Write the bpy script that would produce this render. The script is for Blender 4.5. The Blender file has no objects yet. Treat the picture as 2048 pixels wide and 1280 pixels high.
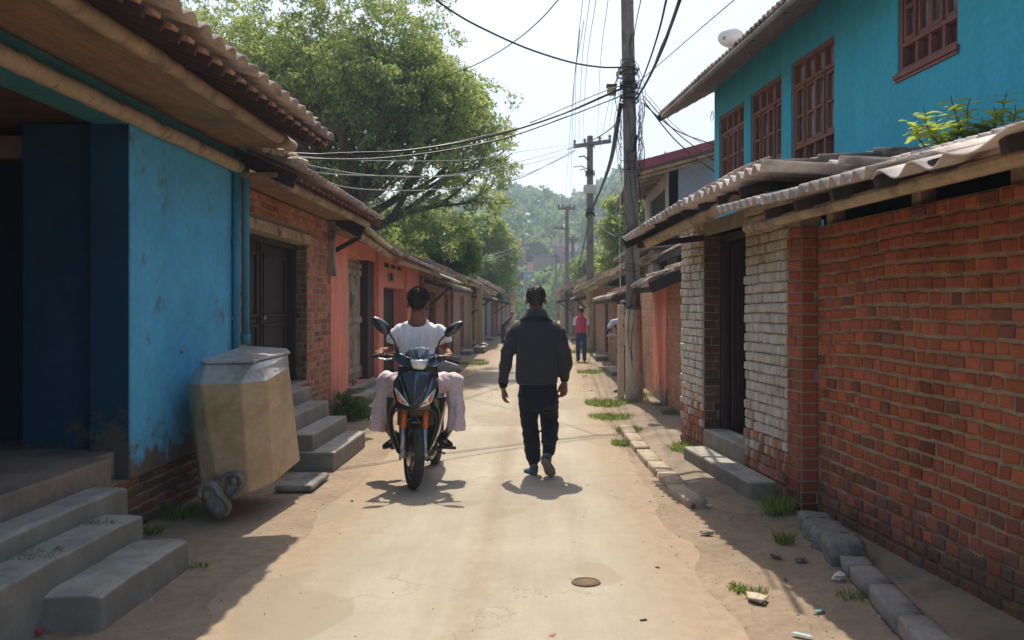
import bpy, bmesh, math, random
import numpy as np
from mathutils import Vector, Matrix, noise
R = math.radians
random.seed(7)
S = bpy.context.scene
# ---------------------------------------------------------------- camera, sky, sun, exposure
cd = bpy.data.cameras.new("camera"); cam = bpy.data.objects.new("camera", cd)
S.collection.objects.link(cam); S.camera = cam
cam.location = (0, 0, 1.55); cam.rotation_euler = (R(90), 0, 0)
cd.sensor_width = 36; cd.lens = 36 * 1800 / 2048
cd.shift_x = -56 / 2048; cd.shift_y = -22 / 2048
cd.clip_start = 0.05; cd.clip_end = 3000
cd.dof.use_dof = True; cd.dof.focus_distance = 8.6; cd.dof.aperture_fstop = 2.8
SUN = Vector((-0.06, 0.60, 1.0)).normalized()
ELEV = math.asin(SUN.z); AZ = math.atan2(SUN.x, SUN.y)
w = bpy.data.worlds.new("World"); S.world = w; w.use_nodes = True
wn = w.node_tree; sky = wn.nodes.new("ShaderNodeTexSky"); sky.sky_type = 'NISHITA'
sky.sun_disc = False; sky.sun_elevation = ELEV; sky.sun_rotation = AZ
sky.air_density = 1.0; sky.dust_density = 2.3; sky.ozone_density = 1.0
tn = wn.nodes.new("ShaderNodeMix"); tn.data_type = 'RGBA'; tn.blend_type = 'MULTIPLY'; tn.inputs[0].default_value = 1; tn.inputs[7].default_value = (1.0, .955, .885, 1); wn.links.new(sky.outputs[0], tn.inputs[6]); wn.links.new(tn.outputs[2], wn.nodes["Background"].inputs[0]); wn.nodes["Background"].inputs[1].default_value = 0.15
sl = bpy.data.lights.new("sun", 'SUN'); sun = bpy.data.objects.new("sun", sl); S.collection.objects.link(sun)
sl.energy = 3.5; sl.angle = R(0.55); sl.color = (1.0, 0.90, 0.74)
sun.rotation_euler = (-SUN).to_track_quat('-Z', 'Y').to_euler()
S.view_settings.view_transform = 'Standard'; S.view_settings.look = 'None'
S.view_settings.exposure = 0.84; S.view_settings.gamma = 1
S.cycles.max_bounces = 9; S.cycles.diffuse_bounces = 6; S.cycles.volume_bounces = 0
S.cycles.transparent_max_bounces = 12

def P(px, py, Y):            # a point of the place from where it stands in the photograph and its distance
    return Vector(((px - 1080) / 1800 * Y, Y, 1.55 - (py - 618) / 1800 * Y))
def G(px, py):               # a point on the ground
    Y = 2790 / (py - 618); return Vector(((px - 1080) / 1800 * Y, Y, 0))
V = Vector

# ---------------------------------------------------------------- mesh builder
class MB:
    def __init__(s): s.v = []; s.f = []; s.c = []; s.m = []; s.tint = (1, 1, 1); s.mi = 0
    def add(s, vs, fs, tint=None, mi=None):
        b = len(s.v); s.v.extend([tuple(p) for p in vs]); t = tint or s.tint
        s.c.extend([t] * len(vs)); s.f.extend([tuple(i + b for i in f) for f in fs])
        s.m.extend([s.mi if mi is None else mi] * len(fs))
    def hexa(s, p, **k):      # 8 corners: bottom 4 (ccw from above), top 4
        s.add(p, [(3, 2, 1, 0), (4, 5, 6, 7), (0, 1, 5, 4), (1, 2, 6, 5), (2, 3, 7, 6), (3, 0, 4, 7)], **k)
    def box(s, a, b, **k):
        x0, y0, z0 = [min(a[i], b[i]) for i in range(3)]; x1, y1, z1 = [max(a[i], b[i]) for i in range(3)]
        s.hexa([(x0, y0, z0), (x1, y0, z0), (x1, y1, z0), (x0, y1, z0), (x0, y0, z1), (x1, y0, z1), (x1, y1, z1), (x0, y1, z1)], **k)
    def bar(s, a, b, w, h, up=(0, 0, 1), **k):   # box beam from a to b
        a = V(a); b = V(b); d = (b - a).normalized(); sd = d.cross(V(up))
        if sd.length < 1e-4: sd = V((1, 0, 0))
        sd.normalize(); u = sd.cross(d).normalized(); sd *= w / 2; u *= h / 2
        s.hexa([a - sd - u, a + sd - u, b + sd - u, b - sd - u, a - sd + u, a + sd + u, b + sd + u, b - sd + u], **k)
    def tube(s, pts, rs, n=8, cap=True, sx=1.0, **k):
        pts = [V(p) for p in pts]
        if not hasattr(rs, '__len__'): rs = [rs] * len(pts)
        vs = []; fs = []; ref = None
        for i, p in enumerate(pts):
            d = (pts[min(i + 1, len(pts) - 1)] - pts[max(i - 1, 0)]).normalized()
            if ref is None:
                ref = V((0, 0, 1)) if abs(d.z) < .9 else V((1, 0, 0))
            a = (ref - d * ref.dot(d)).normalized(); b = d.cross(a); ref = a
            for j in range(n):
                t = 2 * math.pi * j / n; vs.append(p + (a * math.cos(t) + b * math.sin(t) * sx) * rs[i])
        for i in range(len(pts) - 1):
            for j in range(n):
                q = (j + 1) % n; fs.append((i * n + j, i * n + q, (i + 1) * n + q, (i + 1) * n + j))
        if cap:
            fs.append(tuple(range(n))[::-1]); fs.append(tuple((len(pts) - 1) * n + j for j in range(n)))
        s.add(vs, fs, **k)
    def ell(s, c, r, n=12, m=8, rot=None, **k):
        vs = []; c = V(c)
        for i in range(m + 1):
            ph = math.pi * i / m
            for j in range(n):
                t = 2 * math.pi * j / n
                q = V((r[0] * math.sin(ph) * math.cos(t), r[1] * math.sin(ph) * math.sin(t), r[2] * math.cos(ph)))
                if rot: q = rot @ q
                vs.append(c + q)
        fs = [(i * n + j, (i + 1) * n + j, (i + 1) * n + (j + 1) % n, i * n + (j + 1) % n) for i in range(m) for j in range(n)]
        s.add(vs, fs, **k)
    def loft(s, rings, n=20, sq=2.0, **k):   # rings: (centre, rx, ry[, yaw]) horizontal super-ellipses
        vs = []
        for rg in rings:
            c, rx, ry = V(rg[0]), rg[1], rg[2]; ya = rg[3] if len(rg) > 3 else 0
            for j in range(n):
                t = 2 * math.pi * j / n; cx, sy = math.cos(t), math.sin(t)
                x = rx * math.copysign(abs(cx) ** (2 / sq), cx); y = ry * math.copysign(abs(sy) ** (2 / sq), sy)
                vs.append(c + V((x * math.cos(ya) - y * math.sin(ya), x * math.sin(ya) + y * math.cos(ya), 0)))
        fs = []; L = len(rings)
        for i in range(L - 1):
            for j in range(n):
                q = (j + 1) % n; fs.append((i * n + j, i * n + q, (i + 1) * n + q, (i + 1) * n + j))
        fs.append(tuple(range(n))[::-1]); fs.append(tuple((L - 1) * n + j for j in range(n)))
        s.add(vs, fs, **k)
    def lathe(s, prof, c=(0, 0, 0), axis='z', n=24, **k):  # prof: (radius, height)
        vs = []; c = V(c)
        for r, h in prof:
            for j in range(n):
                t = 2 * math.pi * j / n; a, b = r * math.cos(t), r * math.sin(t)
                vs.append(c + (V((a, b, h)) if axis == 'z' else V((h, a, b)) if axis == 'x' else V((a, h, b))))
        fs = [(i * n + j, i * n + (j + 1) % n, (i + 1) * n + (j + 1) % n, (i + 1) * n + j) for i in range(len(prof) - 1) for j in range(n)]
        s.add(vs, fs, **k)
    def mesh(s, name):
        me = bpy.data.meshes.new(name); me.from_pydata(s.v, [], s.f)
        at = me.color_attributes.new("tint", 'FLOAT_COLOR', 'POINT')
        at.data.foreach_set("color", np.array([(c[0], c[1], c[2], 1) for c in s.c], dtype=np.float32).ravel())
        return me
    def build(s, name, mats, parent=None, local=False, smooth=False, bevel=0, sub=0, fix=True):
        if not isinstance(mats, (list, tuple)): mats = [mats]
        if parent is not None and not local:
            o = parent.location; g = parent
            while g.parent: g = g.parent; o = o + g.location
            s.v = [(p[0] - o[0], p[1] - o[1], p[2] - o[2]) for p in s.v]
        me = s.mesh(name)
        for m in mats: me.materials.append(m)
        if len(mats) > 1: me.polygons.foreach_set("material_index", s.m)
        if fix:
            bm = bmesh.new(); bm.from_mesh(me); bmesh.ops.recalc_face_normals(bm, faces=bm.faces); bm.to_mesh(me); bm.free()
        if smooth:
            me.polygons.foreach_set("use_smooth", [True] * len(me.polygons))
        me.update()
        ob = bpy.data.objects.new(name, me); S.collection.objects.link(ob)
        if parent: ob.parent = parent
        if sub: m = ob.modifiers.new("s", 'SUBSURF'); m.levels = m.render_levels = sub
        if bevel: m = ob.modifiers.new("b", 'BEVEL'); m.width = bevel; m.segments = 2; m.limit_method = 'ANGLE'
        return ob
def tag(o, label=None, cat=None, group=None, kind=None):
    if label: o["label"] = label
    if cat: o["category"] = cat
    if group: o["group"] = group
    if kind: o["kind"] = kind
    return o
def thing(name, loc, label, cat, group=None):
    o = bpy.data.objects.new(name, None); S.collection.objects.link(o); o.location = loc; o.empty_display_size = .2
    return tag(o, label, cat, group)
def copy_tree(o, parent=None):
    c = o.copy(); S.collection.objects.link(c)
    if parent: c.parent = parent
    for ch in list(o.children): copy_tree(ch, c)
    return c

# ---------------------------------------------------------------- materials
def nt(name):
    m = bpy.data.materials.new(name); m.use_nodes = True; t = m.node_tree
    return m, t, t.nodes["Principled BSDF"]
def N(t, typ, **k):
    n = t.nodes.new(typ)
    for a, b in k.items():
        if a.startswith("i_"): n.inputs[a[2:].replace("_", " ")].default_value = b
        else: setattr(n, a, b)
    return n
def c4(c): return (c[0], c[1], c[2], 1)
def noise_n(t, scale, detail=5, rough=.6, vec=None, mapping=None):
    n = N(t, "ShaderNodeTexNoise"); n.inputs["Scale"].default_value = scale; n.inputs["Detail"].default_value = detail
    n.inputs["Roughness"].default_value = rough
    tc = N(t, "ShaderNodeTexCoord") if vec is None else None
    src = tc.outputs["Object"] if vec is None else vec
    if mapping:
        mp = N(t, "ShaderNodeMapping"); mp.inputs["Scale"].default_value = mapping; t.links.new(src, mp.inputs[0]); src = mp.outputs[0]
    t.links.new(src, n.inputs["Vector"]); return n
def ramp(t, src, stops):
    r = N(t, "ShaderNodeValToRGB"); e = r.color_ramp.elements
    while len(e) > 1: e.remove(e[-1])
    e[0].position = stops[0][0]; e[0].color = c4(stops[0][1]) if hasattr(stops[0][1], '__len__') else (stops[0][1],) * 3 + (1,)
    for p, c in stops[1:]:
        q = e.new(p); q.color = c4(c) if hasattr(c, '__len__') else (c, c, c, 1)
    t.links.new(src, r.inputs[0]); return r
def mix(t, a, b, fac, mode='MIX'):
    m = N(t, "ShaderNodeMix", data_type='RGBA', blend_type=mode)
    for s, v in ((m.inputs[0], fac), (m.inputs[6], a), (m.inputs[7], b)):
        if isinstance(v, (int, float)): s.default_value = v
        elif isinstance(v, (tuple, list)): s.default_value = c4(v)
        else: t.links.new(v, s)
    return m.outputs[2]
def math_n(t, op, a, b=0.0):
    m = N(t, "ShaderNodeMath", operation=op)
    for i, v in enumerate((a, b)):
        if isinstance(v, (int, float)): m.inputs[i].default_value = v
        else: t.links.new(v, m.inputs[i])
    return m.outputs[0]
def bump(t, bs, h, strength=.3, dist=.01):
    b = N(t, "ShaderNodeBump"); b.inputs["Strength"].default_value = strength; b.inputs["Distance"].default_value = dist
    t.links.new(h, b.inputs["Height"]); t.links.new(b.outputs[0], bs.inputs["Normal"]); return b
def surf(name, col, var=.25, scale=6, rough=.85, bmp=.3, bscale=60, bdist=.006, tint=False, stain=None, sscale=2.0, sth=(.5, .65), spec=.3,
         metal=0, stretch=None, zdirt=None):
    """generic weathered surface: base colour with two noises, optional stains, optional dirt towards the foot of the thing"""
    m, t, b = nt(name)
    n1 = noise_n(t, scale, 6, .65, mapping=stretch); dark = tuple(c * (1 - var) for c in col); lite = tuple(min(c * (1 + var), .95) for c in col)
    c = ramp(t, n1.outputs[0], [(.3, dark), (.7, lite)]).outputs[0]
    n3 = noise_n(t, scale * 7, 4, .7); c = mix(t, c, ramp(t, n3.outputs[0], [(.3, .78), (.7, 1.15)]).outputs[0], .6, 'MULTIPLY')
    if stain:
        n2 = noise_n(t, sscale, 8, .7); f = ramp(t, n2.outputs[0], [(sth[0], 0), (sth[1], 1)]).outputs[0]; c = mix(t, c, stain, f)
    if zdirt:      # (colour, z0, z1): dirt splashed up from the ground
        tc = N(t, "ShaderNodeNewGeometry"); sp = N(t, "ShaderNodeSeparateXYZ"); t.links.new(tc.outputs["Position"], sp.inputs[0])
        mr = N(t, "ShaderNodeMapRange"); t.links.new(sp.outputs[2], mr.inputs[0]); mr.inputs[1].default_value = zdirt[2]; mr.inputs[2].default_value = zdirt[1]
        n4 = noise_n(t, 3.2, 8, .75); s = math_n(t, 'ADD', mr.outputs[0], math_n(t, 'MULTIPLY', math_n(t, 'SUBTRACT', n4.outputs[0], .5), 2.2))
        f = ramp(t, s, [(.55, 0), (.75, 1)]).outputs[0]; c = mix(t, c, zdirt[0], f)
    if tint:
        a = N(t, "ShaderNodeAttribute", attribute_name="tint"); c = mix(t, c, a.outputs[0], 1.0, 'MULTIPLY')
    t.links.new(c, b.inputs["Base Color"]); b.inputs["Roughness"].default_value = rough
    b.inputs["Specular IOR Level"].default_value = spec; b.inputs["Metallic"].default_value = metal
    if bmp:
        nb = noise_n(t, bscale, 6, .7); nc = noise_n(t, bscale / 6, 4, .6)
        bump(t, b, math_n(t, 'ADD', nb.outputs[0], nc.outputs[0]), bmp, bdist)
    return m
M = {}
M['mortar'] = surf("mortar", (.30, .24, .17), .3, 8, .95, .6, 50)
M['brick'] = surf("brick", (1, 1, 1), .24, 14, .9, .6, 45, .010, tint=True, stain=(.42, .33, .27), sscale=1.3, sth=(.54, .70))
M['blue_plaster'] = surf("blue_plaster", (.10, .42, .66), .12, 2.5, .8, .35, 40, .006, zdirt=((.16, .13, .10), .25, 1.25), stain=(.12, .22, .30), sscale=3.5, sth=(.58, .68))
M['blue_shaded'] = surf("blue_plaster_shaded", (.007, .045, .10), .2, 2.5, .85, .35, 40, .006, zdirt=((.085, .075, .065), .3, 1.25))  # the blue plaster again, with the porch's shade put into its colour
M['teal_plaster'] = surf("teal_plaster", (.048, .38, .50), .10, 2.6, .85, .5, 36, .006, stretch=(1.6, 1.6, .45), stain=(.06, .29, .36), sscale=3, sth=(.60, .80))
M['teal_trim'] = surf("teal_trim", (.05, .19, .21), .15, 3, .8, .3, 40)
M['pink_plaster'] = surf("pink_plaster", (.72, .25, .18), .16, 2.2, .9, .4, 36, .006, zdirt=((.22, .18, .14), 0, .75), stretch=(2, 2, .5))
M['concrete'] = surf("concrete", (.27, .255, .23), .22, 5, .9, .5, 50, .008, stain=(.14, .13, .115), sscale=3, sth=(.5, .7))
M['step'] = surf("step_concrete", (.37, .35, .31), .2, 6, .85, .45, 60, .006, stain=(.20, .19, .165), sscale=2.4, sth=(.48, .7))
M['soffit'] = surf("soffit_board", (.26, .165, .10), .25, 2.5, .85, .3, 30, stretch=(6, .8, 1), stain=(.15, .10, .065), sscale=1.5)
M['log'] = surf("trim_log", (.46, .34, .22), .25, 5, .8, .6, 22, .012, stain=(.20, .13, .08), sscale=5, sth=(.52, .64))
M['beam'] = surf("weathered_beam", (.40, .29, .18), .3, 4, .85, .5, 30, stain=(.14, .09, .06), sscale=3)
M['darkwood'] = surf("dark_wood", (.035, .028, .027), .3, 4, .65, .4, 40, stretch=(8, 8, .8))
M['maroon'] = surf("maroon_wood", (.055, .028, .030), .3, 4, .6, .3, 40, stretch=(8, 8, .8))
M['oldwood'] = surf("old_grey_wood", (.34, .28, .21), .35, 5, .9, .7, 40, .008, stretch=(12, 12, .8), stain=(.08, .065, .055), sscale=4)
M['redwood'] = surf("window_red_wood", (.21, .085, .06), .2, 5, .55, .3, 40, stretch=(6, 6, 1))
M['glass_dark'] = surf("window_pane", (.30, .33, .34), .3, 3, .12, 0, spec=.6)
M['roof'] = surf("weathered_roofing", (.52, .45, .41), .25, 4, .7, .35, 40, .005, stain=(.20, .145, .12), sscale=2.5, sth=(.5, .7), tint=True)
M['tile'] = surf("clay_tile", (.52, .42, .37), .25, 5, .5, .4, 40, .006, stain=(.18, .11, .085), sscale=4, sth=(.48, .66), tint=True)
M['thatch'] = surf("shingle", (.50, .43, .34), .3, 6, .9, .7, 40, .012, stain=(.24, .19, .15), sscale=5, tint=True)
M['pipe'] = surf("blue_pipe", (.055, .25, .36), .12, 4, .5, .1, 40, stain=(.04, .07, .08), sscale=2, sth=(.58, .7))
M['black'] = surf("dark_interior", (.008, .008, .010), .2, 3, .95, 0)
M['pole_wood'] = surf("pole_wood", (.17, .15, .135), .3, 5, .9, .8, 30, .01, stretch=(10, 10, .5), stain=(.08, .07, .065), sscale=3)
M['pole_conc'] = surf("pole_concrete", (.50, .42, .31), .18, 4, .85, .4, 50, stain=(.2, .16, .12), sscale=2)
M['wire'] = surf("cable_black", (.012, .012, .014), .1, 3, .5, 0)
M['wire_grey'] = surf("cable_grey", (.22, .22, .21), .1, 3, .45, 0)
M['steel'] = surf("galvanised", (.3, .3, .3), .2, 6, .45, .1, 40, metal=.7)
M['stone'] = surf("grey_stone", (.25, .24, .22), .3, 6, .9, .9, 22, .02, stain=(.085, .08, .075), sscale=4)
M['paper'] = surf("litter", (.7, .7, .68), .15, 8, .7, .1, 40, tint=True)

def darken_sides(m, col, amt):  # mixes a darker tone into the upright faces, uneven by noise
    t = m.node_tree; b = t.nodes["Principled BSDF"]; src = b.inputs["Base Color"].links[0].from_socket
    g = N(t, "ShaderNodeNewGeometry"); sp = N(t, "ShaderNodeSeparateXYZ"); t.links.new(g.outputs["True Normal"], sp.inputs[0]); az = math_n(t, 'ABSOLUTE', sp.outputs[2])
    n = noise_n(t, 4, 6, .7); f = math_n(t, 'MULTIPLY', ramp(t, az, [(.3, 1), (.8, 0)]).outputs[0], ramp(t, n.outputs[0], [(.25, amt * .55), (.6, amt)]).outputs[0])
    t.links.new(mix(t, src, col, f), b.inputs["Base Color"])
darken_sides(M['step'], (.15, .14, .115), .85)
def leafmat(name, c1, c2, trans=.45):
    m, t, b = nt(name); t.nodes.remove(b); out = t.nodes["Material Output"]
    a = N(t, "ShaderNodeAttribute", attribute_name="tint"); c = mix(t, c1, c2, a.outputs["Fac"])
    c = mix(t, c, a.outputs[0], 1.0, 'MULTIPLY') if False else c
    d = N(t, "ShaderNodeBsdfPrincipled"); t.links.new(c, d.inputs["Base Color"]); d.inputs["Roughness"].default_value = .5; d.inputs["Specular IOR Level"].default_value = .35
    tr = N(t, "ShaderNodeBsdfTranslucent"); t.links.new(mix(t, c, (1.0, 1.0, .35), .12), tr.inputs[0])
    ms = N(t, "ShaderNodeMixShader"); ms.inputs[0].default_value = trans
    t.links.new(d.outputs[0], ms.inputs[1]); t.links.new(tr.outputs[0], ms.inputs[2]); t.links.new(ms.outputs[0], out.inputs[0]); return m
M['leaf'] = leafmat("leaf_olive", (.070, .15, .055), (.34, .41, .10), .58)
M['leaf_deep'] = leafmat("leaf_deep", (.025, .075, .022), (.13, .25, .035))
M['grass'] = leafmat("grass_blade", (.06, .12, .02), (.22, .32, .05))
M['bark'] = surf("bark", (.07, .058, .05), .3, 5, .95, .8, 25, .02, stretch=(6, 6, 1))

# ---------------------------------------------------------------- building helpers
def panel(mb, o, u, L, z0, z1, n, th, holes=(), **k):
    """wall slab: from o along unit u for L, z0..z1, outer face at o, thickness th against n, with rectangular holes (u0,u1,z0,z1)"""
    o = V(o); u = V(u); n = V(n)
    us = sorted({0, L} | {min(max(h[i], 0), L) for h in holes for i in (0, 1)}); zs = sorted({z0, z1} | {min(max(h[i], z0), z1) for h in holes for i in (2, 3)})
    def solid(i, j):
        if i < 0 or j < 0 or i >= len(us) - 1 or j >= len(zs) - 1: return False
        cu, cz = (us[i] + us[i + 1]) / 2, (zs[j] + zs[j + 1]) / 2
        return not any(h[0] < cu < h[1] and h[2] < cz < h[3] for h in holes)
    pt = lambda a, z, d: o + u * a + V((0, 0, z)) - n * d
    for i in range(len(us) - 1):
        for j in range(len(zs) - 1):
            if not solid(i, j): continue
            a, b, c, d = us[i], us[i + 1], zs[j], zs[j + 1]
            mb.add([pt(a, c, 0), pt(b, c, 0), pt(b, d, 0), pt(a, d, 0)], [(0, 1, 2, 3)], **k)
            mb.add([pt(a, c, th), pt(b, c, th), pt(b, d, th), pt(a, d, th)], [(3, 2, 1, 0)], **k)
            for (di, dj, q) in ((-1, 0, [(a, c), (a, d)]), (1, 0, [(b, c), (b, d)]), (0, -1, [(a, c), (b, c)]), (0, 1, [(a, d), (b, d)])):
                if not solid(i + di, j + dj):
                    (a1, c1), (a2, c2) = q; mb.add([pt(a1, c1, 0), pt(a2, c2, 0), pt(a2, c2, th), pt(a1, c1, th)], [(0, 1, 2, 3)], **k)
def bricks(mb, o, u, L, z0, z1, n, colfn, course=.085, blen=.125, gap=.013, depth=.014, jit=.004, wave=.0, holes=(), seed=1, lvar=.25):
    o = V(o); u = V(u); n = V(n); rnd = random.Random(seed); rows = max(1, round((z1 - z0) / course)); ch = (z1 - z0) / rows
    for r in range(rows):
        zc = z0 + (r + .5) * ch; segs = [(0, L)]
        for h in holes:
            if h[2] < zc < h[3]:
                ns = []
                for a, b in segs:
                    if h[1] <= a or h[0] >= b: ns.append((a, b)); continue
                    if h[0] > a: ns.append((a, h[0]))
                    if h[1] < b: ns.append((h[1], b))
                segs = ns
        for a, b in segs:
            p = a - (rnd.random() * blen * .8)
            while p < b - .01:
                l = blen * (1 + rnd.uniform(-lvar, lvar * 1.6)); q = p + l
                x0, x1 = max(p, a) + gap / 2, min(q, b) - gap / 2; p = q
                if x1 - x0 < .02: continue
                cu = (x0 + x1) / 2
                dz = wave * (math.sin(cu * 1.7 + r * .13) + .5 * math.sin(cu * 4.1 + r * .31)) * min(1, (zc - z0) * 1.5) * min(1, (z1 - zc) * 4)
                t = colfn(cu, zc, rnd); dd = depth * rnd.uniform(.5, 1.35)
                zl, zh = zc - ch / 2 + gap / 2 + dz, zc + ch / 2 - gap / 2 + dz
                cs = [(x0, zl), (x1, zl), (x1, zh), (x0, zh)]; J = lambda: rnd.uniform(-jit, jit)
                cs = [(a1 + J(), b1 + J()) for a1, b1 in cs]; mx, mz = (x0 + x1) / 2, (zl + zh) / 2
                vs = []
                for ins, dp in ((0, -.004), (.002, .55), (.011, 1.0)):
                    for a1, b1 in cs:
                        vs.append(o + u * (a1 + math.copysign(ins, mx - a1)) + V((0, 0, b1 + math.copysign(ins, mz - b1))) + n * (dd * dp if dp > 0 else dp))
                fs = [(8, 9, 10, 11)]
                for k in (0, 4):
                    for i in range(4): fs.append((k + i, k + (i + 1) % 4, k + 4 + (i + 1) % 4, k + 4 + i))
                mb.add(vs, fs, tint=t)
def roofing(mb, A, B, up, length, period=.2, amp=.035, rows=3, sheet=5, th=.006, seed=1, jit=.02, droop=0, spp=8, tv=.25, sharp=False):
    """corrugated / tiled sheets: eave line A->B, unit 'up' the slope"""
    A = V(A); B = V(B); up = V(up).normalized(); e = (B - A).normalized(); L = (B - A).length; nn = e.cross(up).normalized()
    if nn.z < 0: nn = -nn
    rnd = random.Random(seed); rl = length / rows
    for r in range(rows):
        s0 = 0.0; k = 0
        while s0 < L - 1e-3:
            wv = sheet * period * (1 if sheet < 3 else rnd.choice((.8, 1, 1.2))); s1 = min(s0 + wv, L)
            if L - s1 < period * .6: s1 = L
            off = rnd.uniform(-jit, jit); lift = rnd.uniform(0, .4) * jit; tw = rnd.uniform(-jit, jit) * .5; k += 1
            t = 1 + rnd.uniform(-tv, tv); t2 = rnd.uniform(-.05, .05); tint = (t * (1 + t2), t, t * (1 - t2))
            ns = max(2, int(round((s1 - s0 + .02) / period * spp))); vs = []
            levels = [(-.0 + off, amp * .9 + lift), (rl * .25, amp * .7 + lift), (rl * 1.12, amp * .05)]
            if droop and r == 0: levels = [(-.02 + off, amp * .9 + lift - droop), (rl * .12, amp * .8 + lift - droop * .25), (rl * .35, amp * .7 + lift), (rl * 1.12, amp * .05)]
            nl = len(levels)
            for side in (0, 1):
                for (a, hgt) in levels:
                    for i in range(ns + 1):
                        s = s0 + (s1 - s0 + (.02 if s1 < L else 0)) * i / ns; ph = 2 * math.pi * s / period
                        wv_ = math.cos(ph) if not sharp else (2 * abs(math.cos(ph / 2)) ** .8 - 1)
                        vs.append(A + e * s + up * (r * rl + a + tw * (s - s0)) + nn * (hgt + amp * wv_ * .5 - side * th))
            fs = []; m = ns + 1; q = nl * m
            for l in range(nl - 1):
                for i in range(ns):
                    a = l * m + i; fs.append((a, a + 1, a + m + 1, a + m)); fs.append((q + a + m, q + a + m + 1, q + a + 1, q + a))
            for i in range(ns):
                fs.append((q + i, q + i + 1, i + 1, i)); a = (nl - 1) * m + i; fs.append((a, a + 1, q + a + 1, q + a))
            for l in range(nl - 1):
                a = l * m; fs.append((a, a + m, q + a + m, q + a)); a += ns; fs.append((a + m, a, q + a, q + a + m))
            mb.add(vs, fs, tint=tint); s0 = s1
def sag(a, b, d, n=14):
    a = V(a); b = V(b); return [a.lerp(b, i / n) - V((0, 0, d * 4 * (i / n) * (1 - i / n))) for i in range(n + 1)]
# ================================================================ GROUND, ROAD, HILLS
def ground_mat():
    m, t, b = nt("packed_dirt"); n1 = noise_n(t, 1.1, 8, .7); n2 = noise_n(t, 14, 6, .75); n3 = noise_n(t, 90, 4, .7)
    c = ramp(t, n1.outputs[0], [(.3, (.24, .185, .13)), (.5, (.315, .245, .175)), (.7, (.375, .295, .21))]).outputs[0]
    c = mix(t, c, ramp(t, n2.outputs[0], [(.3, .72), (.7, 1.2)]).outputs[0], .8, 'MULTIPLY')
    c = mix(t, c, (.10, .075, .055), ramp(t, n3.outputs[0], [(.66, 0), (.72, .8)]).outputs[0])
    t.links.new(c, b.inputs[0]); b.inputs["Roughness"].default_value = .95; b.inputs["Specular IOR Level"].default_value = .15
    bump(t, b, math_n(t, 'ADD', math_n(t, 'MULTIPLY', n2.outputs[0], 1.5), n3.outputs[0]), .7, .012); return m
M['dirt'] = ground_mat()
def road_mat():
    m, t, b = nt("worn_road"); g = N(t, "ShaderNodeNewGeometry"); sp = N(t, "ShaderNodeSeparateXYZ"); t.links.new(g.outputs["Position"], sp.inputs[0])
    n1 = noise_n(t, .8, 8, .7); n2 = noise_n(t, 10, 6, .7); n3 = noise_n(t, 120, 3, .7); n5 = noise_n(t, 2.0, 6, .6, mapping=(1.6, .22, 1))
    c = ramp(t, n1.outputs[0], [(.3, (.31, .275, .215)), (.55, (.37, .33, .265)), (.75, (.41, .37, .305))]).outputs[0]
    c = mix(t, c, ramp(t, n3.outputs[0], [(.25, .75), (.75, 1.2)]).outputs[0], .5, 'MULTIPLY')
    c = mix(t, c, ramp(t, n5.outputs[0], [(.35, .84), (.65, 1.1)]).outputs[0], .7, 'MULTIPLY')
    # dust blown in from both verges
    ax = math_n(t, 'ABSOLUTE', math_n(t, 'ADD', sp.outputs[0], .32))
    d = math_n(t, 'ADD', math_n(t, 'MULTIPLY', math_n(t, 'SUBTRACT', ax, .70), 1.5), math_n(t, 'MULTIPLY', math_n(t, 'SUBTRACT', n1.outputs[0], .5), .55))
    dust = ramp(t, n2.outputs[0], [(.3, (.275, .215, .15)), (.7, (.36, .285, .20))]).outputs[0]
    c = mix(t, c, dust, ramp(t, d, [(0, 0), (.62, 1)]).outputs[0])
    # darker worn line between the wheel tracks
    bx = math_n(t, 'ABSOLUTE', math_n(t, 'ADD', sp.outputs[0], .36)); bd = math_n(t, 'SUBTRACT', math_n(t, 'MULTIPLY', n2.outputs[0], .30), bx)
    c = mix(t, c, (.245, .185, .125), math_n(t, 'MULTIPLY', ramp(t, bd, [(0, 0), (.14, 1)]).outputs[0], .45))
    n4 = noise_n(t, 33, 2, .5); c = mix(t, c, (.55, .5, .42), ramp(t, n4.outputs[0], [(.76, 0), (.80, .5)]).outputs[0])
    c = mix(t, c, (.10, .08, .06), ramp(t, noise_n(t, 47, 2, .5).outputs[0], [(.755, 0), (.775, .85)]).outputs[0])
    vo = N(t, "ShaderNodeTexVoronoi", feature='DISTANCE_TO_EDGE'); vo.inputs["Scale"].default_value = .55; wv = N(t, "ShaderNodeVectorMath", operation='ADD'); t.links.new(g.outputs["Position"], wv.inputs[0]); t.links.new(noise_n(t, 2.2, 5, .7).outputs[1], wv.inputs[1]); t.links.new(wv.outputs[0], vo.inputs["Vector"])
    c = mix(t, c, (.10, .08, .06), math_n(t, 'MULTIPLY', ramp(t, vo.outputs[0], [(0, 1), (.006, 0)]).outputs[0], ramp(t, n1.outputs[0], [(.48, 0), (.6, .75)]).outputs[0]))
    n6 = noise_n(t, .9, 3, .4, mapping=(1, .6, 1)); c = mix(t, c, (.27, .225, .165), ramp(t, n6.outputs[0], [(.585, 0), (.60, .55)]).outputs[0])
    # transverse joints
    for y0 in (12.0, 18.6):
        jd = math_n(t, 'ABSOLUTE', math_n(t, 'SUBTRACT', math_n(t, 'ADD', sp.outputs[1], math_n(t, 'MULTIPLY', n2.outputs[0], .06)), y0))
        c = mix(t, c, (.12, .095, .07), ramp(t, jd, [(0, .75), (.03, 0)]).outputs[0])
    t.links.new(c, b.inputs[0]); b.inputs["Roughness"].default_value = .88; b.inputs["Specular IOR Level"].default_value = .25
    bump(t, b, math_n(t, 'ADD', n3.outputs[0], n2.outputs[0]), .4, .006); return m
M['road'] = road_mat()
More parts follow.
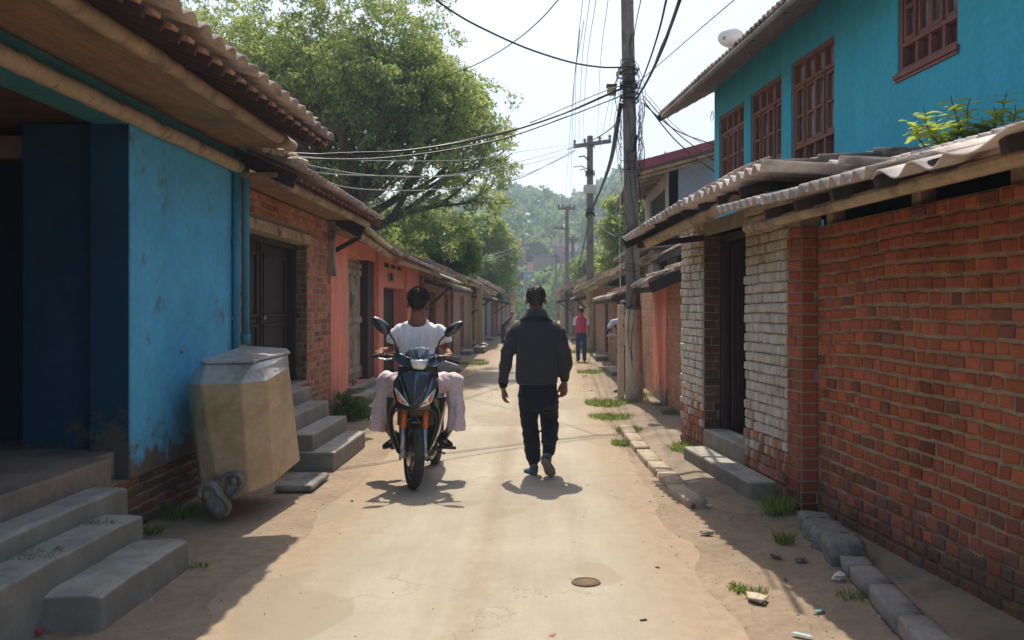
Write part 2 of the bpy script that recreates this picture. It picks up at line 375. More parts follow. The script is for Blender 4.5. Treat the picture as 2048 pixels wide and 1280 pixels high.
g = MB(); xs = [-600, -60, -6] + [x * .25 for x in range(-20, 21)] + [6, 60, 600]; ys = [-20] + [y * .3 for y in range(6, 80)] + [26, 30, 40, 60, 100, 200, 600]
vs = []
for y in ys:
    for x in xs:
        h = (noise.noise(V((x * 1.3, y * 1.1, 0))) * .012 - .012) if abs(x) < 5.1 and 2 < y < 24 and (x > .95 or x < -1.55) else -.012
        vs.append((x, y, h))
nx = len(xs); g.add(vs, [(j * nx + i, j * nx + i + 1, (j + 1) * nx + i + 1, (j + 1) * nx + i) for j in range(len(ys) - 1) for i in range(nx - 1)])
tag(g.build("ground", M['dirt'], smooth=True), kind='structure')
r = MB(); ry = [-3 + .25 * i for i in range(140)] + [33 + 4 * i for i in range(30)]; vs = []
for y in ry:
    xl = -1.75 + .06 * noise.noise(V((3, y * .9, 0))) + .03 * noise.noise(V((9, y * 5, 0))); xr = 1.05 + .08 * noise.noise(V((7, y * .8, 1))) + .04 * noise.noise(V((5, y * 5, 2)))
    for i in range(9):
        x = xl + (xr - xl) * i / 8; z = .004 if 0 < i < 8 else -.02
        vs.append((x, y, z))
r.add(vs, [(j * 9 + i, j * 9 + i + 1, (j + 1) * 9 + i + 1, (j + 1) * 9 + i) for j in range(len(ry) - 1) for i in range(8)])
tag(r.build("road", M['road'], smooth=True), kind='structure')
# footpath strip on the right: low kerb and beaten-earth pavement
pv = MB()
rl = lambda Y: 2.80 - .115 * Y       # right-hand building line
M['pave'] = surf("beaten_pavement", (.255, .205, .15), .2, 2, .95, .6, 40, .01, stain=(.17, .135, .10), sscale=1.5)
ny = [3.0 + .4 * i for i in range(58)]
vs = []
def kerbx(Y): 
    pts = [(3, 1.9), (6.3, 1.85), (6.7, 1.5), (7.12, 1.19), (8, 1.15), (9.2, 1.10), (11, 1.07), (15, 1.15), (26, 1.3)]
    for (a, b), (c, d) in zip(pts, pts[1:]):
        if Y <= c: return b + (d - b) * (Y - a) / (c - a)
    return 1.3
for y in ny:
    k = kerbx(y) + .06
    for i, x in enumerate((k, k + .25, k + .6, k + 2.4)):
        z = (.035 if y > 7.2 else .02) + .012 * noise.noise(V((x * 2, y * 1.5, 3)))
        vs.append((x, y, z if i else z - .05))
pv.add(vs, [(j * 4 + i, j * 4 + i + 1, (j + 1) * 4 + i + 1, (j + 1) * 4 + i) for j in range(len(ny) - 1) for i in range(3)])
tag(pv.build("pavement", M['pave'], smooth=True), kind='structure')
mh = MB(); mh.lathe([(0.001, .012), (.058, .012), (.062, .009), (.067, .009), (.070, .013), (.080, .013), (.084, .005), (.085, -.01)], G(1172, 1167), n=28)
tag(mh.build("manhole_cover", surf("rusty_iron", (.14, .095, .06), .3, 20, .8, .5, 80)), "small round rusty iron cover set in the bare road", "cover")

# hill
ridge = [(500, 430), (850, 410), (950, 402), (1000, 385), (1040, 368), (1075, 380), (1120, 400), (1160, 392), (1200, 362), (1235, 338), (1300, 322), (1400, 315), (1600, 330), (2100, 360), (2600, 420)]
def ridgez(px):
    for (a, b), (c, d) in zip(ridge, ridge[1:]):
        if px <= c: return b + (d - b) * (px - a) / (c - a)
    return 430
def hillz(x, y):
    py = ridgez(1080 + 1800 * x / 380); top = (618 - py) / 1800 * 380 + 1.5 - 6
    t = min(max((y - 118) / 262, 0), 1); s = t ** 1.15 * .75 + .25 * t * t * (3 - 2 * t)
    n = noise.noise(V((x * .018, y * .018, 0))) * 7 * min(1, t * 3) * (1 - t * .7)
    return -.4 + top * s + n - max(0, y - 385) * .5
hm = MB(); hx = [-300 + 6 * i for i in range(126)]; hy = [112 + 6 * i for i in range(56)]
hm.add([(x, y, hillz(x, y)) for y in hy for x in hx], [(j * 126 + i, j * 126 + i + 1, (j + 1) * 126 + i + 1, (j + 1) * 126 + i) for j in range(55) for i in range(125)])
M['forest'] = surf("forest_floor", (.045, .07, .028), .4, .12, .95, 0)
tag(hm.build("hill", M['forest'], smooth=True), kind='structure')
# woods on the hill: many crowns of many small leaf masses, read as one wood
def quads_object(name, c, q, tints, mat, parent=None):
    n = len(c); me = bpy.data.meshes.new(name); co = (c[:, None, :] + q).reshape(-1, 3).astype(np.float32)
    me.vertices.add(n * 4); me.vertices.foreach_set("co", co.ravel()); me.loops.add(n * 4); me.loops.foreach_set("vertex_index", np.arange(n * 4, dtype=np.int32))
    me.polygons.add(n); me.polygons.foreach_set("loop_start", np.arange(0, n * 4, 4, dtype=np.int32)); me.update(calc_edges=True)
    at = me.color_attributes.new("tint", 'FLOAT_COLOR', 'POINT'); tt = np.repeat(tints, 4)
    at.data.foreach_set("color", np.stack([tt, tt, tt, np.ones_like(tt)], 1).astype(np.float32).ravel())
    me.materials.append(mat); ob = bpy.data.objects.new(name, me); S.collection.objects.link(ob)
    if parent: ob.parent = parent
    return ob
rs = np.random.RandomState(3)
def rand_quads(n, size, rs, flat=0.0, ar=.5):
    a = rs.normal(size=(n, 3)); a /= np.linalg.norm(a, axis=1)[:, None]; b = rs.normal(size=(n, 3)); b -= (b * a).sum(1)[:, None] * a; b /= np.linalg.norm(b, axis=1)[:, None]
    s = size * rs.uniform(.6, 1.3, (n, 1)); a = a * s; b = b * s * ar
    return np.stack([-a, -b * 1.0, a, b], 1)
cs = []; ts = []; sz = []
HH = [(1037, 497, 30, 186, 0), (1090, 513, 48, 182, 1), (1114, 491, 34, 200, 0), (1150, 505, 40, 190, 2), (1180, 509, 30, 196, 3), (1205, 507, 26, 188, 0), (1062, 545, 30, 150, 3), (1128, 530, 30, 160, 1), (1232, 500, 24, 198, 2)]
for i in range(2600):
    y = 120 + 265 * rs.rand() ** .8; x = rs.uniform(-.24, .36) * y + rs.uniform(-12, 12)
    if x < -.35 * y: continue
    qx = 1080 + 1800 * x / y
    if any(abs(qx - a) < c_ / 2 + 12 and y < d_ + 5 and y > d_ - 26 for a, b_, c_, d_, e_ in HH): continue
    rad = rs.uniform(2.2, 4.6) * (.75 if y < 180 else 1); z = hillz(x, y); t0 = rs.uniform(0, 1); hgt = rs.uniform(.8, 1.5)
    k = int(130 if y < 240 else 80); d = rs.normal(size=(k, 3)); d /= np.linalg.norm(d, axis=1)[:, None]; d[:, 2] = np.abs(d[:, 2]) * 1.5 * hgt - .2
    lump = 1 + .25 * np.sin(d[:, 0:1] * 7 + i) * np.cos(d[:, 1:2] * 6 + i * 2)
    cs.append(np.array([x, y, z + rad * .35]) + d * rad * rs.uniform(.7, 1.0, (k, 1)) * lump); ts.append(np.clip(t0 * .5 + .5 * rs.rand(k), 0, 1)); sz.append(np.full(k, rad * (.19 if y < 240 else .24)))
cs = np.concatenate(cs); ts = np.concatenate(ts); sz = np.concatenate(sz); q = rand_quads(len(cs), 1.0, rs, ar=.9) * sz[:, None, None]
wd = quads_object("woods", cs, q, ts, M['leaf_deep']); tag(wd, kind='stuff'); tag(wd, "hazy green wood covering the hill behind the street", "woods")

HM = [surf("far_pink_wall", (.50, .24, .22), .1, .5, .9, 0), surf("far_tan_wall", (.40, .27, .19), .1, .5, .9, 0), surf("far_rose_wall", (.46, .28, .26), .1, .5, .9, 0), surf("far_pale_wall", (.55, .53, .50), .1, .5, .9, 0)]
HR = [surf("far_red_roof", (.42, .20, .17), .1, .5, .8, 0), surf("far_pale_roof", (.62, .60, .57), .1, .5, .8, 0)]
hn = ["pink house on the hillside at the left end of the gap", "tan flat topped house on the hill, lowest of the tan ones in the middle", "pink roofed house on the hill directly left of the third pole", "rose coloured house on the hill between the fourth and second poles", "pale house on the hill just left of the near pole's shaft, beside the second pole", "small pink house on the hill right of the second pole", "pale house low on the slope just above the walking man's head", "lower tan house on the slope behind the third pole", "rose house on the hill farthest right, touching the near pole"]
for i, (a, top, wpx, d, k) in enumerate(HH):
    c = P(a, top, d); hw = wpx / 3600 * d; zb = hillz(c.x, d) - 2.5; hgt = c.z - zb; o = thing("hill_house", (c.x, d, zb), hn[i], "house", "houses on the hillside"); dep = 7
    zf = c.z - zb; wins_ = []; nwin = max(2, int(hw * 2 / 1.6))
    for fl in range(2):
        for w_ in range(nwin): u = (w_ + .5) / nwin * 2 * hw; wins_.append((u - .4, u + .4, zf - 2.3 - fl * 2.7, zf - 1.1 - fl * 2.7))
    q = MB(); panel(q, (-hw, 0, 0), (1, 0, 0), 2 * hw, 0, zf, (0, -1, 0), .3, wins_); q.box((-hw, .31, 0), (hw, dep, zf)); q.build("wall", HM[k], o, local=True)
    q = MB(); q.box((-hw - .5, -.6, zf + .02), (hw + .5, dep, zf + .22)); q.box((-hw - .3, -.4, zf - 2.75), (hw + .3, -.02, zf - 2.62)); q.build("roof", HR[(i + 1) % 2] if k != 3 else HR[1], o, local=True)
    if i % 3 != 1: q = MB(); q.box((-hw * .5, 1, zf + .24), (hw * .3, 4, zf + 1.9)); q.build("roof_room", HM[(k + 1) % 4], o, local=True)
# ================================================================ LEFT SIDE
def brickcol(base, var=.22, grime=None, gz=(0, .6), grime_p=1.0):
    def f(u, z, rnd):
        k = 1 + rnd.uniform(-var, var); c = [base[0] * k, base[1] * k * (1 + rnd.uniform(-.12, .12)), base[2] * k]
        if rnd.random() < .10: c = [c[0] * .55, c[1] * .6, c[2] * .7]
        if grime:
            t = min(max((gz[1] - z + rnd.uniform(-.28, .28)) / (gz[1] - gz[0]), 0), 1) * grime_p
            c = [a * (1 - t) + b * t for a, b in zip(c, [g * (1 + rnd.uniform(-.2, .2)) for g in grime])]
        return tuple(c)
    return f
# ---------------- blue house
bh = thing("blue_house", (-3.6, 5.5, 0), "blue plastered house with dark open porch and heavy tiled eave in the left foreground", "house")
q = MB(); panel(q, (-2.84, 6.24, 0), (0, 1, 0), 2.2, .37, 2.83, (1, 0, 0), .27); q.build("wall", M['blue_plaster'], bh, bevel=.012)
q = MB(); q.box((-3.115, 6.232, .37), (-2.852, 6.2395, 2.83)); q.build("shaded_jamb", M['blue_shaded'], bh)  # thin overlay that colours the blue wall's end as if in shade
q = MB(); q.box((-3.66, 6.36, .3), (-3.0, 6.7, 2.86)); q.build("inner_wall", M['blue_shaded'], bh, bevel=.01)
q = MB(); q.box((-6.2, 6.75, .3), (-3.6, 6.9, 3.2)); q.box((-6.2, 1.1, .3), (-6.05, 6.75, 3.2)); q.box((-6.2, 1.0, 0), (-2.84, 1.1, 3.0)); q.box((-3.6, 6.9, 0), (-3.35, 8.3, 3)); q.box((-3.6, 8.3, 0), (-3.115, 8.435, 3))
q.build("room_wall", surf("shaded_room_wall", (.008, .02, .035), .2, 2, .9, .1), bh)  # near-black colour holds the porch's darkness; the walls also block light
q = MB(); q.box((-6.05, 1.1, 2.875), (-3.10, 6.75, 2.93)); q.build("porch_ceiling", surf("ceiling_boards", (.09, .045, .03), .3, 3, .8, .3, stretch=(1, 8, 1)), bh)
q = MB(); q.bar((-4.4, 6.55, 2.72), (-3.62, 6.55, 2.72), .12, .16); q.build("ceiling_beam", M['soffit'], bh)
q = MB(); q.box((-3.10, 1.1, 2.83), (-2.842, 8.43, 3.03)); q.build("lintel", M['teal_trim'], bh, bevel=.01)
# plinth
q = MB(); q.box((-3.11, 6.245, 0), (-2.865, 8.44, .368)); q.box((-3.11, 6.0, 0), (-2.87, 6.24, .368)); q.mi = 1
bc = brickcol((.22, .095, .062), .3, (.10, .085, .07), (-.1, .30), .9)
bricks(q, (-2.865, 6.0, 0), (0, 1, 0), 2.44, 0, .37, (1, 0, 0), bc, course=.092, blen=.17, depth=.022, jit=.008, seed=4, mi=1) if False else None
qb = MB(); bricks(qb, (-2.862, 6.02, 0), (0, 1, 0), 2.40, 0, .372, (1, 0, 0), bc, course=.075, blen=.19, gap=.018, depth=.012, jit=.008, seed=4)
bricks(qb, (-3.11, 6.0, 0), (1, 0, 0), .25, 0, .372, (0, -1, 0), bc, course=.075, blen=.17, depth=.016, jit=.006, seed=5)
pl = q.build("plinth", [M['mortar'], M['mortar']], bh); qb.build("plinth_bricks", M['brick'], pl, smooth=False)
# round log trim, frieze, soffit
q = MB(); pts = []; rr = []
for i in range(120):
    y = 1.2 + i * 7.15 / 119; pts.append((-2.785 + .006 * noise.noise(V((y * 3, 0, 0))), y, 2.862 + .008 * noise.noise(V((0, y * 2.5, 0))))); rr.append(.055 + .009 * noise.noise(V((y * 9, 1, 2))))
q.tube(pts, rr, 12); q.build("trim_log", M['log'], bh, smooth=True)
q = MB(); q.box((-3.05, 1.1, 3.035), (-2.30, 8.32, 3.085)); q.build("soffit", M['soffit'], bh)
q = MB()
for (a, b, r_) in ((1.2, 5.42, .052), (5.40, 7.90, .050), (7.88, 8.26, .056)):
    n = 16; q.tube([(-2.285 + .008 * noise.noise(V((a + (b - a) * i / n, 4, 0))), a + (b - a) * i / n, 3.045 + .01 * noise.noise(V((a + (b - a) * i / n, 0, 3)))) for i in range(n + 1)], r_, 10, sx=1.1)
q.build("eave_beam", M['beam'], bh, smooth=True)
rt = MB(); roofing(rt, (-1.84, 1.0, 3.03), (-1.84, 8.0, 3.01), (-1, 0, .40), 2.9, period=.215, amp=.058, rows=5, sheet=4, seed=11, jit=.035, th=.007, sharp=True)
rt.build("roof", M['tile'], bh, smooth=True)
q = MB()
k = 0
for i in range(64):
    y = 1.05 + i * .109
    if i % 2: q.bar((-1.885, y, 3.0), (-2.60, y, 3.0 + .715 * .40), .085, .022, mi=0)
    else: q.bar((-1.90, y, 2.975), (-2.60, y, 2.975 + .70 * .40), .030, .055, mi=1)
q.build("eave_battens", [surf("red_board", (.42, .23, .15), .3, 4, .85, .3), surf("dark_board", (.07, .04, .035), .3, 4, .8, .3)], bh)
q = MB(); q.bar((-1.90, 8.0, 3.02), (-2.62, 8.03, 3.30), .03, .09); q.build("verge_board", M['redwood'], bh)
# gable wall so the roof closes
q = MB(); q.add([(-3.1, 8.30, 3.09), (-3.1, 8.42, 3.09), (-4.9, 8.42, 3.09), (-4.9, 8.30, 3.09), (-3.1, 8.30, 3.44), (-3.1, 8.42, 3.44), (-4.9, 8.42, 4.15), (-4.9, 8.30, 4.15)],
                [(0, 1, 2, 3), (4, 5, 6, 7), (0, 1, 5, 4), (1, 2, 6, 5), (2, 3, 7, 6), (3, 0, 4, 7)]); q.build("gable", M['mortar'], bh)
# drain pipes
q = MB(); q.tube([(-2.80, 8.30, .75), (-2.80, 8.30, 2.95)], .036, 12); q.tube([(-2.80, 8.30, 2.14), (-2.80, 8.30, 2.18)], .046, 12); q.tube([(-2.80, 8.30, 2.80), (-2.80, 8.30, 2.83)], .044, 12)
q.build("drain_pipe", M['pipe'], bh, smooth=True)
q = MB(); q.tube([(-2.755, 8.42, 1.30), (-2.755, 8.42, 2.6), (-2.755, 8.42, 3.05)], .036, 12); q.tube([(-2.755, 8.42, 1.22), (-2.755, 8.42, 1.32)], .044, 12); q.build("drain_pipe", M['pipe'], bh, smooth=True)
q = MB(); q.box((-2.845, 8.27, 1.45), (-2.79, 8.33, 1.48)); q.ell((-2.83, 7.12, 1.22), (.014, .016, .02), 8, 6); q.build("pipe_clip", M['steel'], bh)
# platform & steps
q = MB(); q.box((-6.05, 1.1, 0), (-2.83, 5.95, .57)); q.box((-6.05, 5.95, 0), (-2.95, 6.75, .565)); q.build("porch_floor", surf("porch_floor", (.24, .19, .15), .2, 3, .8, .3, zdirt=None, stain=(.13, .12, .11), sscale=2), bh, bevel=.015)
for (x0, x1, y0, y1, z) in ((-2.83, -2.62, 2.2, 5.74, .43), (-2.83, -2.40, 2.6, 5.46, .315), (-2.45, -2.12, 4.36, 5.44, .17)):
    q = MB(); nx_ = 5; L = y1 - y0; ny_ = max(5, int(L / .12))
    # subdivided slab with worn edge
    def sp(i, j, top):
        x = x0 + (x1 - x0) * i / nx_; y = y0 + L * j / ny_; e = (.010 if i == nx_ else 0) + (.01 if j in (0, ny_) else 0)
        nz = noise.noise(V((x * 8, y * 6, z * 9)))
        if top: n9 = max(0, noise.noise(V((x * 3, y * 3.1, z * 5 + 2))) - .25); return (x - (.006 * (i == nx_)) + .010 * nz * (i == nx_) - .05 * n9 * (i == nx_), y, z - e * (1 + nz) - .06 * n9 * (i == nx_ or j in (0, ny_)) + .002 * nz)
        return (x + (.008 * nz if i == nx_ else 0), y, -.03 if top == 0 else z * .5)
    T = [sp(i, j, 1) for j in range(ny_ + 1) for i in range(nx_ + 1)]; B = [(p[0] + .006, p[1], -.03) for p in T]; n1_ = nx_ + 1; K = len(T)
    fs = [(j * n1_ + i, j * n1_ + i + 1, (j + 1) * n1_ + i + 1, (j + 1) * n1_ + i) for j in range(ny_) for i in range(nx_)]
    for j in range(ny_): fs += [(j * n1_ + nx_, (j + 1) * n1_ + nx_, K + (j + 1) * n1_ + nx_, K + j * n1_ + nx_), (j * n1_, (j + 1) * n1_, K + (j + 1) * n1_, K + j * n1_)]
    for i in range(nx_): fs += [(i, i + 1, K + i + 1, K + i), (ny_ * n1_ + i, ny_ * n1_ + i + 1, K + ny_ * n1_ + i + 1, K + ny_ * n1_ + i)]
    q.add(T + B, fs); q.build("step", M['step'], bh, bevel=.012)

# ---------------- brick house with dark double door
b2 = thing("brick_house", (-3.2, 10.4, 0), "brick house with a dark panelled door above four concrete steps, next to the blue house", "house")
hole = (.50, 2.82, .66, 2.35); q = MB(); panel(q, (-2.915, 8.45, 0), (0, 1, 0), 4.03, 0, 2.76, (1, 0, 0), .26, [hole])
q.box((-6, 8.46, 0), (-3.18, 8.6, 3.2)); q.box((-6, 12.3, 0), (-3.18, 12.47, 3.2)); wl = q.build("wall", M['mortar'], b2)
qb = MB(); bc2 = brickcol((.48, .19, .11), .3, (.16, .12, .09), (-.2, .9), .9)
bricks(qb, (-2.913, 8.45, 0), (0, 1, 0), 4.03, 0, 2.76, (1, 0, 0), bc2, course=.078, blen=.18, gap=.018, depth=.007, jit=.005, wave=.006, holes=[(hole[0] - .002, hole[1] + .002, hole[2], hole[3] + .14)], seed=21)
qb.build("wall_bricks", M['brick'], wl); qb = MB(); bricks(qb, (-2.915, 11.268, 0), (-1, 0, 0), .24, .66, 2.35, (0, -1, 0), brickcol((.20, .12, .085), .3), course=.078, blen=.12, depth=.012, seed=22)
qb.build("wall_bricks", M['brick'], wl)
q = MB(); q.bar((-2.94, 8.87, 2.415), (-2.94, 11.40, 2.415), .13, .12); q.build("lintel", M['beam'], b2, bevel=.01)
dr = MB(); dr.box((-3.20, 8.95, .64), (-3.16, 11.26, 2.30))
for (a, b) in ((9.0, 10.08), (10.14, 11.2)):
    for (z0, z1) in ((.74, 1.38), (1.46, 2.18)):
        for (p0, p1, s0, s1) in ((a + .08, b - .08, z0, z0 + .03), (a + .08, b - .08, z1 - .03, z1), (a + .08, a + .11, z0, z1), (b - .11, b - .08, z0, z1)): dr.box((-3.16, p0, s0), (-3.135, p1, s1))
    dr.box((-3.16, a, .66), (-3.142, a + .05, 2.28)); dr.box((-3.16, b - .05, .66), (-3.142, b, 2.28))
d2 = dr.build("door", M['darkwood'], b2, bevel=.004)
q = MB(); q.ell((-3.12, 10.19, 1.45), (.02, .02, .03), 8, 6); q.build("handle", M['steel'], d2)
q = MB(); q.box((-3.16, 11.18, .66), (-3.05, 11.262, 2.35)); q.box((-3.16, 8.95, 2.29), (-3.05, 11.18, 2.35)); q.build("door_frame", M['darkwood'], b2)
q = MB(); q.box((-3.15, 8.3, 2.775), (-2.44, 12.55, 2.81)); q.build("soffit", M['soffit'], b2)
q = MB(); q.tube([(-2.43, 8.42 + .3 * i, 2.745 + .008 * noise.noise(V((i, 3, 0)))) for i in range(15)], .05, 10); q.build("eave_beam", M['beam'], b2, smooth=True)
q = MB(); q.bar((-2.28, 8.40, 2.735), (-3.2, 8.40, 3.15), .05, .13); q.build("verge_board", M['darkwood'], b2)
q = MB(); roofing(q, (-2.20, 8.36, 2.80), (-2.22, 12.55, 2.77), (-1, 0, .46), 3.2, period=.15, amp=.05, rows=5, sheet=5, seed=31, jit=.03, th=.007, sharp=True); q.build("roof", M['tile'], b2, smooth=True)
q = MB()
for i in range(19): q.bar((-2.25, 8.5 + i * .22, 2.76), (-2.9, 8.5 + i * .22, 3.06), .05, .03)
q.build("eave_battens", M['redwood'], b2)
q = MB(); q.bar((-2.22, 12.52, 2.73), (-2.9, 12.54, 3.02), .03, .10); q.build("verge_board", M['redwood'], b2)
q = MB(); rd = random.Random(5)   # lumpy mortar and broken tile along the verge
for i in range(46):
    f = i / 45; x = -2.25 - f * 1.2; z = 2.90 + (x + 2.25) * -.46
    q.ell((x, 8.42 + rd.uniform(-.05, .12), z + rd.uniform(-.01, .04)), (rd.uniform(.04, .09), rd.uniform(.05, .1), rd.uniform(.02, .05)), 7, 5, tint=(rd.uniform(.8, 1.2),) * 3)
q.build("verge_mortar", M['thatch'], b2)
q = MB(); q.bar((-2.87, 12.40, 2.05), (-2.87, 12.40, 2.76), .09, .09, up=(0, 1, 0)); q.bar((-2.87, 12.40, 2.0), (-2.87, 12.40, 2.10), .14, .14, up=(0, 1, 0)); q.build("eave_bracket", M['oldwood'], b2)
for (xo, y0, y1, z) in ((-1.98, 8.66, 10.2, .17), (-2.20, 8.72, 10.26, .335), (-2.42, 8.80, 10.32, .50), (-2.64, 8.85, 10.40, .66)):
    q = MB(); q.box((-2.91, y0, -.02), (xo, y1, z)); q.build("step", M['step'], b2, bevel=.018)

# ---------------- pink house
b3 = thing("pink_house", (-3.3, 17, 0), "salmon pink plastered house with old grey double door and recessed second doorway", "house")
h1 = (1.12, 3.38, .36, 2.38); h2 = (4.2, 6.75, .15, 1.97); h3 = (4.0, 6.4, 2.02, 2.24)
q = MB(); panel(q, (-2.90, 12.48, 0), (0, 1, 0), 9.1, 0, 2.62, (1, 0, 0), .30, [h1, h2]); q.box((-6, 12.49, 0), (-3.2, 12.6, 2.85)); q.box((-6, 21.4, 0), (-3.2, 21.57, 2.75))
q.box((-2.902, 12.48 + 3.40, 0), (-2.84, 12.48 + 3.62, 2.5)); q.box((-2.902, 12.48 + 6.76, 0), (-2.83, 12.48 + 7.3, 2.55)); q.build("wall", M['pink_plaster'], b3, bevel=.008)
q = MB(); y0 = 12.48 + 1.12
for i in range(2):
    a = y0 + .04 + i * .83; q.box((-3.10, a, .38), (-3.06, a + .81, 2.36))
    for k in range(4): q.box((-3.062, a + .05 + k * .185, .42), (-3.045, a + .21 + k * .185, 2.32))
    for z in (.5, 1.32, 2.1): q.box((-3.05, a + .02, z), (-3.02, a + .79, z + .10))
    for k in range(9): q.ell((-3.03, a + .07 + k * .085, 2.27), (.02, .035, .05), 6, 5); q.ell((-3.03, a + .07 + k * .085, .45), (.02, .035, .05), 6, 5)
d3 = q.build("door", M['oldwood'], b3)
q = MB(); q.tube([(-3.0, y0 + .86, 1.60), (-2.98, y0 + .86, 1.68), (-3.0, y0 + .86, 1.78)], .014, 8); q.box((-3.03, y0 + .83, 1.56), (-3.01, y0 + .89, 1.82)); q.build("handle", M['steel'], d3)
q = MB(); q.box((-3.14, y0 + 1.72, .36), (-2.93, y0 + 2.262, 2.38)); q.build("door_frame", M['maroon'], b3)
q = MB(); q.box((-3.19, 16.68, .12), (-3.12, 19.2, 2.0)); q.box((-3.12, 17.3, .15), (-3.08, 17.42, 1.97)); q.build("door", M['darkwood'], b3)
q = MB()
for k in range(3): q.box((-2.90, 16.75 + k * .75, 2.34), (-2.893, 17.25 + k * .75, 2.42))
q.build("wall_vent", M['black'], b3)
q = MB(); q.box((-2.90, 17.15, 2.07), (-2.885, 17.75, 2.25)); pt_ = q.build("name_plate", surf("plate", (.22, .15, .09), .2, 9, .6, .1), b3)
fc = bpy.data.curves.new("t", 'FONT'); fc.body = "IBA"; fc.size = .2; fc.extrude = .003; fc.align_x = 'CENTER'; fc.align_y = 'CENTER'
fo = bpy.data.objects.new("t", fc); S.collection.objects.link(fo); bpy.context.view_layer.update()
tm = bpy.data.meshes.new_from_object(fo.evaluated_get(bpy.context.evaluated_depsgraph_get())); bpy.data.objects.remove(fo)
tm.materials.clear(); tm.materials.append(M['black']); to = bpy.data.objects.new("plate_lettering", tm); S.collection.objects.link(to); to.parent = pt_
to.location = (-2.881 + 3.3, 17.45 - 17, 2.16); to.rotation_euler = (R(90), 0, R(90))
for (xo, a, b, z) in ((-2.38, 12.95, 15.9, .14), (-2.58, 13.3, 15.9, .27), (-2.76, 13.55, 15.9, .36)):
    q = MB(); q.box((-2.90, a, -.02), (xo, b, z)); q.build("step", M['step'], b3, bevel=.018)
q = MB(); q.box((-3.2, 12.45, 2.63), (-2.6, 21.6, 2.66)); q.build("soffit", M['soffit'], b3)
q = MB(); n = 12; q.tube([(-2.56, 12.5 + .27 * i, 2.60 - .03 * i * .45) for i in range(n)], .055, 9); q.tube([(-2.45, 15.5 + .5 * i, 2.38) for i in range(13)], .05, 9); q.build("eave_beam", M['beam'], b3, smooth=True)
q = MB(); roofing(q, (-2.46, 12.42, 2.66), (-2.42, 15.75, 2.42), (-1, 0, .55), 2.6, period=.15, amp=.055, rows=5, sheet=5, seed=41, jit=.025, th=.012, sharp=True)
roofing(q, (-2.32, 15.6, 2.42), (-2.30, 24.3, 2.36), (-1, 0, .50), 2.7, period=.16, amp=.05, rows=6, sheet=5, seed=42, jit=.03, th=.012); q.build("roof", M['thatch'], b3, smooth=True)
q = MB(); q.bar((-2.45, 12.46, 2.60), (-3.1, 12.46, 2.93), .05, .16); q.bar((-2.87, 12.56, 2.36), (-2.5, 12.56, 2.56), .05, .06); q.build("verge_board", M['darkwood'], b3)

# ---------------- textured bricks for the farther houses
def far_brick(name, c1, c2, mort=(.26, .21, .16)):
    m, t, b = nt(name); tc = N(t, "ShaderNodeTexCoord"); sp = N(t, "ShaderNodeSeparateXYZ"); t.links.new(tc.outputs["Object"], sp.inputs[0])
    cb = N(t, "ShaderNodeCombineXYZ"); t.links.new(math_n(t, 'ADD', sp.outputs[0], sp.outputs[1]), cb.inputs[0]); t.links.new(sp.outputs[2], cb.inputs[1])
    nz = noise_n(t, 3, 3, .5, vec=cb.outputs[0]); vv = N(t, "ShaderNodeVectorMath", operation='SCALE'); vv.inputs[3].default_value = .02; t.links.new(nz.outputs[1], vv.inputs[0])
    va = N(t, "ShaderNodeVectorMath", operation='ADD'); t.links.new(cb.outputs[0], va.inputs[0]); t.links.new(vv.outputs[0], va.inputs[1])
    br = N(t, "ShaderNodeTexBrick"); t.links.new(va.outputs[0], br.inputs[0]); br.inputs["Color1"].default_value = c4(c1); br.inputs["Color2"].default_value = c4(c2); br.inputs["Mortar"].default_value = c4(mort)
    br.inputs["Scale"].default_value = 1; br.inputs["Brick Width"].default_value = .21; br.inputs["Row Height"].default_value = .078; br.inputs["Mortar Size"].default_value = .009; br.inputs["Mortar Smooth"].default_value = .3
    n = noise_n(t, 5, 7, .7); c = mix(t, br.outputs[0], ramp(t, n.outputs[0], [(.3, .6), (.7, 1.25)]).outputs[0], .8, 'MULTIPLY')
    n2 = noise_n(t, 1.2, 6, .7); c = mix(t, c, (.16, .12, .09), ramp(t, n2.outputs[0], [(.52, 0), (.66, .7)]).outputs[0])
    t.links.new(c, b.inputs[0]); b.inputs["Roughness"].default_value = .9
    bump(t, b, math_n(t, 'ADD', math_n(t, 'MULTIPLY', br.outputs["Fac"], -1), noise_n(t, 40, 4).outputs[0]), .8, .012); return m
FB = [far_brick("brick_brown", (.40, .18, .12), (.30, .14, .10)), far_brick("brick_orange", (.55, .25, .125), (.42, .17, .10)), far_brick("brick_dusky", (.38, .20, .15), (.28, .16, .12)), M['concrete'], M['pink_plaster'],
      surf("ochre_plaster", (.36, .27, .16), .2, 2, .9, .3), surf("grey_plaster", (.24, .24, .235), .2, 2, .9, .3)]
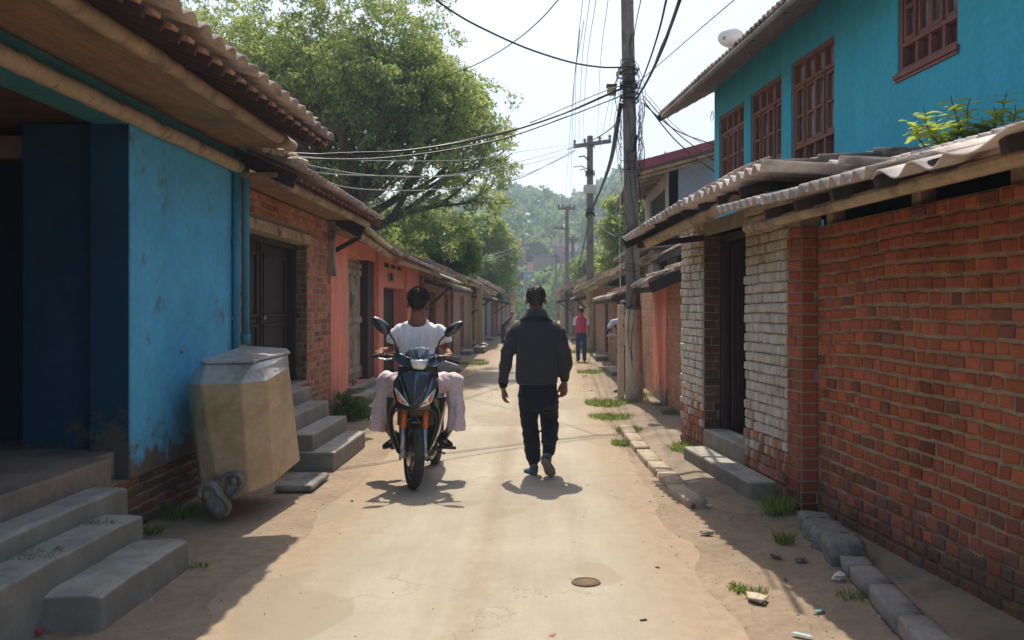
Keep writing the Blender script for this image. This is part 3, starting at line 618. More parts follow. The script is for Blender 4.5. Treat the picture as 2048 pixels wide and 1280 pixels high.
def street_house(side, y0, y1, xf, xe, ze, zt, wmat, rmat, label, doors=(), awn=(), seed=0, name="row_house", pitch=.5, depth=3.2, period=.18, rows=4, posts=(), cat="house", rl_=2.4):
    """side -1 left, +1 right. xf facade, xe eave, ze eave height, zt wall top"""
    o = thing(name, (side * (xf + 1), (y0 + y1) / 2, 0), label, cat, "row houses lining the street")
    L = y1 - y0; hs = [(a - y0, b - y0, .2, z) for a, b, z in doors]; q = MB()
    panel(q, (side * xf, y0, 0), (0, 1, 0), L, -.02, zt, (-side, 0, 0), .25, hs)
    q.box((side * (xf + .25), y0, 0), (side * (xf + depth), y0 + .18, zt)); q.box((side * (xf + .25), y1 - .18, 0), (side * (xf + depth), y1, zt)); q.build("wall", wmat, o)
    rnd = random.Random(seed)
    for a, b, z in doors:
        d = MB(); d.box((side * (xf + .22), a, .18), (side * (xf + .16), b, z)); m2 = (a + b) / 2; d.box((side * (xf + .16), m2 - .03, .2), (side * (xf + .13), m2 + .03, z))
        for zz in (.3, (z + .2) / 2, z - .12): d.box((side * (xf + .16), a + .05, zz), (side * (xf + .14), b - .05, zz + .08))
        d.build("door", rnd.choice([M['darkwood'], M['maroon'], M['oldwood'], M['darkwood']]), o)
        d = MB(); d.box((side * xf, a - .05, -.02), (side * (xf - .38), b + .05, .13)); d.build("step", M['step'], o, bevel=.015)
    q = MB(); roofing(q, (side * xe, y0 - .15, ze + .03), (side * (xe + rnd.uniform(-.05, .05)), y1 + .1, ze + rnd.uniform(-.06, .04)), (side, 0, pitch), rl_, period=period, amp=.05, rows=rows, sheet=5, seed=seed, jit=.035, th=.012, tv=.3)
    q.build("roof", rmat, o, smooth=True)
    q = MB(); q.bar((side * (xe + .06), y0 - .1, ze - .05), (side * (xe + .06), y1 + .05, ze - .05), .05, .09)
    for i in range(int(L / .6) + 1): q.bar((side * (xe + .03), y0 + i * .6, ze - .01), (side * (xf + .1), y0 + i * .6, ze - .01 + (xf + .1 - xe) * pitch), .05, .07)
    q.bar((side * xe, y0 - .12, ze - .02), (side * (xe + 2.2), y0 - .12, ze - .02 + 2.2 * pitch), .03, .13); q.build("eave_beam", M['beam'], o)
    for (a, b, x, z, p, m_) in awn:
        q = MB(); roofing(q, (side * x, a, z), (side * x, b, z), (side, 0, p), (xf - x) * 1.25 + .1, period=.14, amp=.05, rows=2, sheet=5, seed=seed + 9, jit=.03, th=.012, droop=.03); aw = q.build("awning", m_, o, smooth=True)
        q = MB(); q.bar((side * (x + .05), a, z - .06), (side * (x + .05), b, z - .06), .05, .07); q.bar((side * x, a + .02, z - .06), (side * xf, a + .02, z - .06 + (xf - x) * p), .04, .10)
        q.bar((side * (x + .1), a + .06, z - .05), (side * (xf + .02), a + .06, z - .6), .05, .06); q.build("awning_frame", M['darkwood'], aw)
    for (y, x, w_, z, m_) in posts:
        q = MB(); q.box((side * x, y, -.02), (side * (x + w_), y + w_, z)); q.build("post", m_, o, bevel=.01)
    return o
ba, th, co = M['beam'], M['thatch'], M['concrete']
street_house(-1, 21.7, 28.0, 2.80, 2.42, 2.25, 2.35, FB[0], M['roof'], "dark brown brick house with a scalloped awning, just past the pink house", doors=((22.6, 24.2, 2.0), (26.3, 27.6, 2.0)), awn=((21.8, 27.6, 2.12, 2.10, .30, M['thatch']),), seed=51)
street_house(-1, 28.1, 35.0, 2.70, 2.30, 2.45, 2.5, FB[2], M['roof'], "dusky brick row house beyond the scalloped awning on the left side", doors=((30.5, 32, 2.0),), seed=52, posts=((34.7, 2.22, .22, 2.5, FB[5]),))
street_house(-1, 35.4, 42, 2.75, 2.0, 2.25, 2.5, FB[5], M['tile'], "low shop house with ochre wall behind the tan post on the left", doors=((36.5, 38, 2.0), (39, 40.6, 2.0)), seed=53, awn=((36, 40, 1.9, 1.95, .2, M['roof']),))
gt = surf("green_tin", (.36, .52, .46), .2, 3, .45, .1, 30)
street_house(-1, 42.2, 50, 2.7, 1.95, 2.5, 2.7, FB[6], gt, "house with a pale green tin roof on the left side of the street", doors=((44, 46, 2.0),), seed=54)
street_house(-1, 50.2, 60, 2.6, 1.9, 2.3, 2.5, FB[0], M['roof'], "low brick house past the pale green tin roof on the left", doors=((53, 54.5, 2.0),), seed=55, awn=((51, 56, 1.7, 1.9, .2, gt),))
street_house(-1, 60.3, 72, 2.5, 1.8, 2.7, 2.9, FB[3], M['tile'], "grey walled row house far down the left side of the street", doors=((64, 66, 2.0),), seed=56)
street_house(-1, 72.3, 88, 2.4, 1.6, 2.6, 3.0, FB[5], M['roof'], "farthest house on the left side of the street", seed=57)
# flat slab and stones by the left wall
q = MB(); rd = random.Random(4)
def rock(mb, c, r, seed, n=12, m=8, am=.25, **k):
    b0 = len(mb.v); mb.ell(c, r, n, m, **k)
    for i in range(b0, len(mb.v)):
        p = V(mb.v[i]) - V(c); f = 1 + am * noise.noise(V((p.x / r[0], p.y / r[1], p.z / r[2])) * 1.3 + V((seed * 3.1, seed, 0)))
        mb.v[i] = tuple(V(c) + p * f)
rock(q, (-2.35, 22.2, .06), (.42, .9, .16), 3, 16, 8); tag(q.build("stone_slab", M['stone'], smooth=True), "big flat grey stone lying beside the wall, left of the rider's elbow", "stone")
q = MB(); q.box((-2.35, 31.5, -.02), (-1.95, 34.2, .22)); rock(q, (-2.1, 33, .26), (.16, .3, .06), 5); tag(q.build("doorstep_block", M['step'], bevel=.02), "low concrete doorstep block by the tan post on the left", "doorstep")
# ================================================================ RIGHT SIDE
UR = V((-.115, 1, 0)).normalized(); NR = V((-1, -.115, 0)).normalized()
def RP(a, Y, z=0, off=0): return V((a - .115 * Y, Y, z)) - NR * off
ln = lambda y0, y1: (y1 - y0) * math.hypot(1, .115)
rh = thing("brick_workshop", (3.2, 6.5, 0), "long low building of red and whitewashed brick with a ragged corrugated roof on the right", "house")
q = MB(); panel(q, RP(2.876, 2.2), UR, ln(2.2, 6.78), -.02, 2.17, NR, .22); q.mi = 0
wl = q.build("red_wall", surf("tan_mortar", (.32, .235, .145), .3, 8, .95, .7, 50, .01, zdirt=((.14, .11, .085), 0, .7)), rh)
def redcol(u, z, rnd):
    k = 1 + rnd.uniform(-.22, .22); c = [.43 * k, .120 * k, .055 * k * (1 + rnd.uniform(-.2, .3))]
    if rnd.random() < .08: c = [c[0] * .6, c[1] * .75, c[2] * 1.0]
    t = min(max((.72 - z + rnd.uniform(-.35, .35)) / .7, 0), 1) * .88
    g = (.125 * k, .082 * k, .068 * k); return tuple(a * (1 - t) + b * t for a, b in zip(c, g))
qb = MB(); bricks(qb, RP(2.874, 2.2), UR, ln(2.2, 6.77), 0, 2.17, NR, redcol, course=.088, blen=.128, gap=.020, depth=.012, jit=.006, wave=.014, seed=61, lvar=.3)
qb.build("wall_bricks", M['brick'], wl)
# brick pier and whitewashed wall
q = MB(); panel(q, RP(2.746, 6.79), UR, ln(6.79, 10.05), -.02, 2.44, NR, .165, [(ln(6.79, 7.97), ln(6.79, 9.24), .32, 2.30)]); q.hexa([RP(2.746, 6.78, 0, 0), RP(2.746, 6.78, 0, .32), RP(2.746, 7.02, 0, .32), RP(2.746, 7.02, 0, .002), RP(2.746, 6.78, 2.18), RP(2.746, 6.78, 2.18, .32), RP(2.746, 7.02, 2.18, .32), RP(2.746, 7.02, 2.18, .002)])
wm = q.build("white_wall", M['mortar'], rh)
def whitecol(u, z, rnd):
    k = 1 + rnd.uniform(-.13, .13); c = [.62 * k, .575 * k, .49 * k]
    t = min(max((.60 - z + rnd.uniform(-.22, .22)) / .25, 0), 1); r = (.42 * k, .17 * k, .10 * k)
    c = [a * (1 - t) + b * t for a, b in zip(c, r)]; t = min(max((.35 - z + rnd.uniform(-.2, .2)) / .4, 0), 1) * .85; g = (.12 * k, .095 * k, .08 * k)
    c = [a * (1 - t) + b * t for a, b in zip(c, g)]
    t = min(max((z - 1.85 + rnd.uniform(-.2, .2)) / .4, 0), 1) * .8; y = (.52 * k, .39 * k, .22 * k); return tuple(a * (1 - t) + b * t for a, b in zip(c, y))
qb = MB(); bricks(qb, RP(2.745, 7.02), UR, ln(7.02, 10.05), 0, 2.44, NR, whitecol, course=.083, blen=.082, gap=.008, depth=.024, jit=.005, wave=.006, holes=[(ln(7.02, 7.97), ln(7.02, 9.24), -.1, 2.44)], seed=62)
pc = lambda u, z, rnd: tuple(v * (1 - .7 * min(max((.35 - z) / .3, 0), 1)) for v in (.36 * rnd.uniform(.75, 1.2), .105 * rnd.uniform(.85, 1.15), .055))
bricks(qb, RP(2.746, 6.78), UR, ln(6.78, 7.02), 0, 2.18, NR, pc, course=.083, blen=.30, gap=.012, depth=.014, jit=.002, seed=63, lvar=0)
bricks(qb, RP(2.746, 6.78), -NR, .135, 0, 2.18, -UR, pc, course=.083, blen=.40, gap=.012, depth=.010, jit=.002, seed=64, lvar=0)
bricks(qb, RP(2.746, 9.24), -NR, .165, .0, 2.44, -UR, brickcol((.13, .085, .06), .35), course=.083, blen=.30, gap=.008, depth=.008, seed=65, lvar=.2)
qb.build("wall_bricks", M['brick'], wm)
# doorway
q = MB()
def rbox(mb, a, y0, y1, o0, o1, z0, z1, **k): mb.hexa([RP(a, y0, z0, o0), RP(a, y0, z0, o1), RP(a, y1, z0, o1), RP(a, y1, z0, o0), RP(a, y0, z1, o0), RP(a, y0, z1, o1), RP(a, y1, z1, o1), RP(a, y1, z1, o0)], **k)
rbox(q, 2.746, 9.14, 9.236, .17, .24, .32, 2.40); rbox(q, 2.746, 8.05, 9.14, .17, .24, 2.24, 2.3); rbox(q, 2.746, 7.97, 8.05, .17, .24, .32, 2.3); q.build("door_frame", M['maroon'], rh, bevel=.006)
q = MB(); rbox(q, 2.746, 9.08, 9.13, .25, .85, .34, 2.22); rbox(q, 2.746, 9.06, 9.08, .30, .36, .4, 2.2); rbox(q, 2.746, 9.06, 9.08, .72, .78, .4, 2.2); q.build("door", M['maroon'], rh, bevel=.005)
q = MB(); rbox(q, 2.746, 7.9, 9.3, .02, .18, 2.30, 2.42); q.build("lintel", M['beam'], rh, bevel=.01)
q = MB(); rbox(q, 2.876, 2.2, 10.05, 2.4, 2.5, 0, 2.6); rbox(q, 2.876, 2.1, 2.2, .0, 2.4, 0, 2.6); rbox(q, 2.876, 10.0, 10.1, .05, 2.4, 0, 2.5); rbox(q, 2.876, 7.3, 7.35, .3, 2.4, 0, 2.5); rbox(q, 2.876, 2.2, 10, .25, 2.4, 0, .3); q.build("inner_wall", surf("dark_inner_wall", (.03, .027, .026), .3, 3, .95, .2), rh)  # near-black colour puts the doorway's inner darkness into these walls
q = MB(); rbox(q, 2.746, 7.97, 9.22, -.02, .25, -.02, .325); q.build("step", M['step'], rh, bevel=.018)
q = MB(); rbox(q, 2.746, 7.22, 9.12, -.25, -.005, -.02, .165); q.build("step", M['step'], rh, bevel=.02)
# posts, eave beams, rafters
for y in (3.4, 4.45, 5.4, 6.6): q = MB(); rbox(q, 2.876, y, y + .1, .03, .13, 2.172, 2.36); q.build("post", M['beam'], rh)
q = MB(); n = 14; q.tube([RP(2.16, 2.2 + .29 * i, 2.11 + .008 * noise.noise(V((i, 1, 1)))) for i in range(15)], .034, 9); q.tube([RP(2.16, 6.5 + .26 * i, 2.33 - .0115 * i * .9) for i in range(12)], .05, 9)
q.bar(RP(2.78, 2.2, 2.27), RP(2.78, 6.7, 2.27), .08, .07); q.build("eave_beam", M['beam'], rh, smooth=False)
q = MB()
for i in range(17):
    y = 2.3 + i * .47; z = 2.13 if y < 6 else 2.33
    q.bar(RP(2.04, y, z + .005), RP(2.95, y, z - .02 + .91 * .28), .05, .06)
q.build("rafter", M['darkwood'], rh)
q = MB(); rbox(q, 2.876, 2.25, 6.7, .42, .45, 2.0, 2.38); rbox(q, 2.876, 7.36, 9.98, .42, .45, 2.32, 2.42) ; q.build("dark_backing", M['black'], rh)  # added black panels standing in for the darkness in the gap under the roof
up = (1, .115, .295); upA = (1, .115, .43)
q = MB(); roofing(q, RP(2.0, 4.15, 2.13), RP(2.0, 6.4, 2.20), up, 2.3, period=.125, amp=.05, rows=4, sheet=6, seed=71, jit=.03, th=.008)
roofing(q, RP(2.0, 5.55, 2.385), RP(2.0, 7.45, 2.36), (1, .115, .07), 2.1, period=.15, amp=.055, rows=4, sheet=5, seed=72, jit=.03, th=.010)
roofing(q, RP(2.62, 7.3, 2.70), RP(2.62, 9.45, 2.62), (1, .115, .12), 1.5, period=.15, amp=.04, rows=3, sheet=5, seed=76, jit=.02, th=.010)
roofing(q, RP(1.98, 7.3, 2.34), RP(2.0, 9.45, 2.25), (1, .115, .58), .85, period=.135, amp=.055, rows=3, sheet=5, seed=75, jit=.035, th=.010)
roofing(q, RP(2.02, 3.52, 2.10), RP(2.04, 4.2, 2.12), up, 2.2, period=.30, amp=.05, rows=3, sheet=2, seed=73, jit=.01, th=.008, spp=14)
q.build("roof", M['roof'], rh, smooth=True)
q = MB(); roofing(q, RP(2.03, 1.9, 2.10), RP(2.0, 3.62, 2.12), up, 2.2, period=.60, amp=.055, rows=2, sheet=3, seed=74, jit=.0, th=.008, spp=20, tv=.05); q.build("roof_sheet", M['roof'], rh, smooth=True)
q = MB(); q.bar(RP(1.98, 9.48, 2.23), RP(2.9, 9.48, 2.64), .03, .10); q.bar(RP(2.05, 9.2, 2.2), RP(2.74, 9.25, 2.28), .05, .06); q.build("verge_board", M['darkwood'], rh)

# ---------------- teal house
th_ = thing("teal_house", (5, 9, 0), "tall teal plastered house with carved red wooden windows under deep eaves", "house")
A = 4.2; wins = [(12.3, 13.38, 3.13, 4.40), (10.96, 12.04, 3.13, 4.42), (9.5, 10.66, 3.16, 4.45), (7.25, 8.2, 3.68, 4.86)]
q = MB(); panel(q, RP(A, 2.5), UR, ln(2.5, 13.6), -.02, 5.0, NR, .25, [(ln(2.5, a), ln(2.5, b), c, d) for a, b, c, d in wins])
q.hexa([RP(A, 13.35, 0, .25), RP(A, 13.6, 0, .25), V((7.5, 13.6, 0)), V((7.5, 13.35, 0)), RP(A, 13.35, 5.1, .25), RP(A, 13.6, 5.1, .25), V((7.5, 13.6, 6.5)), V((7.5, 13.35, 6.5))])
q.build("wall", M['teal_plaster'], th_)
def carved_window(a, b, c, d, seed):
    f = MB(); W = b - a; H = d - c; fw = .05
    def bx(y0, y1, z0, z1, o0, o1, mb=f): rbox(mb, A, a + y0, a + y1, o0, o1, c + z0, c + z1)
    bx(0, fw, 0, H, .02, .12); bx(W - fw, W, 0, H, .02, .12); bx(fw, W - fw, H - fw, H, .02, .12); bx(fw, W - fw, 0, fw, .02, .12)
    zt_ = H * .76; zb = H * .20; bx(fw, W - fw, zt_, zt_ + .045, .025, .115); bx(fw, W - fw, zb, zb + .04, .025, .115)
    cols = 4; cw = (W - 2 * fw) / cols
    for i in range(1, cols): bx(fw + i * cw - .02, fw + i * cw + .02, fw, zb, .035, .11); bx(fw + i * cw - .018, fw + i * cw + .018, zt_ + .045, H - fw, .035, .11)
    wf = f.build("window", M['redwood'], th_, bevel=.004)
    g = MB()
    for i in range(cols):
        x0, x1 = fw + i * cw + .012, fw + (i + 1) * cw - .012; z0, z1 = zb + .045, zt_ - .005; k = .032; o = .03 if i % 2 else .045
        for (p, q_, r_, s_) in ((x0, x0 + k, z0, z1), (x1 - k, x1, z0, z1), (x0 + k, x1 - k, z0, z0 + k * 1.3), (x0 + k, x1 - k, z1 - k, z1), (x0 + k, x1 - k, (z0 + z1) / 2 - k / 2, (z0 + z1) / 2 + k / 2)):
            bx(p, q_, r_, s_, o, o + .04, g)
    g.build("casement", M['redwood'], wf, bevel=.003)
    g = MB(); bx(fw, W - fw, zb, H - fw, .10, .108, g); g.build("pane", M['glass_dark'], wf)
    g = MB(); bx(fw, W - fw, fw, zb, .095, .11, g); g.build("lower_panel", M['maroon'], wf)
    g = MB(); rbox(g, A, a - .03, b + .03, -.035, .06, c - .045, c - .001); rbox(g, A, a - .02, b + .02, -.02, .06, c - .075, c - .047); g.build("sill", M['redwood'], wf, bevel=.005)
for i, wd_ in enumerate(wins): carved_window(*wd_, i)
q = MB(); rbox(q, A, 2.5, 13.3, .5, .55, 2.8, 5.2); q.build("room_darkness", M['black'], th_) if False else None
up2 = (1, .115, .56)
q = MB(); roofing(q, RP(3.45, 2.3, 4.64), RP(3.45, 13.95, 4.52), up2, 4.5, period=.13, amp=.045, rows=6, sheet=6, seed=81, jit=.02, th=.012, sharp=True); q.build("roof", M['tile'], th_, smooth=True)
q = MB()
for i in range(13): q.bar(RP(3.50, 2.6 + i * .93, 4.56 - .0005 * i), RP(4.35, 2.6 + i * .93, 5.04), .06, .08)
for i in range(6): q.bar(RP(3.52 + i * .14, 2.4, 4.63 + i * .0784), RP(3.52 + i * .14, 13.9, 4.51 + i * .0784), .12, .018)
q.build("soffit", surf("grey_soffit", (.13, .11, .10), .3, 4, .85, .3), th_)
q = MB(); q.tube([RP(3.44, 2.3 + .6 * i, 4.60 - .006 * i + .006 * noise.noise(V((i, 0, 0)))) for i in range(20)], .03, 8); q.build("gutter", M['stone'], th_, smooth=True)
q = MB(); q.bar(RP(3.44, 13.97, 4.50), RP(4.4, 13.97, 5.03), .03, .10); q.build("verge_board", M['darkwood'], th_)
q = MB(); q.tube([P(1424, 222, 13.7), P(1421, 236, 13.7), P(1423, 243, 13.7), P(1427, 236, 13.7), P(1426, 222, 13.7)], .006, 5); q.build("hanging_hook", M['wire'], th_)
# water drum on the teal roof
wt = thing("water_tank", RP(3.5, 11.0, 4.72), "white rounded water tank lying at the edge of the teal house's roof", "tank")
cpt = P(1462, 75, 11.0); q = MB(); n_ = 14
prof = [(0.0, -.16), (.07, -.155), (.105, -.12), (.12, -.05), (.122, .04), (.108, .11), (.075, .145), (0, .155)]
q.ell(cpt, (.162, .125, .122), 28, 18); q.build("tank", surf("white_plastic", (.75, .76, .76), .04, 3, .35, .05), wt, smooth=True)
q = MB(); q.ell(cpt + V((-.10, -.085, -.03)), (.02, .02, .025), 8, 6); q.build("cap", M['beam'], wt)
q = MB(); q.bar(cpt + V((.10, 0, -.10)), cpt + V((.24, 0, -.22)), .03, .03); q.bar(cpt + V((-.02, .02, -.11)), cpt + V((.14, .02, -.25)), .03, .03); q.build("bracket", M['steel'], wt)

# ---------------- house C beyond the workshop
hc = thing("low_brick_house", (2.6, 15, 0), "low orange brick house with a salmon pilaster, just beyond the whitewashed wall", "house")
q = MB(); panel(q, (2.0, 10.3, 0), (0, 1, 0), 3.8, -.02, 2.15, (-1, 0, 0), .25); panel(q, (2.0, 16.0, 0), (0, 1, 0), 2.9, -.02, 2.05, (-1, 0, 0), .25); q.box((2.25, 10.3, 0), (5, 10.5, 2.2)); q.box((1.98, 15.7, -.02), (2.4, 15.98, 2.05)); q.build("wall", FB[1], hc)
q = MB(); q.box((1.97, 14.1, -.02), (2.3, 15.68, 2.1)); q.build("pilaster", M['pink_plaster'], hc, bevel=.01)
q = MB(); roofing(q, (1.50, 12.5, 1.90), (1.54, 15.9, 1.93), (1, 0, .42), 1.5, period=.10, amp=.05, rows=4, sheet=6, seed=91, jit=.04, th=.014, tv=.35, droop=.04); aw = q.build("awning", M['thatch'], hc, smooth=True)
q = MB(); q.bar((1.53, 12.5, 1.84), (2.1, 12.5, 2.08), .05, .15); q.bar((1.58, 12.5, 1.83), (1.6, 15.9, 1.85), .05, .08); q.build("awning_frame", M['darkwood'], aw)
q = MB(); roofing(q, (2.42, 13.6, 2.66), (2.45, 20.4, 2.62), (1, 0, .30), 2.6, period=.20, amp=.03, rows=3, sheet=5, seed=92, jit=.02, th=.01); q.build("roof", M['roof'], hc, smooth=True)
q = MB(); q.bar((2.47, 13.6, 2.58), (2.50, 20.4, 2.55), .05, .13)
for y in (14.3, 16.4, 18.6): q.bar((2.55, y, 2.0), (2.55, y, 2.58), .14, .14, up=(0, 1, 0))
q.build("roof_frame", M['darkwood'], hc)
q = MB(); q.box((2.9, 12.6, 0), (3.0, 20.4, 2.6)); q.build("dark_back_wall", M['black'], hc)  # coloured black to stand for the dark void under the roof
street_house(1, 19.0, 25.0, 2.0, 2.3, 2.62, 2.1, FB[0], M['roof'], "brick row house behind the near power pole with a scalloped awning", doors=((20.4, 21.6, 1.9),), awn=((18.2, 24.6, 1.45, 1.78, .34, M['thatch']),), seed=93, pitch=.4, posts=())
street_house(1, 25.3, 33.0, 2.05, 1.60, 2.25, 2.2, FB[2], M['thatch'], "dusky brick house beside the person in the pink vest", doors=((27, 28.4, 2.0),), seed=94, pitch=.45)
street_house(1, 33.4, 41, 1.95, 1.45, 2.35, 2.4, FB[5], M['roof'], "ochre walled house next to the second power pole", doors=((36, 37.5, 2.0),), seed=95, awn=((34, 38, 1.3, 1.95, .2, M['roof']),))
street_house(1, 41.3, 50, 1.9, 1.3, 2.6, 2.6, FB[0], M['tile'], "row house on the right just past the second power pole", doors=((44, 46, 2.0),), seed=96)
street_house(1, 50.4, 62, 1.8, 1.1, 2.5, 2.5, FB[6], M['roof'], "grey row house on the right with long sheet roof, far down the street", seed=97, awn=((51, 57, .95, 2.0, .2, M['roof']),))
street_house(1, 62.4, 78, 1.7, .9, 2.7, 2.7, FB[5], M['thatch'], "farthest low house on the right side of the street", seed=98)
# ---------------- grey two-storey house
gh = thing("grey_house", (4.2, 21, 0), "grey two storey house with a maroon edged slanting roof above the low roofs", "house")
gp = surf("blue_grey_plaster", (.27, .30, .36), .1, 2, .9, .2); cp = surf("cream_plaster", (.55, .50, .43), .12, 2, .9, .2)
q = MB(); q.hexa([(2.86, 20, 0), (6.5, 20, 0), (6.5, 20.2, 0), (2.86, 20.2, 0), (2.86, 20, 4.66), (6.5, 20, 5.66), (6.5, 20.2, 5.66), (2.86, 20.2, 4.66)]); q.build("wall", gp, gh)
q = MB(); panel(q, (2.85, 20.0, 0), (0, 1, 0), 4.4, 0, 4.72, (-1, 0, 0), .22, [(.5, 3.4, 2.95, 4.35)]); q.build("side_wall", cp, gh)
q = MB()
for i in range(9): q.bar((2.93, 20.55 + i * .35, 2.95), (2.93, 20.55 + i * .35, 4.35), .05, .05, up=(0, 1, 0))
q.box((2.99, 20.5, 2.95), (3.0, 23.4, 4.35)); q.build("window", surf("curtain_bars", (.14, .12, .11), .3, 5, .8, .1), gh)
q = MB(); q.hexa([(2.05, 18.9, 4.50), (6.6, 18.9, 5.75), (6.6, 24.6, 5.75), (2.05, 24.6, 4.35), (2.05, 18.9, 4.60), (6.6, 18.9, 5.85), (6.6, 24.6, 5.85), (2.05, 24.6, 4.45)]); q.build("roof", surf("roof_deck", (.14, .125, .12), .3, 3, .8, .3), gh)
q = MB(); q.bar((2.03, 18.87, 4.56), (6.6, 18.87, 5.81), .04, .17); q.build("fascia", surf("maroon_paint", (.21, .045, .065), .15, 3, .6, .1), gh)
q = MB()
for i in range(8): q.bar((2.15, 19.2 + i * .7, 4.44 - .012 * i), (6.4, 19.2 + i * .7, 5.6), .04, .06)
q.build("rafter", M['beam'], gh)
q = MB(); q.box((1.98, 18.6, 2.83), (6.5, 24.3, 2.90)); q.box((2.0, 18.55, 2.90), (6.5, 18.65, 3.02)); q.build("ledge", M['concrete'], gh, bevel=.01)
q = MB(); q.box((2.4, 19.1, 0), (3.6, 20, 2.83)); q.build("lower_wall", cp, gh)
wb = thing("white_house", (4.2, 44, 0), "small plain white house showing above the low roofs, left of the near pole", "house")
q = MB(); panel(q, (3.55, 42, 0), (1, 0, 0), 3, 0, 3.35, (0, -1, 0), 3, [(.6, 1.1, 2.5, 3.0)]); q.build("wall", surf("white_wall_paint", (.62, .62, .60), .06, 2, .8, .1), wb); q = MB(); q.box((3.4, 41.8, 3.352), (6.7, 45.2, 3.45)); q.build("roof", M['concrete'], wb)

# ---------------- kerbstones
rd = random.Random(9)
def stone_block(c, sx, sy, sz, yaw, seed, name, label, cat, group, rough=.14):
    mb = MB(); n = 6; vs = []; bm = bmesh.new(); bmesh.ops.create_cube(bm, size=2); bmesh.ops.subdivide_edges(bm, edges=bm.edges[:], cuts=4, use_grid_fill=True)
    for v in bm.verts:
        p = v.co.copy(); l = max(abs(p.x), abs(p.y), abs(p.z)); sph = p.normalized() * 1.25; p = p.lerp(sph, rough * 1.6)
        p = V((p.x * sx / 2, p.y * sy / 2, p.z * sz / 2)); nn_ = noise.noise(V((p.x * 9, p.y * 9, p.z * 9)) + V((seed * 5.3, 0, 0))); p *= 1 + rough * 1.1 * nn_
        v.co = p
    for f in bm.faces: f.smooth = True
    me = bpy.data.meshes.new(name); bm.to_mesh(me); bm.free(); at = me.color_attributes.new("tint", 'FLOAT_COLOR', 'POINT'); at.data.foreach_set("color", np.ones(len(me.vertices) * 4, dtype=np.float32))
    me.materials.append(M['stone'] if rough > .08 else M['kerb']); ob = bpy.data.objects.new(name, me); S.collection.objects.link(ob); ob.location = c; ob.rotation_euler = (0, 0, yaw)
    return tag(ob, label, cat, group)
M['kerb_low'] = surf("sandy_kerb", (.40, .33, .245), .22, 6, .9, .7, 40, .012, stain=(.26, .21, .15), sscale=3)
M['kerb'] = surf("kerb_concrete", (.29, .275, .25), .25, 6, .9, .7, 40, .012, stain=(.11, .10, .09), sscale=3)
GK = "stones of the kerb along the right wall"
ks = [(1945, 1316, .21, .62, .15, .06), (1818, 1232, .20, .42, .145, .06), (1748, 1177, .19, .25, .13, .07), (1712, 1150, .18, .16, .125, .07)]
lab = ["nearest long worn kerb block by the red brick wall", "second long worn kerb block from the bottom right corner", "short kerb block between the long blocks and the crumpled litter", "small kerb block touching the tilted boulder"]
ks = [(1.755, 3.90, .155, .80, .10, .075), (1.80, 4.56, .15, .47, .095, .07), (1.838, 4.99, .15, .32, .09, .075), (1.86, 5.27, .15, .21, .085, .078)]
for i, (px, py, sx, sy, sz, ro) in enumerate(ks):
    stone_block((px, py, sz / 2 - .01), sx, sy, sz, R((-4, -6, -3, -7)[i]), i + 1, "kerb_stone", lab[i], "kerb stone", GK, ro)
bs = [(1672, 1110, .24, .30, .165, "largest squarish tilted boulder of the kerb row"), (1640, 1078, .25, .20, .15, "third rounded kerb boulder counted from the grass tuft"), (1617, 1055, .24, .19, .145, "second rounded kerb boulder counted from the grass tuft"), (1597, 1036, .23, .20, .14, "farthest rounded boulder, touching the grass tuft by the brick pier")]
for i, (px, py, sx, sy, sz, lb) in enumerate(bs):
    c = V(((1.885, 5.58), (1.91, 5.87), (1.925, 6.10), (1.94, 6.33))[i]); stone_block((c[0], c[1], sz / 2 - .03), sx * .92, sy, sz, R((-6, 9, 14, -4)[i]), 20 + i, "kerb_boulder", lb, "kerb stone", GK, .16)
# low kerb strip further up
Y = 7.05; i = 0; words = ["nearest", "second", "third", "fourth", "fifth", "sixth", "seventh", "eighth"]
while Y < 11.5 and i < 8:
    L = rd.uniform(.5, .78); x = kerbx(Y + L / 2) + .02; dx = kerbx(Y + L) - kerbx(Y); gap = .008 if i != 3 else .12
    ks_ = stone_block((x, Y + L / 2, .004), .16, L, .105, -math.atan2(dx, L), 40 + i, "kerb_stone", f"{words[i]} low sunlit kerb stone counted from the end of the row opposite the doorway step", "kerb stone", "low kerb stones along the road", .05); ks_.data.materials[0] = M['kerb_low']
    Y += L + gap; i += 1
# ================================================================ POLES AND CABLES
def catmull(pts, n=6):
    pts = [V(p) for p in pts]; out = []; P_ = [pts[0] * 2 - pts[1]] + pts + [pts[-1] * 2 - pts[-2]]
    for i in range(1, len(P_) - 2):
        a, b, c, d = P_[i - 1:i + 3]
        for k in range(n):
            t = k / n; out.append(.5 * ((2 * b) + (c - a) * t + (2 * a - 5 * b + 4 * c - d) * t * t + (3 * b - a - 3 * c + d) * t ** 3))
    out.append(pts[-1]); return out
GW = "overhead cables strung across the street"
def cable(pp, Y0, Y1, r_, label, mat='wire', name="cable", n=5, extra=()):
    L = [0]
    for a, b in zip(pp, pp[1:]): L.append(L[-1] + math.hypot(a[0] - b[0], a[1] - b[1]))
    k = 1 / Y0; k2 = 1 / Y1     # straight run in plan: interpolate inverse distance
    pts = [P(p[0], p[1], 1 / (k + (k2 - k) * l / L[-1])) for p, l in zip(pp, L)]
    mb = MB(); mb.tube(catmull(pts, 5), r_, n)
    for (dx, dz, rr) in extra: mb.tube([p + V((dx * math.sin(i * .4), 0, dz + .01 * math.sin(i * .7))) for i, p in enumerate(catmull(pts, 5))], rr, 5)
    return tag(mb.build(name, M[mat], smooth=True), label, "cable", GW)
np_ = thing("utility_pole", (1.42, 14.9, 0), "near thick weathered utility pole with a concrete foot and tangled wires, right of the road", "pole", "utility poles")
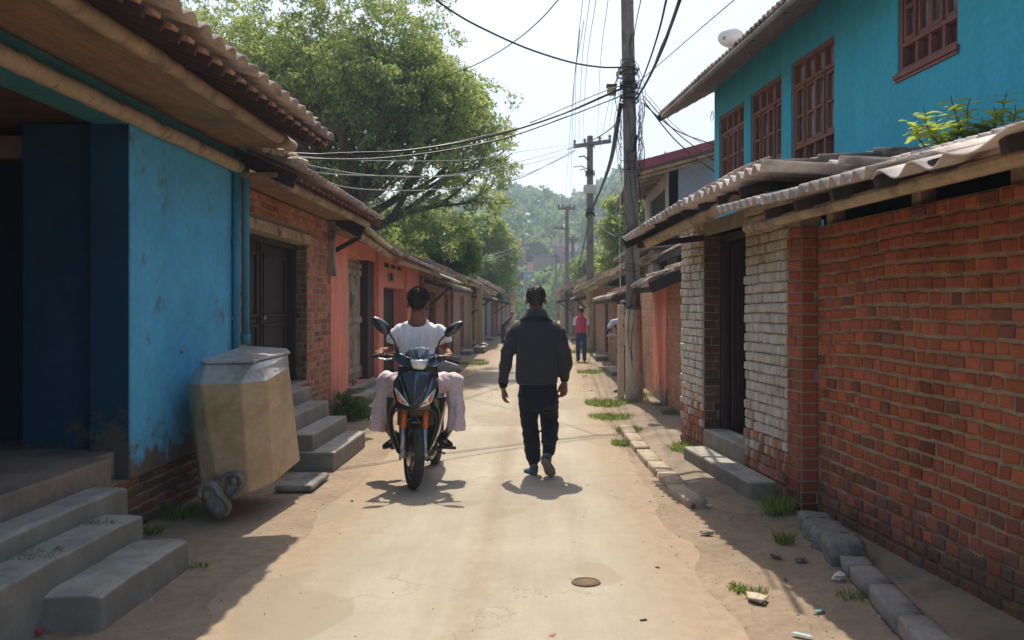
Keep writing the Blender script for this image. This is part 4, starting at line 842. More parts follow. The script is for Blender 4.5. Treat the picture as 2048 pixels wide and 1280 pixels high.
def pole_tube(x, y, z0, z1, r0, r1, n=16, wob=.0, dx=0):
    mb = MB(); k = 30; mb.tube([(x + dx * i / k + wob * noise.noise(V((i * .3, x, 0))), y, z0 + (z1 - z0) * i / k) for i in range(k + 1)], [(r0 + (r1 - r0) * i / k) * (1 + .02 * noise.noise(V((i * .9, 3, y)))) for i in range(k + 1)], n); return mb
pole_tube(1.545, 14.9, 1.52, 8.6, .122, .098, dx=-.14).build("pole_shaft", M['pole_wood'], np_, smooth=True)
pole_tube(1.565, 14.9, -.05, 1.56, .152, .134, dx=-.02).build("concrete_foot", M['pole_conc'], np_, smooth=True)
q = MB(); rd = random.Random(12); px_at = lambda z: 1.545 - .14 * (z - 1.52) / 7.08
for z, tk, n_ in ((1.58, .012, 2), (2.25, .008, 3), (2.85, .014, 2), (3.9, .010, 2), (4.05, .01, 1), (5.05, .016, 6), (5.25, .018, 6), (5.45, .014, 5), (5.6, .012, 3)):
    for k in range(n_):
        zz = z + rd.uniform(-.05, .05); rr = .125 + rd.uniform(0, .02) + (.012 if n_ > 4 else 0)
        q.tube([(px_at(z) + rr * math.cos(t * .5236), 14.9 + rr * math.sin(t * .5236), zz + .03 * math.sin(t * .5236 + k * 2)) for t in range(13)], tk * .5, 5)
for k in range(26):       # loose hanging strands
    x0 = px_at(5) + rd.choice((-1, 1)) * .13; z0 = rd.uniform(4.2, 5.6); l = rd.uniform(.2, 1.3); bow = rd.uniform(.02, .16) * (1 if x0 > px_at(5) else -1)
    q.tube([(x0 + bow * math.sin(math.pi * t / 10) + .01 * rd.uniform(-1, 1), 14.78 - .02 * t / 10, z0 - l * t / 10) for t in range(11)], .0045, 4)
for k in range(10):
    x0 = px_at(3) + rd.uniform(-.12, .12); z0 = rd.uniform(2, 6.5); l = rd.uniform(.8, 2.4)
    q.tube([(x0 + .05 * math.sin(t * .8 + k), 14.9 - math.sqrt(max(.0001, .136 ** 2 - min(.13, abs(x0 + .05 * math.sin(t * .8 + k) - px_at(z0))) ** 2)), z0 - l * t / 10) for t in range(11)], .005, 4)
for k in range(22):       # knots where cables meet the pole
    z = rd.choice((5.1, 5.3, 5.5)) + rd.uniform(-.1, .1); a = rd.uniform(0, 6.3); c = (px_at(z) + .15 * math.cos(a), 14.85 + .12 * math.sin(a), z); s_ = rd.uniform(.03, .08)
    q.tube([(c[0] + s_ * math.cos(t * .9), c[1] - .02 * math.sin(t), c[2] + s_ * math.sin(t * .9)) for t in range(7)], .007, 4)
q.build("wire_tangle", M['wire'], np_)
q = MB(); c = P(1223, 181, 14.85); q.box(c - V((.07, .06, .075)), c + V((.075, .06, .055))); bx_ = q.build("junction_box", surf("tan_box", (.34, .25, .14), .15, 6, .7, .1), np_, bevel=.006)
q = MB(); q.box(c + V((-.085, -.08, .057)), c + V((.085, .08, .09))); q.build("lid", M['maroon'], bx_)
q = MB(); c = P(1271, 285, 14.8)
for k in range(6): q.ell(c + V((rd.uniform(-.02, .02), 0, .10 - k * .045)), (.025, .02, .025), 7, 5)
q.build("clamp", M['wire'], np_)
cp_ = MB(); cp_.box((1.325, 15.3, -.05), (1.435, 15.42, 1.62)); cp_.box((1.33, 15.29, 1.45), (1.43, 15.43, 1.50)); tag(cp_.build("concrete_post", M['pole_conc'], bevel=.012), "slim square concrete post standing against the left side of the near utility pole", "post")
hk = MB(); c = P(1246, 648, 14.72); hk.tube([c + V((0, 0, .10)), c + V((.003, 0, .03))], .006, 5); hk.ell(c + V((0, 0, -.02)), (.018, .015, .04), 8, 6); tag(hk.build("padlock", surf("brass", (.4, .22, .08), .2, 9, .4, .1, metal=.6)), "small brown padlock hanging from wire on the near pole's foot", "padlock")

def far_pole(px, ybase, ytop, wpx, label, arms=(), mats=('pole_wood', 'pole_conc'), conc=0.0, Y=None):
    Y = Y or 2790 / (ybase - 618); x = (px - 1080) / 1800 * Y; zt = 1.55 + (618 - ytop) / 1800 * Y; r_ = wpx / 3600 * Y
    o = thing("utility_pole", (x, Y, 0), label, "pole", "utility poles")
    if conc: pole_tube(x, Y, -.05, conc, r_ * 1.2, r_ * 1.15, 12).build("concrete_foot", M['pole_conc'], o, smooth=True)
    pole_tube(x, Y, conc - .05, zt, r_ * 1.08, r_ * .85, 12).build("pole_shaft", M[mats[0]], o, smooth=True)
    for (x0, y0, x1, y1, t) in arms:
        q = MB(); a = P(x0, y0, Y - .12); b = P(x1, y1, Y - .12); q.bar(a, b, t, t)
        for f in (.03, .3, .7, .97): 
            c = a.lerp(b, f); q.tube([c, c + V((0, 0, .16))], .035 * t / .12, 6); q.ell(c + V((0, 0, .18)), (.05 * t / .12, .05 * t / .12, .06 * t / .12), 7, 5)
        q.build("crossarm", M['pole_wood'], o)
    return o, x, Y
P2, x2, Y2 = far_pole(1180, 700, 272, 14, "second utility pole, with a long slanting crossarm and grey drum", arms=((1147, 293, 1222, 282, .14),), conc=2.6)
q = MB(); rd = random.Random(3)
for k in range(12): z = 1.55 + (618 - rd.choice((300, 345, 380, 425, 425, 425))) / 1800 * 34 + rd.uniform(-.15, .15); q.tube([(x2 + .17 * math.cos(t * .6), 34 + .17 * math.sin(t * .6), z + .04 * math.sin(t)) for t in range(12)], .02, 4)
q.build("wire_tangle", M['wire'], P2)
q = MB(); q.lathe([(0, -.16), (.24, -.16), (.26, 0), (.24, .16), (0, .16)], P(1180, 379, 34), n=14); q.build("transformer_drum", surf("drum_grey", (.5, .48, .46), .1, 4, .6, .1), P2, smooth=False)
for (a, b, c_) in (((1180, 325), (1158, 314), .03), ((1178, 340), (1147, 334), .02), ((1176, 352), (1160, 340), .02)):
    q = MB(); q.tube([P(*a, 34), P((a[0] + b[0]) / 2, min(a[1], b[1]) - 2, 33.8), P(*b, 33.6)], c_, 5); q.build("bracket_arm", M['wire'], P2)
far_pole(1134, 0, 412, 8.5, "third utility pole, with short crossarm and slanted bracket, beyond the second", arms=((1116, 417, 1150, 417, .16), (1106, 456, 1132, 457, .1)), Y=57)
far_pole(1145.5, 0, 473, 8, "fourth utility pole, a bare dark one just right of the third", arms=((1132, 480, 1156, 480, .16),), Y=78)
far_pole(1112, 0, 506, 4.5, "thin faraway utility pole with a short crossarm, left of the third pole", arms=((1102, 514, 1120, 514, .16),), Y=98)
far_pole(1127, 0, 545, 3.5, "faintest short pole leaning beside the third pole", Y=88)

W = cable
W([(1242, 178), (1130, 226), (1000, 268), (850, 297), (700, 309), (600, 308), (497, 300)], 14.8, 9.7, .016, "thickest black cable sagging from the near pole to the brick house's roof on the left", extra=((.012, .012, .008),))
W([(1242, 192), (1130, 235), (1010, 276), (880, 303), (740, 318), (600, 316), (505, 302)], 14.8, 9.8, .011, "thinner black cable sagging just under the thickest one")
W([(1240, 172), (1190, 190), (1130, 216), (1060, 246)], 14.8, 13.2, .008, "short dark wire joining the thickest cable from above near the pole")
W([(1152, 292), (1040, 323), (900, 350), (760, 352), (620, 331), (515, 303)], 33.8, 9.8, .008, "grey wire, upper of the two pale wires crossing the big tree", 'wire_grey')
W([(1152, 300), (1080, 322), (1000, 340), (900, 352), (790, 352), (640, 346), (530, 318)], 33.8, 9.9, .007, "grey wire, lower of the two pale wires crossing the big tree", 'wire_grey')
W([(1150, 305), (1060, 345), (960, 370), (860, 380), (760, 380), (690, 374), (618, 352)], 33.8, 11.2, .008, "lowest long pale wire, sagging across the tree to the second roof", 'wire_grey')
W([(1150, 288), (1050, 302), (950, 318), (850, 322), (700, 320), (560, 310)], 33.8, 10.2, .006, "faint thin wire crossing the tree above the pale pair", 'wire_grey')
W([(1152, 300), (1110, 322), (1050, 352), (1010, 365), (960, 382)], 33.8, 26, .014, "short dark wire dropping from the crossarm end into the big tree's right edge")
W([(862, -8), (910, 26), (960, 54), (1050, 95), (1140, 124), (1200, 134), (1240, 135)], 12.5, 14.8, .015, "wavy black cable from the top edge down to the near pole's upper bands")
W([(1118, -2), (1080, 40), (1030, 82), (960, 125), (880, 158)], 15, 21, .011, "thin black wire slanting from the top edge down into the big tree")
W([(1268, 205), (1290, 170), (1315, 120), (1338, 62), (1362, -6)], 14.8, 7, .017, "thickest black bundle rising from the near pole to the top edge", extra=((.012, .010, .008), (-.010, -.012, .007)))
W([(1272, 190), (1296, 130), (1318, 62), (1334, -6)], 14.8, 7.5, .011, "single black wire left of the thickest bundle, rising to the top edge")
W([(1262, 130), (1270, 60), (1283, -6)], 14.8, 9, .006, "thin wire rising steeply beside the near pole's right side")
W([(1270, 170), (1340, 110), (1400, 58), (1475, -6)], 14.8, 9, .006, "thin wire rising from the near pole over the white tank to the top edge")
for i, (a, b) in enumerate((((1286, 190), (1430, 322)), ((1284, 197), (1431, 345)), ((1283, 204), (1428, 290)), ((1288, 182), (1431, 300)))):
    W([a, ((a[0] + b[0]) / 2 - 6, (a[1] + b[1]) / 2 + 8 + 2 * i), b], 14.8, 13.75, (.009, .011, .010, .005)[i], ("upper drooping service wire from the near pole to the teal house", "lowest drooping service wire from the near pole to the teal house", "thickest drooping service wire from the near pole to the teal house", "thinnest service wire from the near pole to the teal house")[i])
W([(1242, 210), (1232, 262), (1222, 318), (1205, 370), (1182, 424)], 14.8, 33.8, .040, "thick black bundle hanging from the near pole down to the second pole")
W([(1240, 225), (1232, 290), (1215, 350), (1190, 400), (1181, 424)], 14.8, 33.8, .012, "thin black wire hanging beside the thick bundle between the first two poles")
W([(1180, 426), (1172, 470), (1160, 520), (1146, 552)], 33.8, 76, .05, "dark bundle dropping from the second pole towards the fourth")
W([(1134, 300), (1180, 282), (1215, 262), (1240, 240)], 33, 14.8, .012, "dark wire linking the crossarm's left end with the near pole")
for i, (a, b, m_) in enumerate((((1150, 290), (1166, -6), 0), ((1158, 289), (1180, -6), 0), ((1165, 288), (1193, -6), 0), ((1195, 286), (1217, -6), 1), ((1215, 283), (1262, 60), 1), ((1200, 300), (1248, 120), 1), ((1131, 412), (1168, 40), 0), ((1142, 414), (1160, 60), 0))):
    W([a, ((a[0] * .55 + b[0] * .45) - 5, a[1] * .5 + b[1] * .5), b], 33.8 if i < 6 else 56.8, 13, .006, "thin pale overhead wire, number " + ("one", "two", "three", "four", "five", "six", "seven", "eight")[i] + " from the left in the fan rising above the second pole" if False else
      ("thin pale wire rising from the crossarm's far left end", "thin pale wire rising from left of the second pole's middle", "thin pale wire rising from just left of the second pole's top", "thin pale wire rising from just right of the second pole's top", "thin wire from the crossarm's right end up to the near pole", "thin slack wire from under the crossarm up to the near pole", "faint wire from the third pole's left arm up to the sky", "faint wire from the third pole's right arm up to the sky")[i], 'wire_grey')
W([(1134, 428), (1100, 462), (1050, 492), (970, 526)], 56.8, 36, .022, "dark wire from the third pole down to the small trees on the left")
W([(1134, 420), (1080, 466), (1020, 498), (965, 514)], 56.8, 36, .012, "thin wire above the dark one, from the third pole to the small trees", 'wire_grey')
W([(1150, 417), (1165, 412), (1180, 400)], 56.8, 33.9, .012, "short wire joining the third pole's arm to the second pole")
for i, (a, b) in enumerate((((1182, 428), (1236, 476)), ((1184, 424), (1250, 425)), ((1182, 430), (1205, 500)), ((1240, 330), (1184, 424)), ((1245, 260), (1241, 600)), ((1246, 350), (1200, 420)))):
    W([a, ((a[0] + b[0]) / 2 - 3, (a[1] + b[1]) / 2 + 5), b], 33.8, (20, 16, 30, 33.8, 15, 22)[i] if i not in (3, 4, 5) else (33.8, 15.2, 33)[i - 3], .008 if i != 0 else .014, ("dark wire from the second pole's knot down right behind the near pole", "nearly level wire from the second pole's knot to the near pole", "thin wire dropping from the second pole's knot to the right roofs", "thin wire from the near pole to the second pole's knot", "thin wire hanging straight down along the near pole", "slack wire between the near pole and the second pole")[i])
# ================================================================ TREES AND PLANTS
def grow(base, top_r, L0, dir0, seed, levels=5, spread=.5, up=.25, nb=(2, 3), shrink=.76, keep=None):
    """returns branch polylines [(pts, radii)] and twig tips"""
    rnd = random.Random(seed); br = []; tips = []
    def rec(p, d, L, r0, lv):
        n = 5; pts = [p]; rr = [r0]; 
        for i in range(n):
            d = (d + V((rnd.uniform(-1, 1), rnd.uniform(-1, 1), rnd.uniform(-.5, 1) * .8)) * .13 + V((0, 0, up * .12))).normalized()
            p = p + d * (L / n); pts.append(p); rr.append(r0 * (1 - .38 * (i + 1) / n))
        br.append((pts, rr))
        if lv <= 2:
            for k in range(1, len(pts)): tips.append((pts[k], lv))
        if lv == 0: return
        k = rnd.randint(*nb) + (1 if lv >= levels - 1 else 0)
        ax = d.orthogonal().normalized(); a0 = rnd.uniform(0, 6.28)
        for i in range(k):
            a = a0 + 6.283 * i / k + rnd.uniform(-.4, .4); side = (Matrix.Rotation(a, 3, d) @ ax); nd = (d * math.cos(spread) + side * math.sin(spread * rnd.uniform(.8, 1.35))).normalized(); nd.z += up * .3
            nd.normalize(); q = pts[-1] if i else pts[-1]
            if i and rnd.random() < .5: q = pts[-2]
            if keep and not keep(q + nd * L * shrink): nd = (nd + (V(keep.c) - q).normalized() * .9).normalized()
            rec(q, nd, L * shrink * rnd.uniform(.85, 1.12), rr[-1] * .74, lv - 1)
    rec(V(base), V(dir0).normalized(), L0, top_r, levels); return br, tips
def leaves(name, tips, parent, per, rad, size, mat, seed, ar=.42, droop=0, squash=.7, ztint=None):
    rs = np.random.RandomState(seed); T = np.array([t[0][:] for t in tips]); n = len(T) * per
    c = np.repeat(T, per, 0); g = rs.normal(size=(n, 3)); g /= np.linalg.norm(g, axis=1)[:, None]; g *= rad * rs.uniform(0, 1, (n, 1)) ** .5; g[:, 2] *= squash; c = c + g
    q = rand_quads(n, size, rs, ar=ar); cl = np.repeat(rs.uniform(0, 1, len(T)), per)
    big = np.array([noise.noise(V(p) * .45) for p in T]); big = np.repeat(big, per)
    t = np.clip(.45 * cl + .35 * rs.rand(n) + .6 * big + .12, 0, 1)
    o = V(parent.location); c = c - np.array(o[:])
    return quads_object(name, c, q, t, mat, parent)
def limbs(name, br, parent, mat, rmin=.006):
    mb = MB()
    for pts, rr in br:
        if rr[0] < rmin: continue
        mb.tube(pts, rr, 6 if rr[0] < .06 else 10, cap=False)
    return mb.build(name, mat, parent, smooth=True, fix=False)
# big tree: crown laid out in its real size about 24 m away
bt = thing("large_tree", (-5.3, 24, 0), "large spreading olive green tree with dark limbs rising behind the left roofs", "tree")
br = []; tips = []
mainb = [((-5.3, 24, 0), (-5.25, 24, 4.6), .34), ]
q = MB(); q.tube([(-5.4, 24, -.1), (-5.35, 24, 1.5), (-5.25, 24, 3.2), (-5.2, 24, 4.8)], [.42, .36, .32, .30], 14); q.build("trunk", M['bark'], bt, smooth=True)
rd = random.Random(77)
def crown_env(x, z):     # half-outline of the crown in the real place
    return ((x + 5.2) / 4.75) ** 2 + ((z - 5.6) / 5.3) ** 2
limbdirs = []
for i in range(19):
    a = i * 2.399 + .3; el = rd.uniform(.12, 1.35); limbdirs.append((V((math.cos(a) * math.cos(el), math.sin(a) * math.cos(el) * .8, math.sin(el))), rd.uniform(2.5, 4.6)))
for i, (d, z0) in enumerate(limbdirs):
    st = V((-5.22, 24, z0)); L = 1.55 * (1.25 - .35 * abs(d.z)) if i % 3 else 1.9
    b_, t_ = grow(st, .15 if i % 3 else .19, L, d, 100 + i, levels=4, spread=.52, up=.30, shrink=.80, nb=(2, 3)); br += b_; tips += t_
def inside(p): 
    lump = 1 + .30 * noise.noise(p * .55) ; px_ = 1080 + 1800 * p.x / p.y
    return ((p.x + 5.0) / 4.3) ** 2 + ((p.y - 24) / 4.2) ** 2 + ((p.z - 6.3) / 4.9) ** 2 < lump ** 2
tips = [t for t in tips if t[0].z > 2.6 and inside(t[0])]
print("tips", len(tips), "branches", len(br)); extra_c = []
lobes = [(700, 60, 150), (560, 120, 150), (440, 60, 110), (370, 20, 80), (810, 90, 115), (885, 165, 62), (620, 260, 150), (760, 250, 135), (870, 255, 95), (985, 205, 55), (930, 215, 50), (1000, 262, 34), (850, 380, 125), (950, 335, 75), (1000, 385, 46), (1015, 335, 38), (700, 400, 150), (900, 445, 72), (810, 480, 70), (560, 380, 120), (640, -60, 150), (800, -20, 95), (470, 190, 110), (500, 300, 100), (930, 290, 50), (660, 170, 90), (740, 500, 80)]
for lx, ly, lr_ in lobes:
    for dep in (-1, 1):
        Yc = 24 + dep * rd.uniform(.5, 2.4); c = P(lx, ly, Yc); r_ = lr_ / 1800 * Yc
        for k in range(int(12 + 33 * r_ * r_)):
            d = V((rd.gauss(0, 1), rd.gauss(0, 1), rd.gauss(0, 1) * .9)).normalized() * rd.uniform(.45, 1.12); p = c + d * r_
            if noise.noise(p * 1.5 + V((9, 0, 0))) > .02: extra_c.append((p, 0))
def near_leaf(p): return any((p - q_[0]).length < .75 for q_ in extra_c[::3])
lb = [b for b in br if b[1][0] > .045 or near_leaf(b[0][-1])]
leaves("crown", [t for t in tips[::3] if near_leaf(t[0])] + extra_c, bt, 34, .25, .060, M['leaf'], 5); limbs("limb", lb, bt, M['bark'], .010)
def small_tree(c, h, r_, label, mat, seed, n=260, per=60, size=.07, name="tree", lr=.45, cat="tree", sq=(1, 1, 1), group="smaller trees behind the roofs"):
    o = thing(name, (c[0], c[1], 0), label, cat, group); rd = random.Random(seed)
    b_, t_ = grow((c[0], c[1], -.1), r_ * .09, h * .34, (0, 0, 1), seed, levels=4, spread=.5, up=.5, shrink=.72); limbs("trunk", b_, o, M['bark'], .015)
    cc = V((c[0], c[1], h - r_ * sq[2])); ps = []
    while len(ps) < n:
        d = V((rd.gauss(0, 1), rd.gauss(0, 1), rd.gauss(0, 1))).normalized() * (rd.random() ** .33)
        p = V((cc.x + d.x * r_ * sq[0], cc.y + d.y * r_ * sq[1], cc.z + d.z * r_ * sq[2]))
        if noise.noise(p * (1.6 / r_) + V((seed, 0, 0))) > -.12 * (1 if d.length < .8 else -.5): ps.append((p, 0))
    leaves("crown", ps, o, per, lr, size, mat, seed)
small_tree((-3.3, 29.5), 4.7, 1.5, "bright green bushy tree leaning over the left roofs, nearest of the small trees", M['leaf_deep'], 31, 380, 60, .085, lr=.32, sq=(.85, .9, .85))
small_tree((-4.5, 31.0), 5.0, 1.6, "dark rounded tree tucked under the big tree's lower right side", M['leaf_deep'], 36, 300, 55, .085, lr=.4)
small_tree((-3.1, 52), 6.9, 2.1, "hazy rounded tree at the left end of the street, beyond the bright bushy one", M['leaf'], 32, 420, 50, .12, lr=.5, sq=(.95, 1, 1.2))
small_tree((-6.4, 50), 7.6, 2.4, "dull green tree partly hidden behind the big tree's right side", M['leaf'], 37, 300, 50, .12, lr=.55)
small_tree((3.6, 36), 6.3, 1.6, "light green feathery tree just behind the near pole", M['leaf'], 33, 330, 55, .10, lr=.42, sq=(.8, 1, 1.35))
small_tree((5.6, 34), 7.3, 1.9, "tall light green tree between the near pole and the grey house", M['leaf'], 34, 380, 55, .10, lr=.42, sq=(1, 1, 1.3))
small_tree((4.0, 62), 6.2, 2.0, "pale far tree seen between the first two poles", M['leaf'], 38, 240, 45, .14, lr=.55)
# leafy shoots growing on the workshop roof
def shoot(base, tip, parent, seed, nl=16, s=.12):
    rd = random.Random(seed); mb = MB(); lf = MB(); base = V(base); tip = V(tip); pts = [base.lerp(tip, i / 8) + V((.012 * math.sin(i * .9 + seed), 0, .01 * math.sin(i))) for i in range(9)]
    mb.tube(pts, [.006 - .0004 * i for i in range(9)], 6)
    for k in range(nl):
        f = .25 + .75 * k / nl; p = pts[min(8, int(f * 8))]; a = k * 2.4 + rd.uniform(-.3, .3); d = V((math.cos(a), math.sin(a), .55 + rd.uniform(-.3, .5))).normalized(); L = s * rd.uniform(.8, 1.3) * (1.15 - .25 * f)
        sd = d.cross(V((0, 0, 1))).normalized(); w_ = L * .22; t = rd.uniform(.3, 1)
        pr = [(0, .08), (.2, .7), (.45, 1), (.7, .75), (.9, .3), (1, 0.02)]; vs = []
        for u_, ww in pr:
            c = p + d * (L * u_) + V((0, 0, -L * .45 * u_ * u_)); vs += [c - sd * w_ * ww + V((0, 0, .004)), c, c + sd * w_ * ww + V((0, 0, .004))]
        lf.add(vs, [(i * 3 + j, i * 3 + j + 1, i * 3 + j + 4, i * 3 + j + 3) for i in range(5) for j in (0, 1)], tint=(t, t, t))
    return mb, lf
rp = thing("roof_plant", P(1920, 300, 5.9), "leafy green shoots with glossy pointed leaves sprouting on the corrugated roof at right", "plant")
sm = MB(); lm = MB()
for i, (bx0, by0, tx, ty) in enumerate(((1885, 320, 1845, 232), (1880, 320, 1870, 250), (1890, 320, 1920, 262), (1850, 300, 1822, 258), (1920, 310, 1905, 205), (1925, 310, 1942, 210), (1930, 300, 1915, 250), (2005, 290, 2010, 196), (2000, 290, 1985, 228), (2010, 290, 2032, 225), (1960, 300, 1968, 250), (1985, 280, 1950, 262))):
    a, b = shoot(P(bx0, by0 - 5, 5.9), P(tx, ty - 12, 5.9 + .15 * math.sin(i * 2)), rp, i, 15); sm.add(a.v, a.f); n0 = len(b.v)
    lm.v += []; lm.add(b.v, b.f); lm.c[-n0:] = b.c
sm.build("stem", M['bark'], rp); lm.build("leaf_cluster", leafmat("leaf_fresh", (.07, .20, .02), (.42, .50, .05), .5), rp, smooth=True)
# grass tufts and weeds
def tuft(c, r_, h, n, label, seed, name="grass_tuft", lean=.5, group="grass tufts along the road edges"):
    n = int(n * (1.6 if c[1] < 9 else 3))
    rd = random.Random(seed); mb = MB(); c = V(c)
    for k in range(n):
        a = rd.uniform(0, 6.28); rr = r_ * rd.random() ** .6; p = c + V((rr * math.cos(a), rr * math.sin(a), -.01)); d = V((math.cos(a) * lean * rd.random() + rd.uniform(-.25, .25), math.sin(a) * lean * rd.random() + rd.uniform(-.25, .25), 1)).normalized()
        L = h * rd.uniform(.5, 1.15); w_ = (.0035 + .012 * h * rd.random()) * (1 + max(0, c.y - 8) * .12); sd = d.cross(V((rd.uniform(-1, 1), rd.uniform(-1, 1), .1))).normalized(); t = rd.uniform(0, 1); vs = []
        for u_ in (0, .4, .75, 1):
            q_ = p + d * L * u_ + V((d.x, d.y, -.25)) * L * .6 * u_ * u_; ww = w_ * (1 - u_ ** 1.5) + .0005; vs += [q_ - sd * ww, q_ + sd * ww]
        mb.add(vs, [(i * 2, i * 2 + 1, i * 2 + 3, i * 2 + 2) for i in range(3)], tint=(t, t, t))
    o = mb.build(name, M['grass'], fix=False); return tag(o, label, "grass" if name == "grass_tuft" else "weed", group)
tuft(G(1558, 1030), .10, .20, 170, "tall fine grass tuft by the farthest kerb boulder and the brick pier", 1, lean=.35); tuft(G(1640, 1018), .05, .13, 60, "small tuft at the foot of the red brick pier", 2)
tuft(G(1568, 1082), .06, .10, 60, "low tuft at the roadward foot of the rounded kerb boulders", 3); tuft(G(1475, 1178), .045, .055, 40, "tiny bright tuft on the sunlit verge above the pale flat stone", 4)
tuft(G(1510, 1188), .06, .06, 50, "small tuft around the pale flat stone", 5); tuft(G(1380, 908), .17, .17, 190, "sunlit tuft beside the near end of the doorway step", 6); tuft(G(1350, 893), .10, .06, 60, "flat patch of grass left of the doorway step", 7)
tuft(G(1258, 862), .16, .09, 120, "grass along the low kerb's inner edge, below the pole", 8); tuft(G(1246, 888), .13, .08, 90, "small grass patch roadward of the low kerb", 9); tuft(G(1220, 808), .42, .11, 260, "wide sunlit grass patch left of the near pole's foot", 10)
tuft(G(1222, 835), .34, .08, 170, "lower half of the grass patch before the near pole", 11); tuft(G(1190, 745), .45, .10, 120, "grass patch on the verge in front of the pink vested person", 12); tuft(G(1300, 795), .28, .12, 110, "shaded grass behind the near pole's foot", 13)
tuft(G(1350, 832), .16, .16, 100, "dark weeds at the foot of the orange brick wall", 14); tuft(G(1325, 815), .14, .10, 70, "weeds near the litter by the orange brick wall", 15); tuft(G(1160, 705), .5, .14, 90, "far grass behind the pink vested person", 16)
tuft(G(1450, 985), .05, .05, 30, "thin grass in the joint under the doorway step", 17); tuft(G(950, 728), .4, .12, 90, "grass by the left wall beyond the rider's elbow", 18)
tuft((-2.72, 6.75, 0), .14, .12, 90, "weeds growing along the blue house's brick plinth", 19, name="weed", lean=.9, group="weeds by the walls"); tuft((-2.72, 6.25, 0), .10, .09, 60, "weeds at the corner of the blue house's plinth", 20, name="weed", lean=.9, group="weeds by the walls")
tuft((-2.55, 4.55, .315), .12, .035, 60, "weeds lying on the third step of the blue house", 21, name="weed", lean=1.4, group="weeds by the walls"); tuft((-2.54, 5.2, .315), .07, .035, 40, "weeds in the step joint nearest the blue house's corner", 22, name="weed", lean=1.4, group="weeds by the walls")
tuft(G(400, 1130), .05, .04, 24, "tiny weed on the ground by the lowest step's corner", 23, name="weed", lean=1.3, group="weeds by the walls"); tuft(G(1704, 1192), .08, .05, 40, "broad leaved weed lying by the kerb stones", 24, name="weed", lean=1.5, group="weeds by the walls")
# bush by the pink house
wb_ = thing("bush", (-2.65, 12.75, 0), "small dark green bush between the brick house's steps and the pink house's doorstep", "bush")
rd = random.Random(8); ps = [(V((-2.68 + rd.gauss(0, .12), 12.72 + rd.gauss(0, .16), .02 + abs(rd.gauss(0, .16)))), 0) for i in range(110)]; leaves("leaf_cluster", ps, wb_, 16, .06, .028, M['leaf_deep'], 9, ar=.7)
q = MB()
for i in range(9): q.tube([(-2.68, 12.72, -.01), (-2.68 + .12 * math.cos(i), 12.72 + .14 * math.sin(i), .30)], .005, 5)
q.build("stem", M['bark'], wb_)
# ================================================================ PEOPLE
def solid(name, mb, mat, parent, voxel=.012, smooth=3, wr=0.0, wf=None, seed=0, local=True, extra_mat=None):
    """join the overlapping volumes of mb into one continuous surface"""
    me = mb.mesh(name + "_src"); bm = bmesh.new(); bm.from_mesh(me); bmesh.ops.recalc_face_normals(bm, faces=bm.faces); bm.to_mesh(me); bm.free()
    t = bpy.data.objects.new("tmp", me); S.collection.objects.link(t); r_ = t.modifiers.new("r", 'REMESH'); r_.mode = 'VOXEL'; r_.voxel_size = voxel; r_.use_smooth_shade = True
    s_ = t.modifiers.new("s", 'SMOOTH'); s_.iterations = smooth; s_.factor = .5
    dg = bpy.context.evaluated_depsgraph_get(); dg.update(); nm = bpy.data.meshes.new_from_object(t.evaluated_get(dg)); nm.name = name
    bpy.data.objects.remove(t); bpy.data.meshes.remove(me)
    if wr:
        ns = [v.normal.copy() for v in nm.vertices]
        for v, n in zip(nm.vertices, ns):
            p = v.co; f = wf(p) if wf else (1, V((14, 14, 3.5)))
            s1 = f[1]; q_ = V((p.x * s1.x, p.y * s1.y, p.z * s1.z)) + V((seed * 7.7, 0, 0)); a = 1 - 2 * abs(noise.noise(q_)); b = noise.noise(q_ * 2.3)
            v.co = p + n * (wr * f[0] * (a * .9 - .45 + b * .45))
    nm.materials.clear(); nm.materials.append(mat); at = nm.color_attributes.get("tint") or nm.color_attributes.new("tint", 'FLOAT_COLOR', 'POINT')
    at.data.foreach_set("color", np.ones(len(nm.vertices) * 4, dtype=np.float32)) if at.domain == 'POINT' else None
    nm.polygons.foreach_set("use_smooth", [True] * len(nm.polygons)); nm.update()
    o = bpy.data.objects.new(name, nm); S.collection.objects.link(o)
    if parent: o.parent = parent
    return o
def cap(mb, a, b, r0, r1, n=14, k=6):
    a = V(a); b = V(b); d = b - a; L = max(d.length, 1e-4); u = d / L; pts = []; rr = []
    for i in range(4): t = (3 - i) / 4 * 1.4; pts.append(a - u * r0 * math.sin(t)); rr.append(max(r0 * math.cos(t), .001))
    for i in range(1, k): pts.append(a + d * i / k); rr.append(r0 + (r1 - r0) * i / k)
    for i in range(4): t = i / 4 * 1.4 + .02; pts.append(b + u * r1 * math.sin(t)); rr.append(max(r1 * math.cos(t), .001))
    mb.tube(pts, rr, n)
def limb(mb, pts, rr, n=14):
    for i in range(len(pts) - 1): cap(mb, pts[i], pts[i + 1], rr[i], rr[i + 1], n)
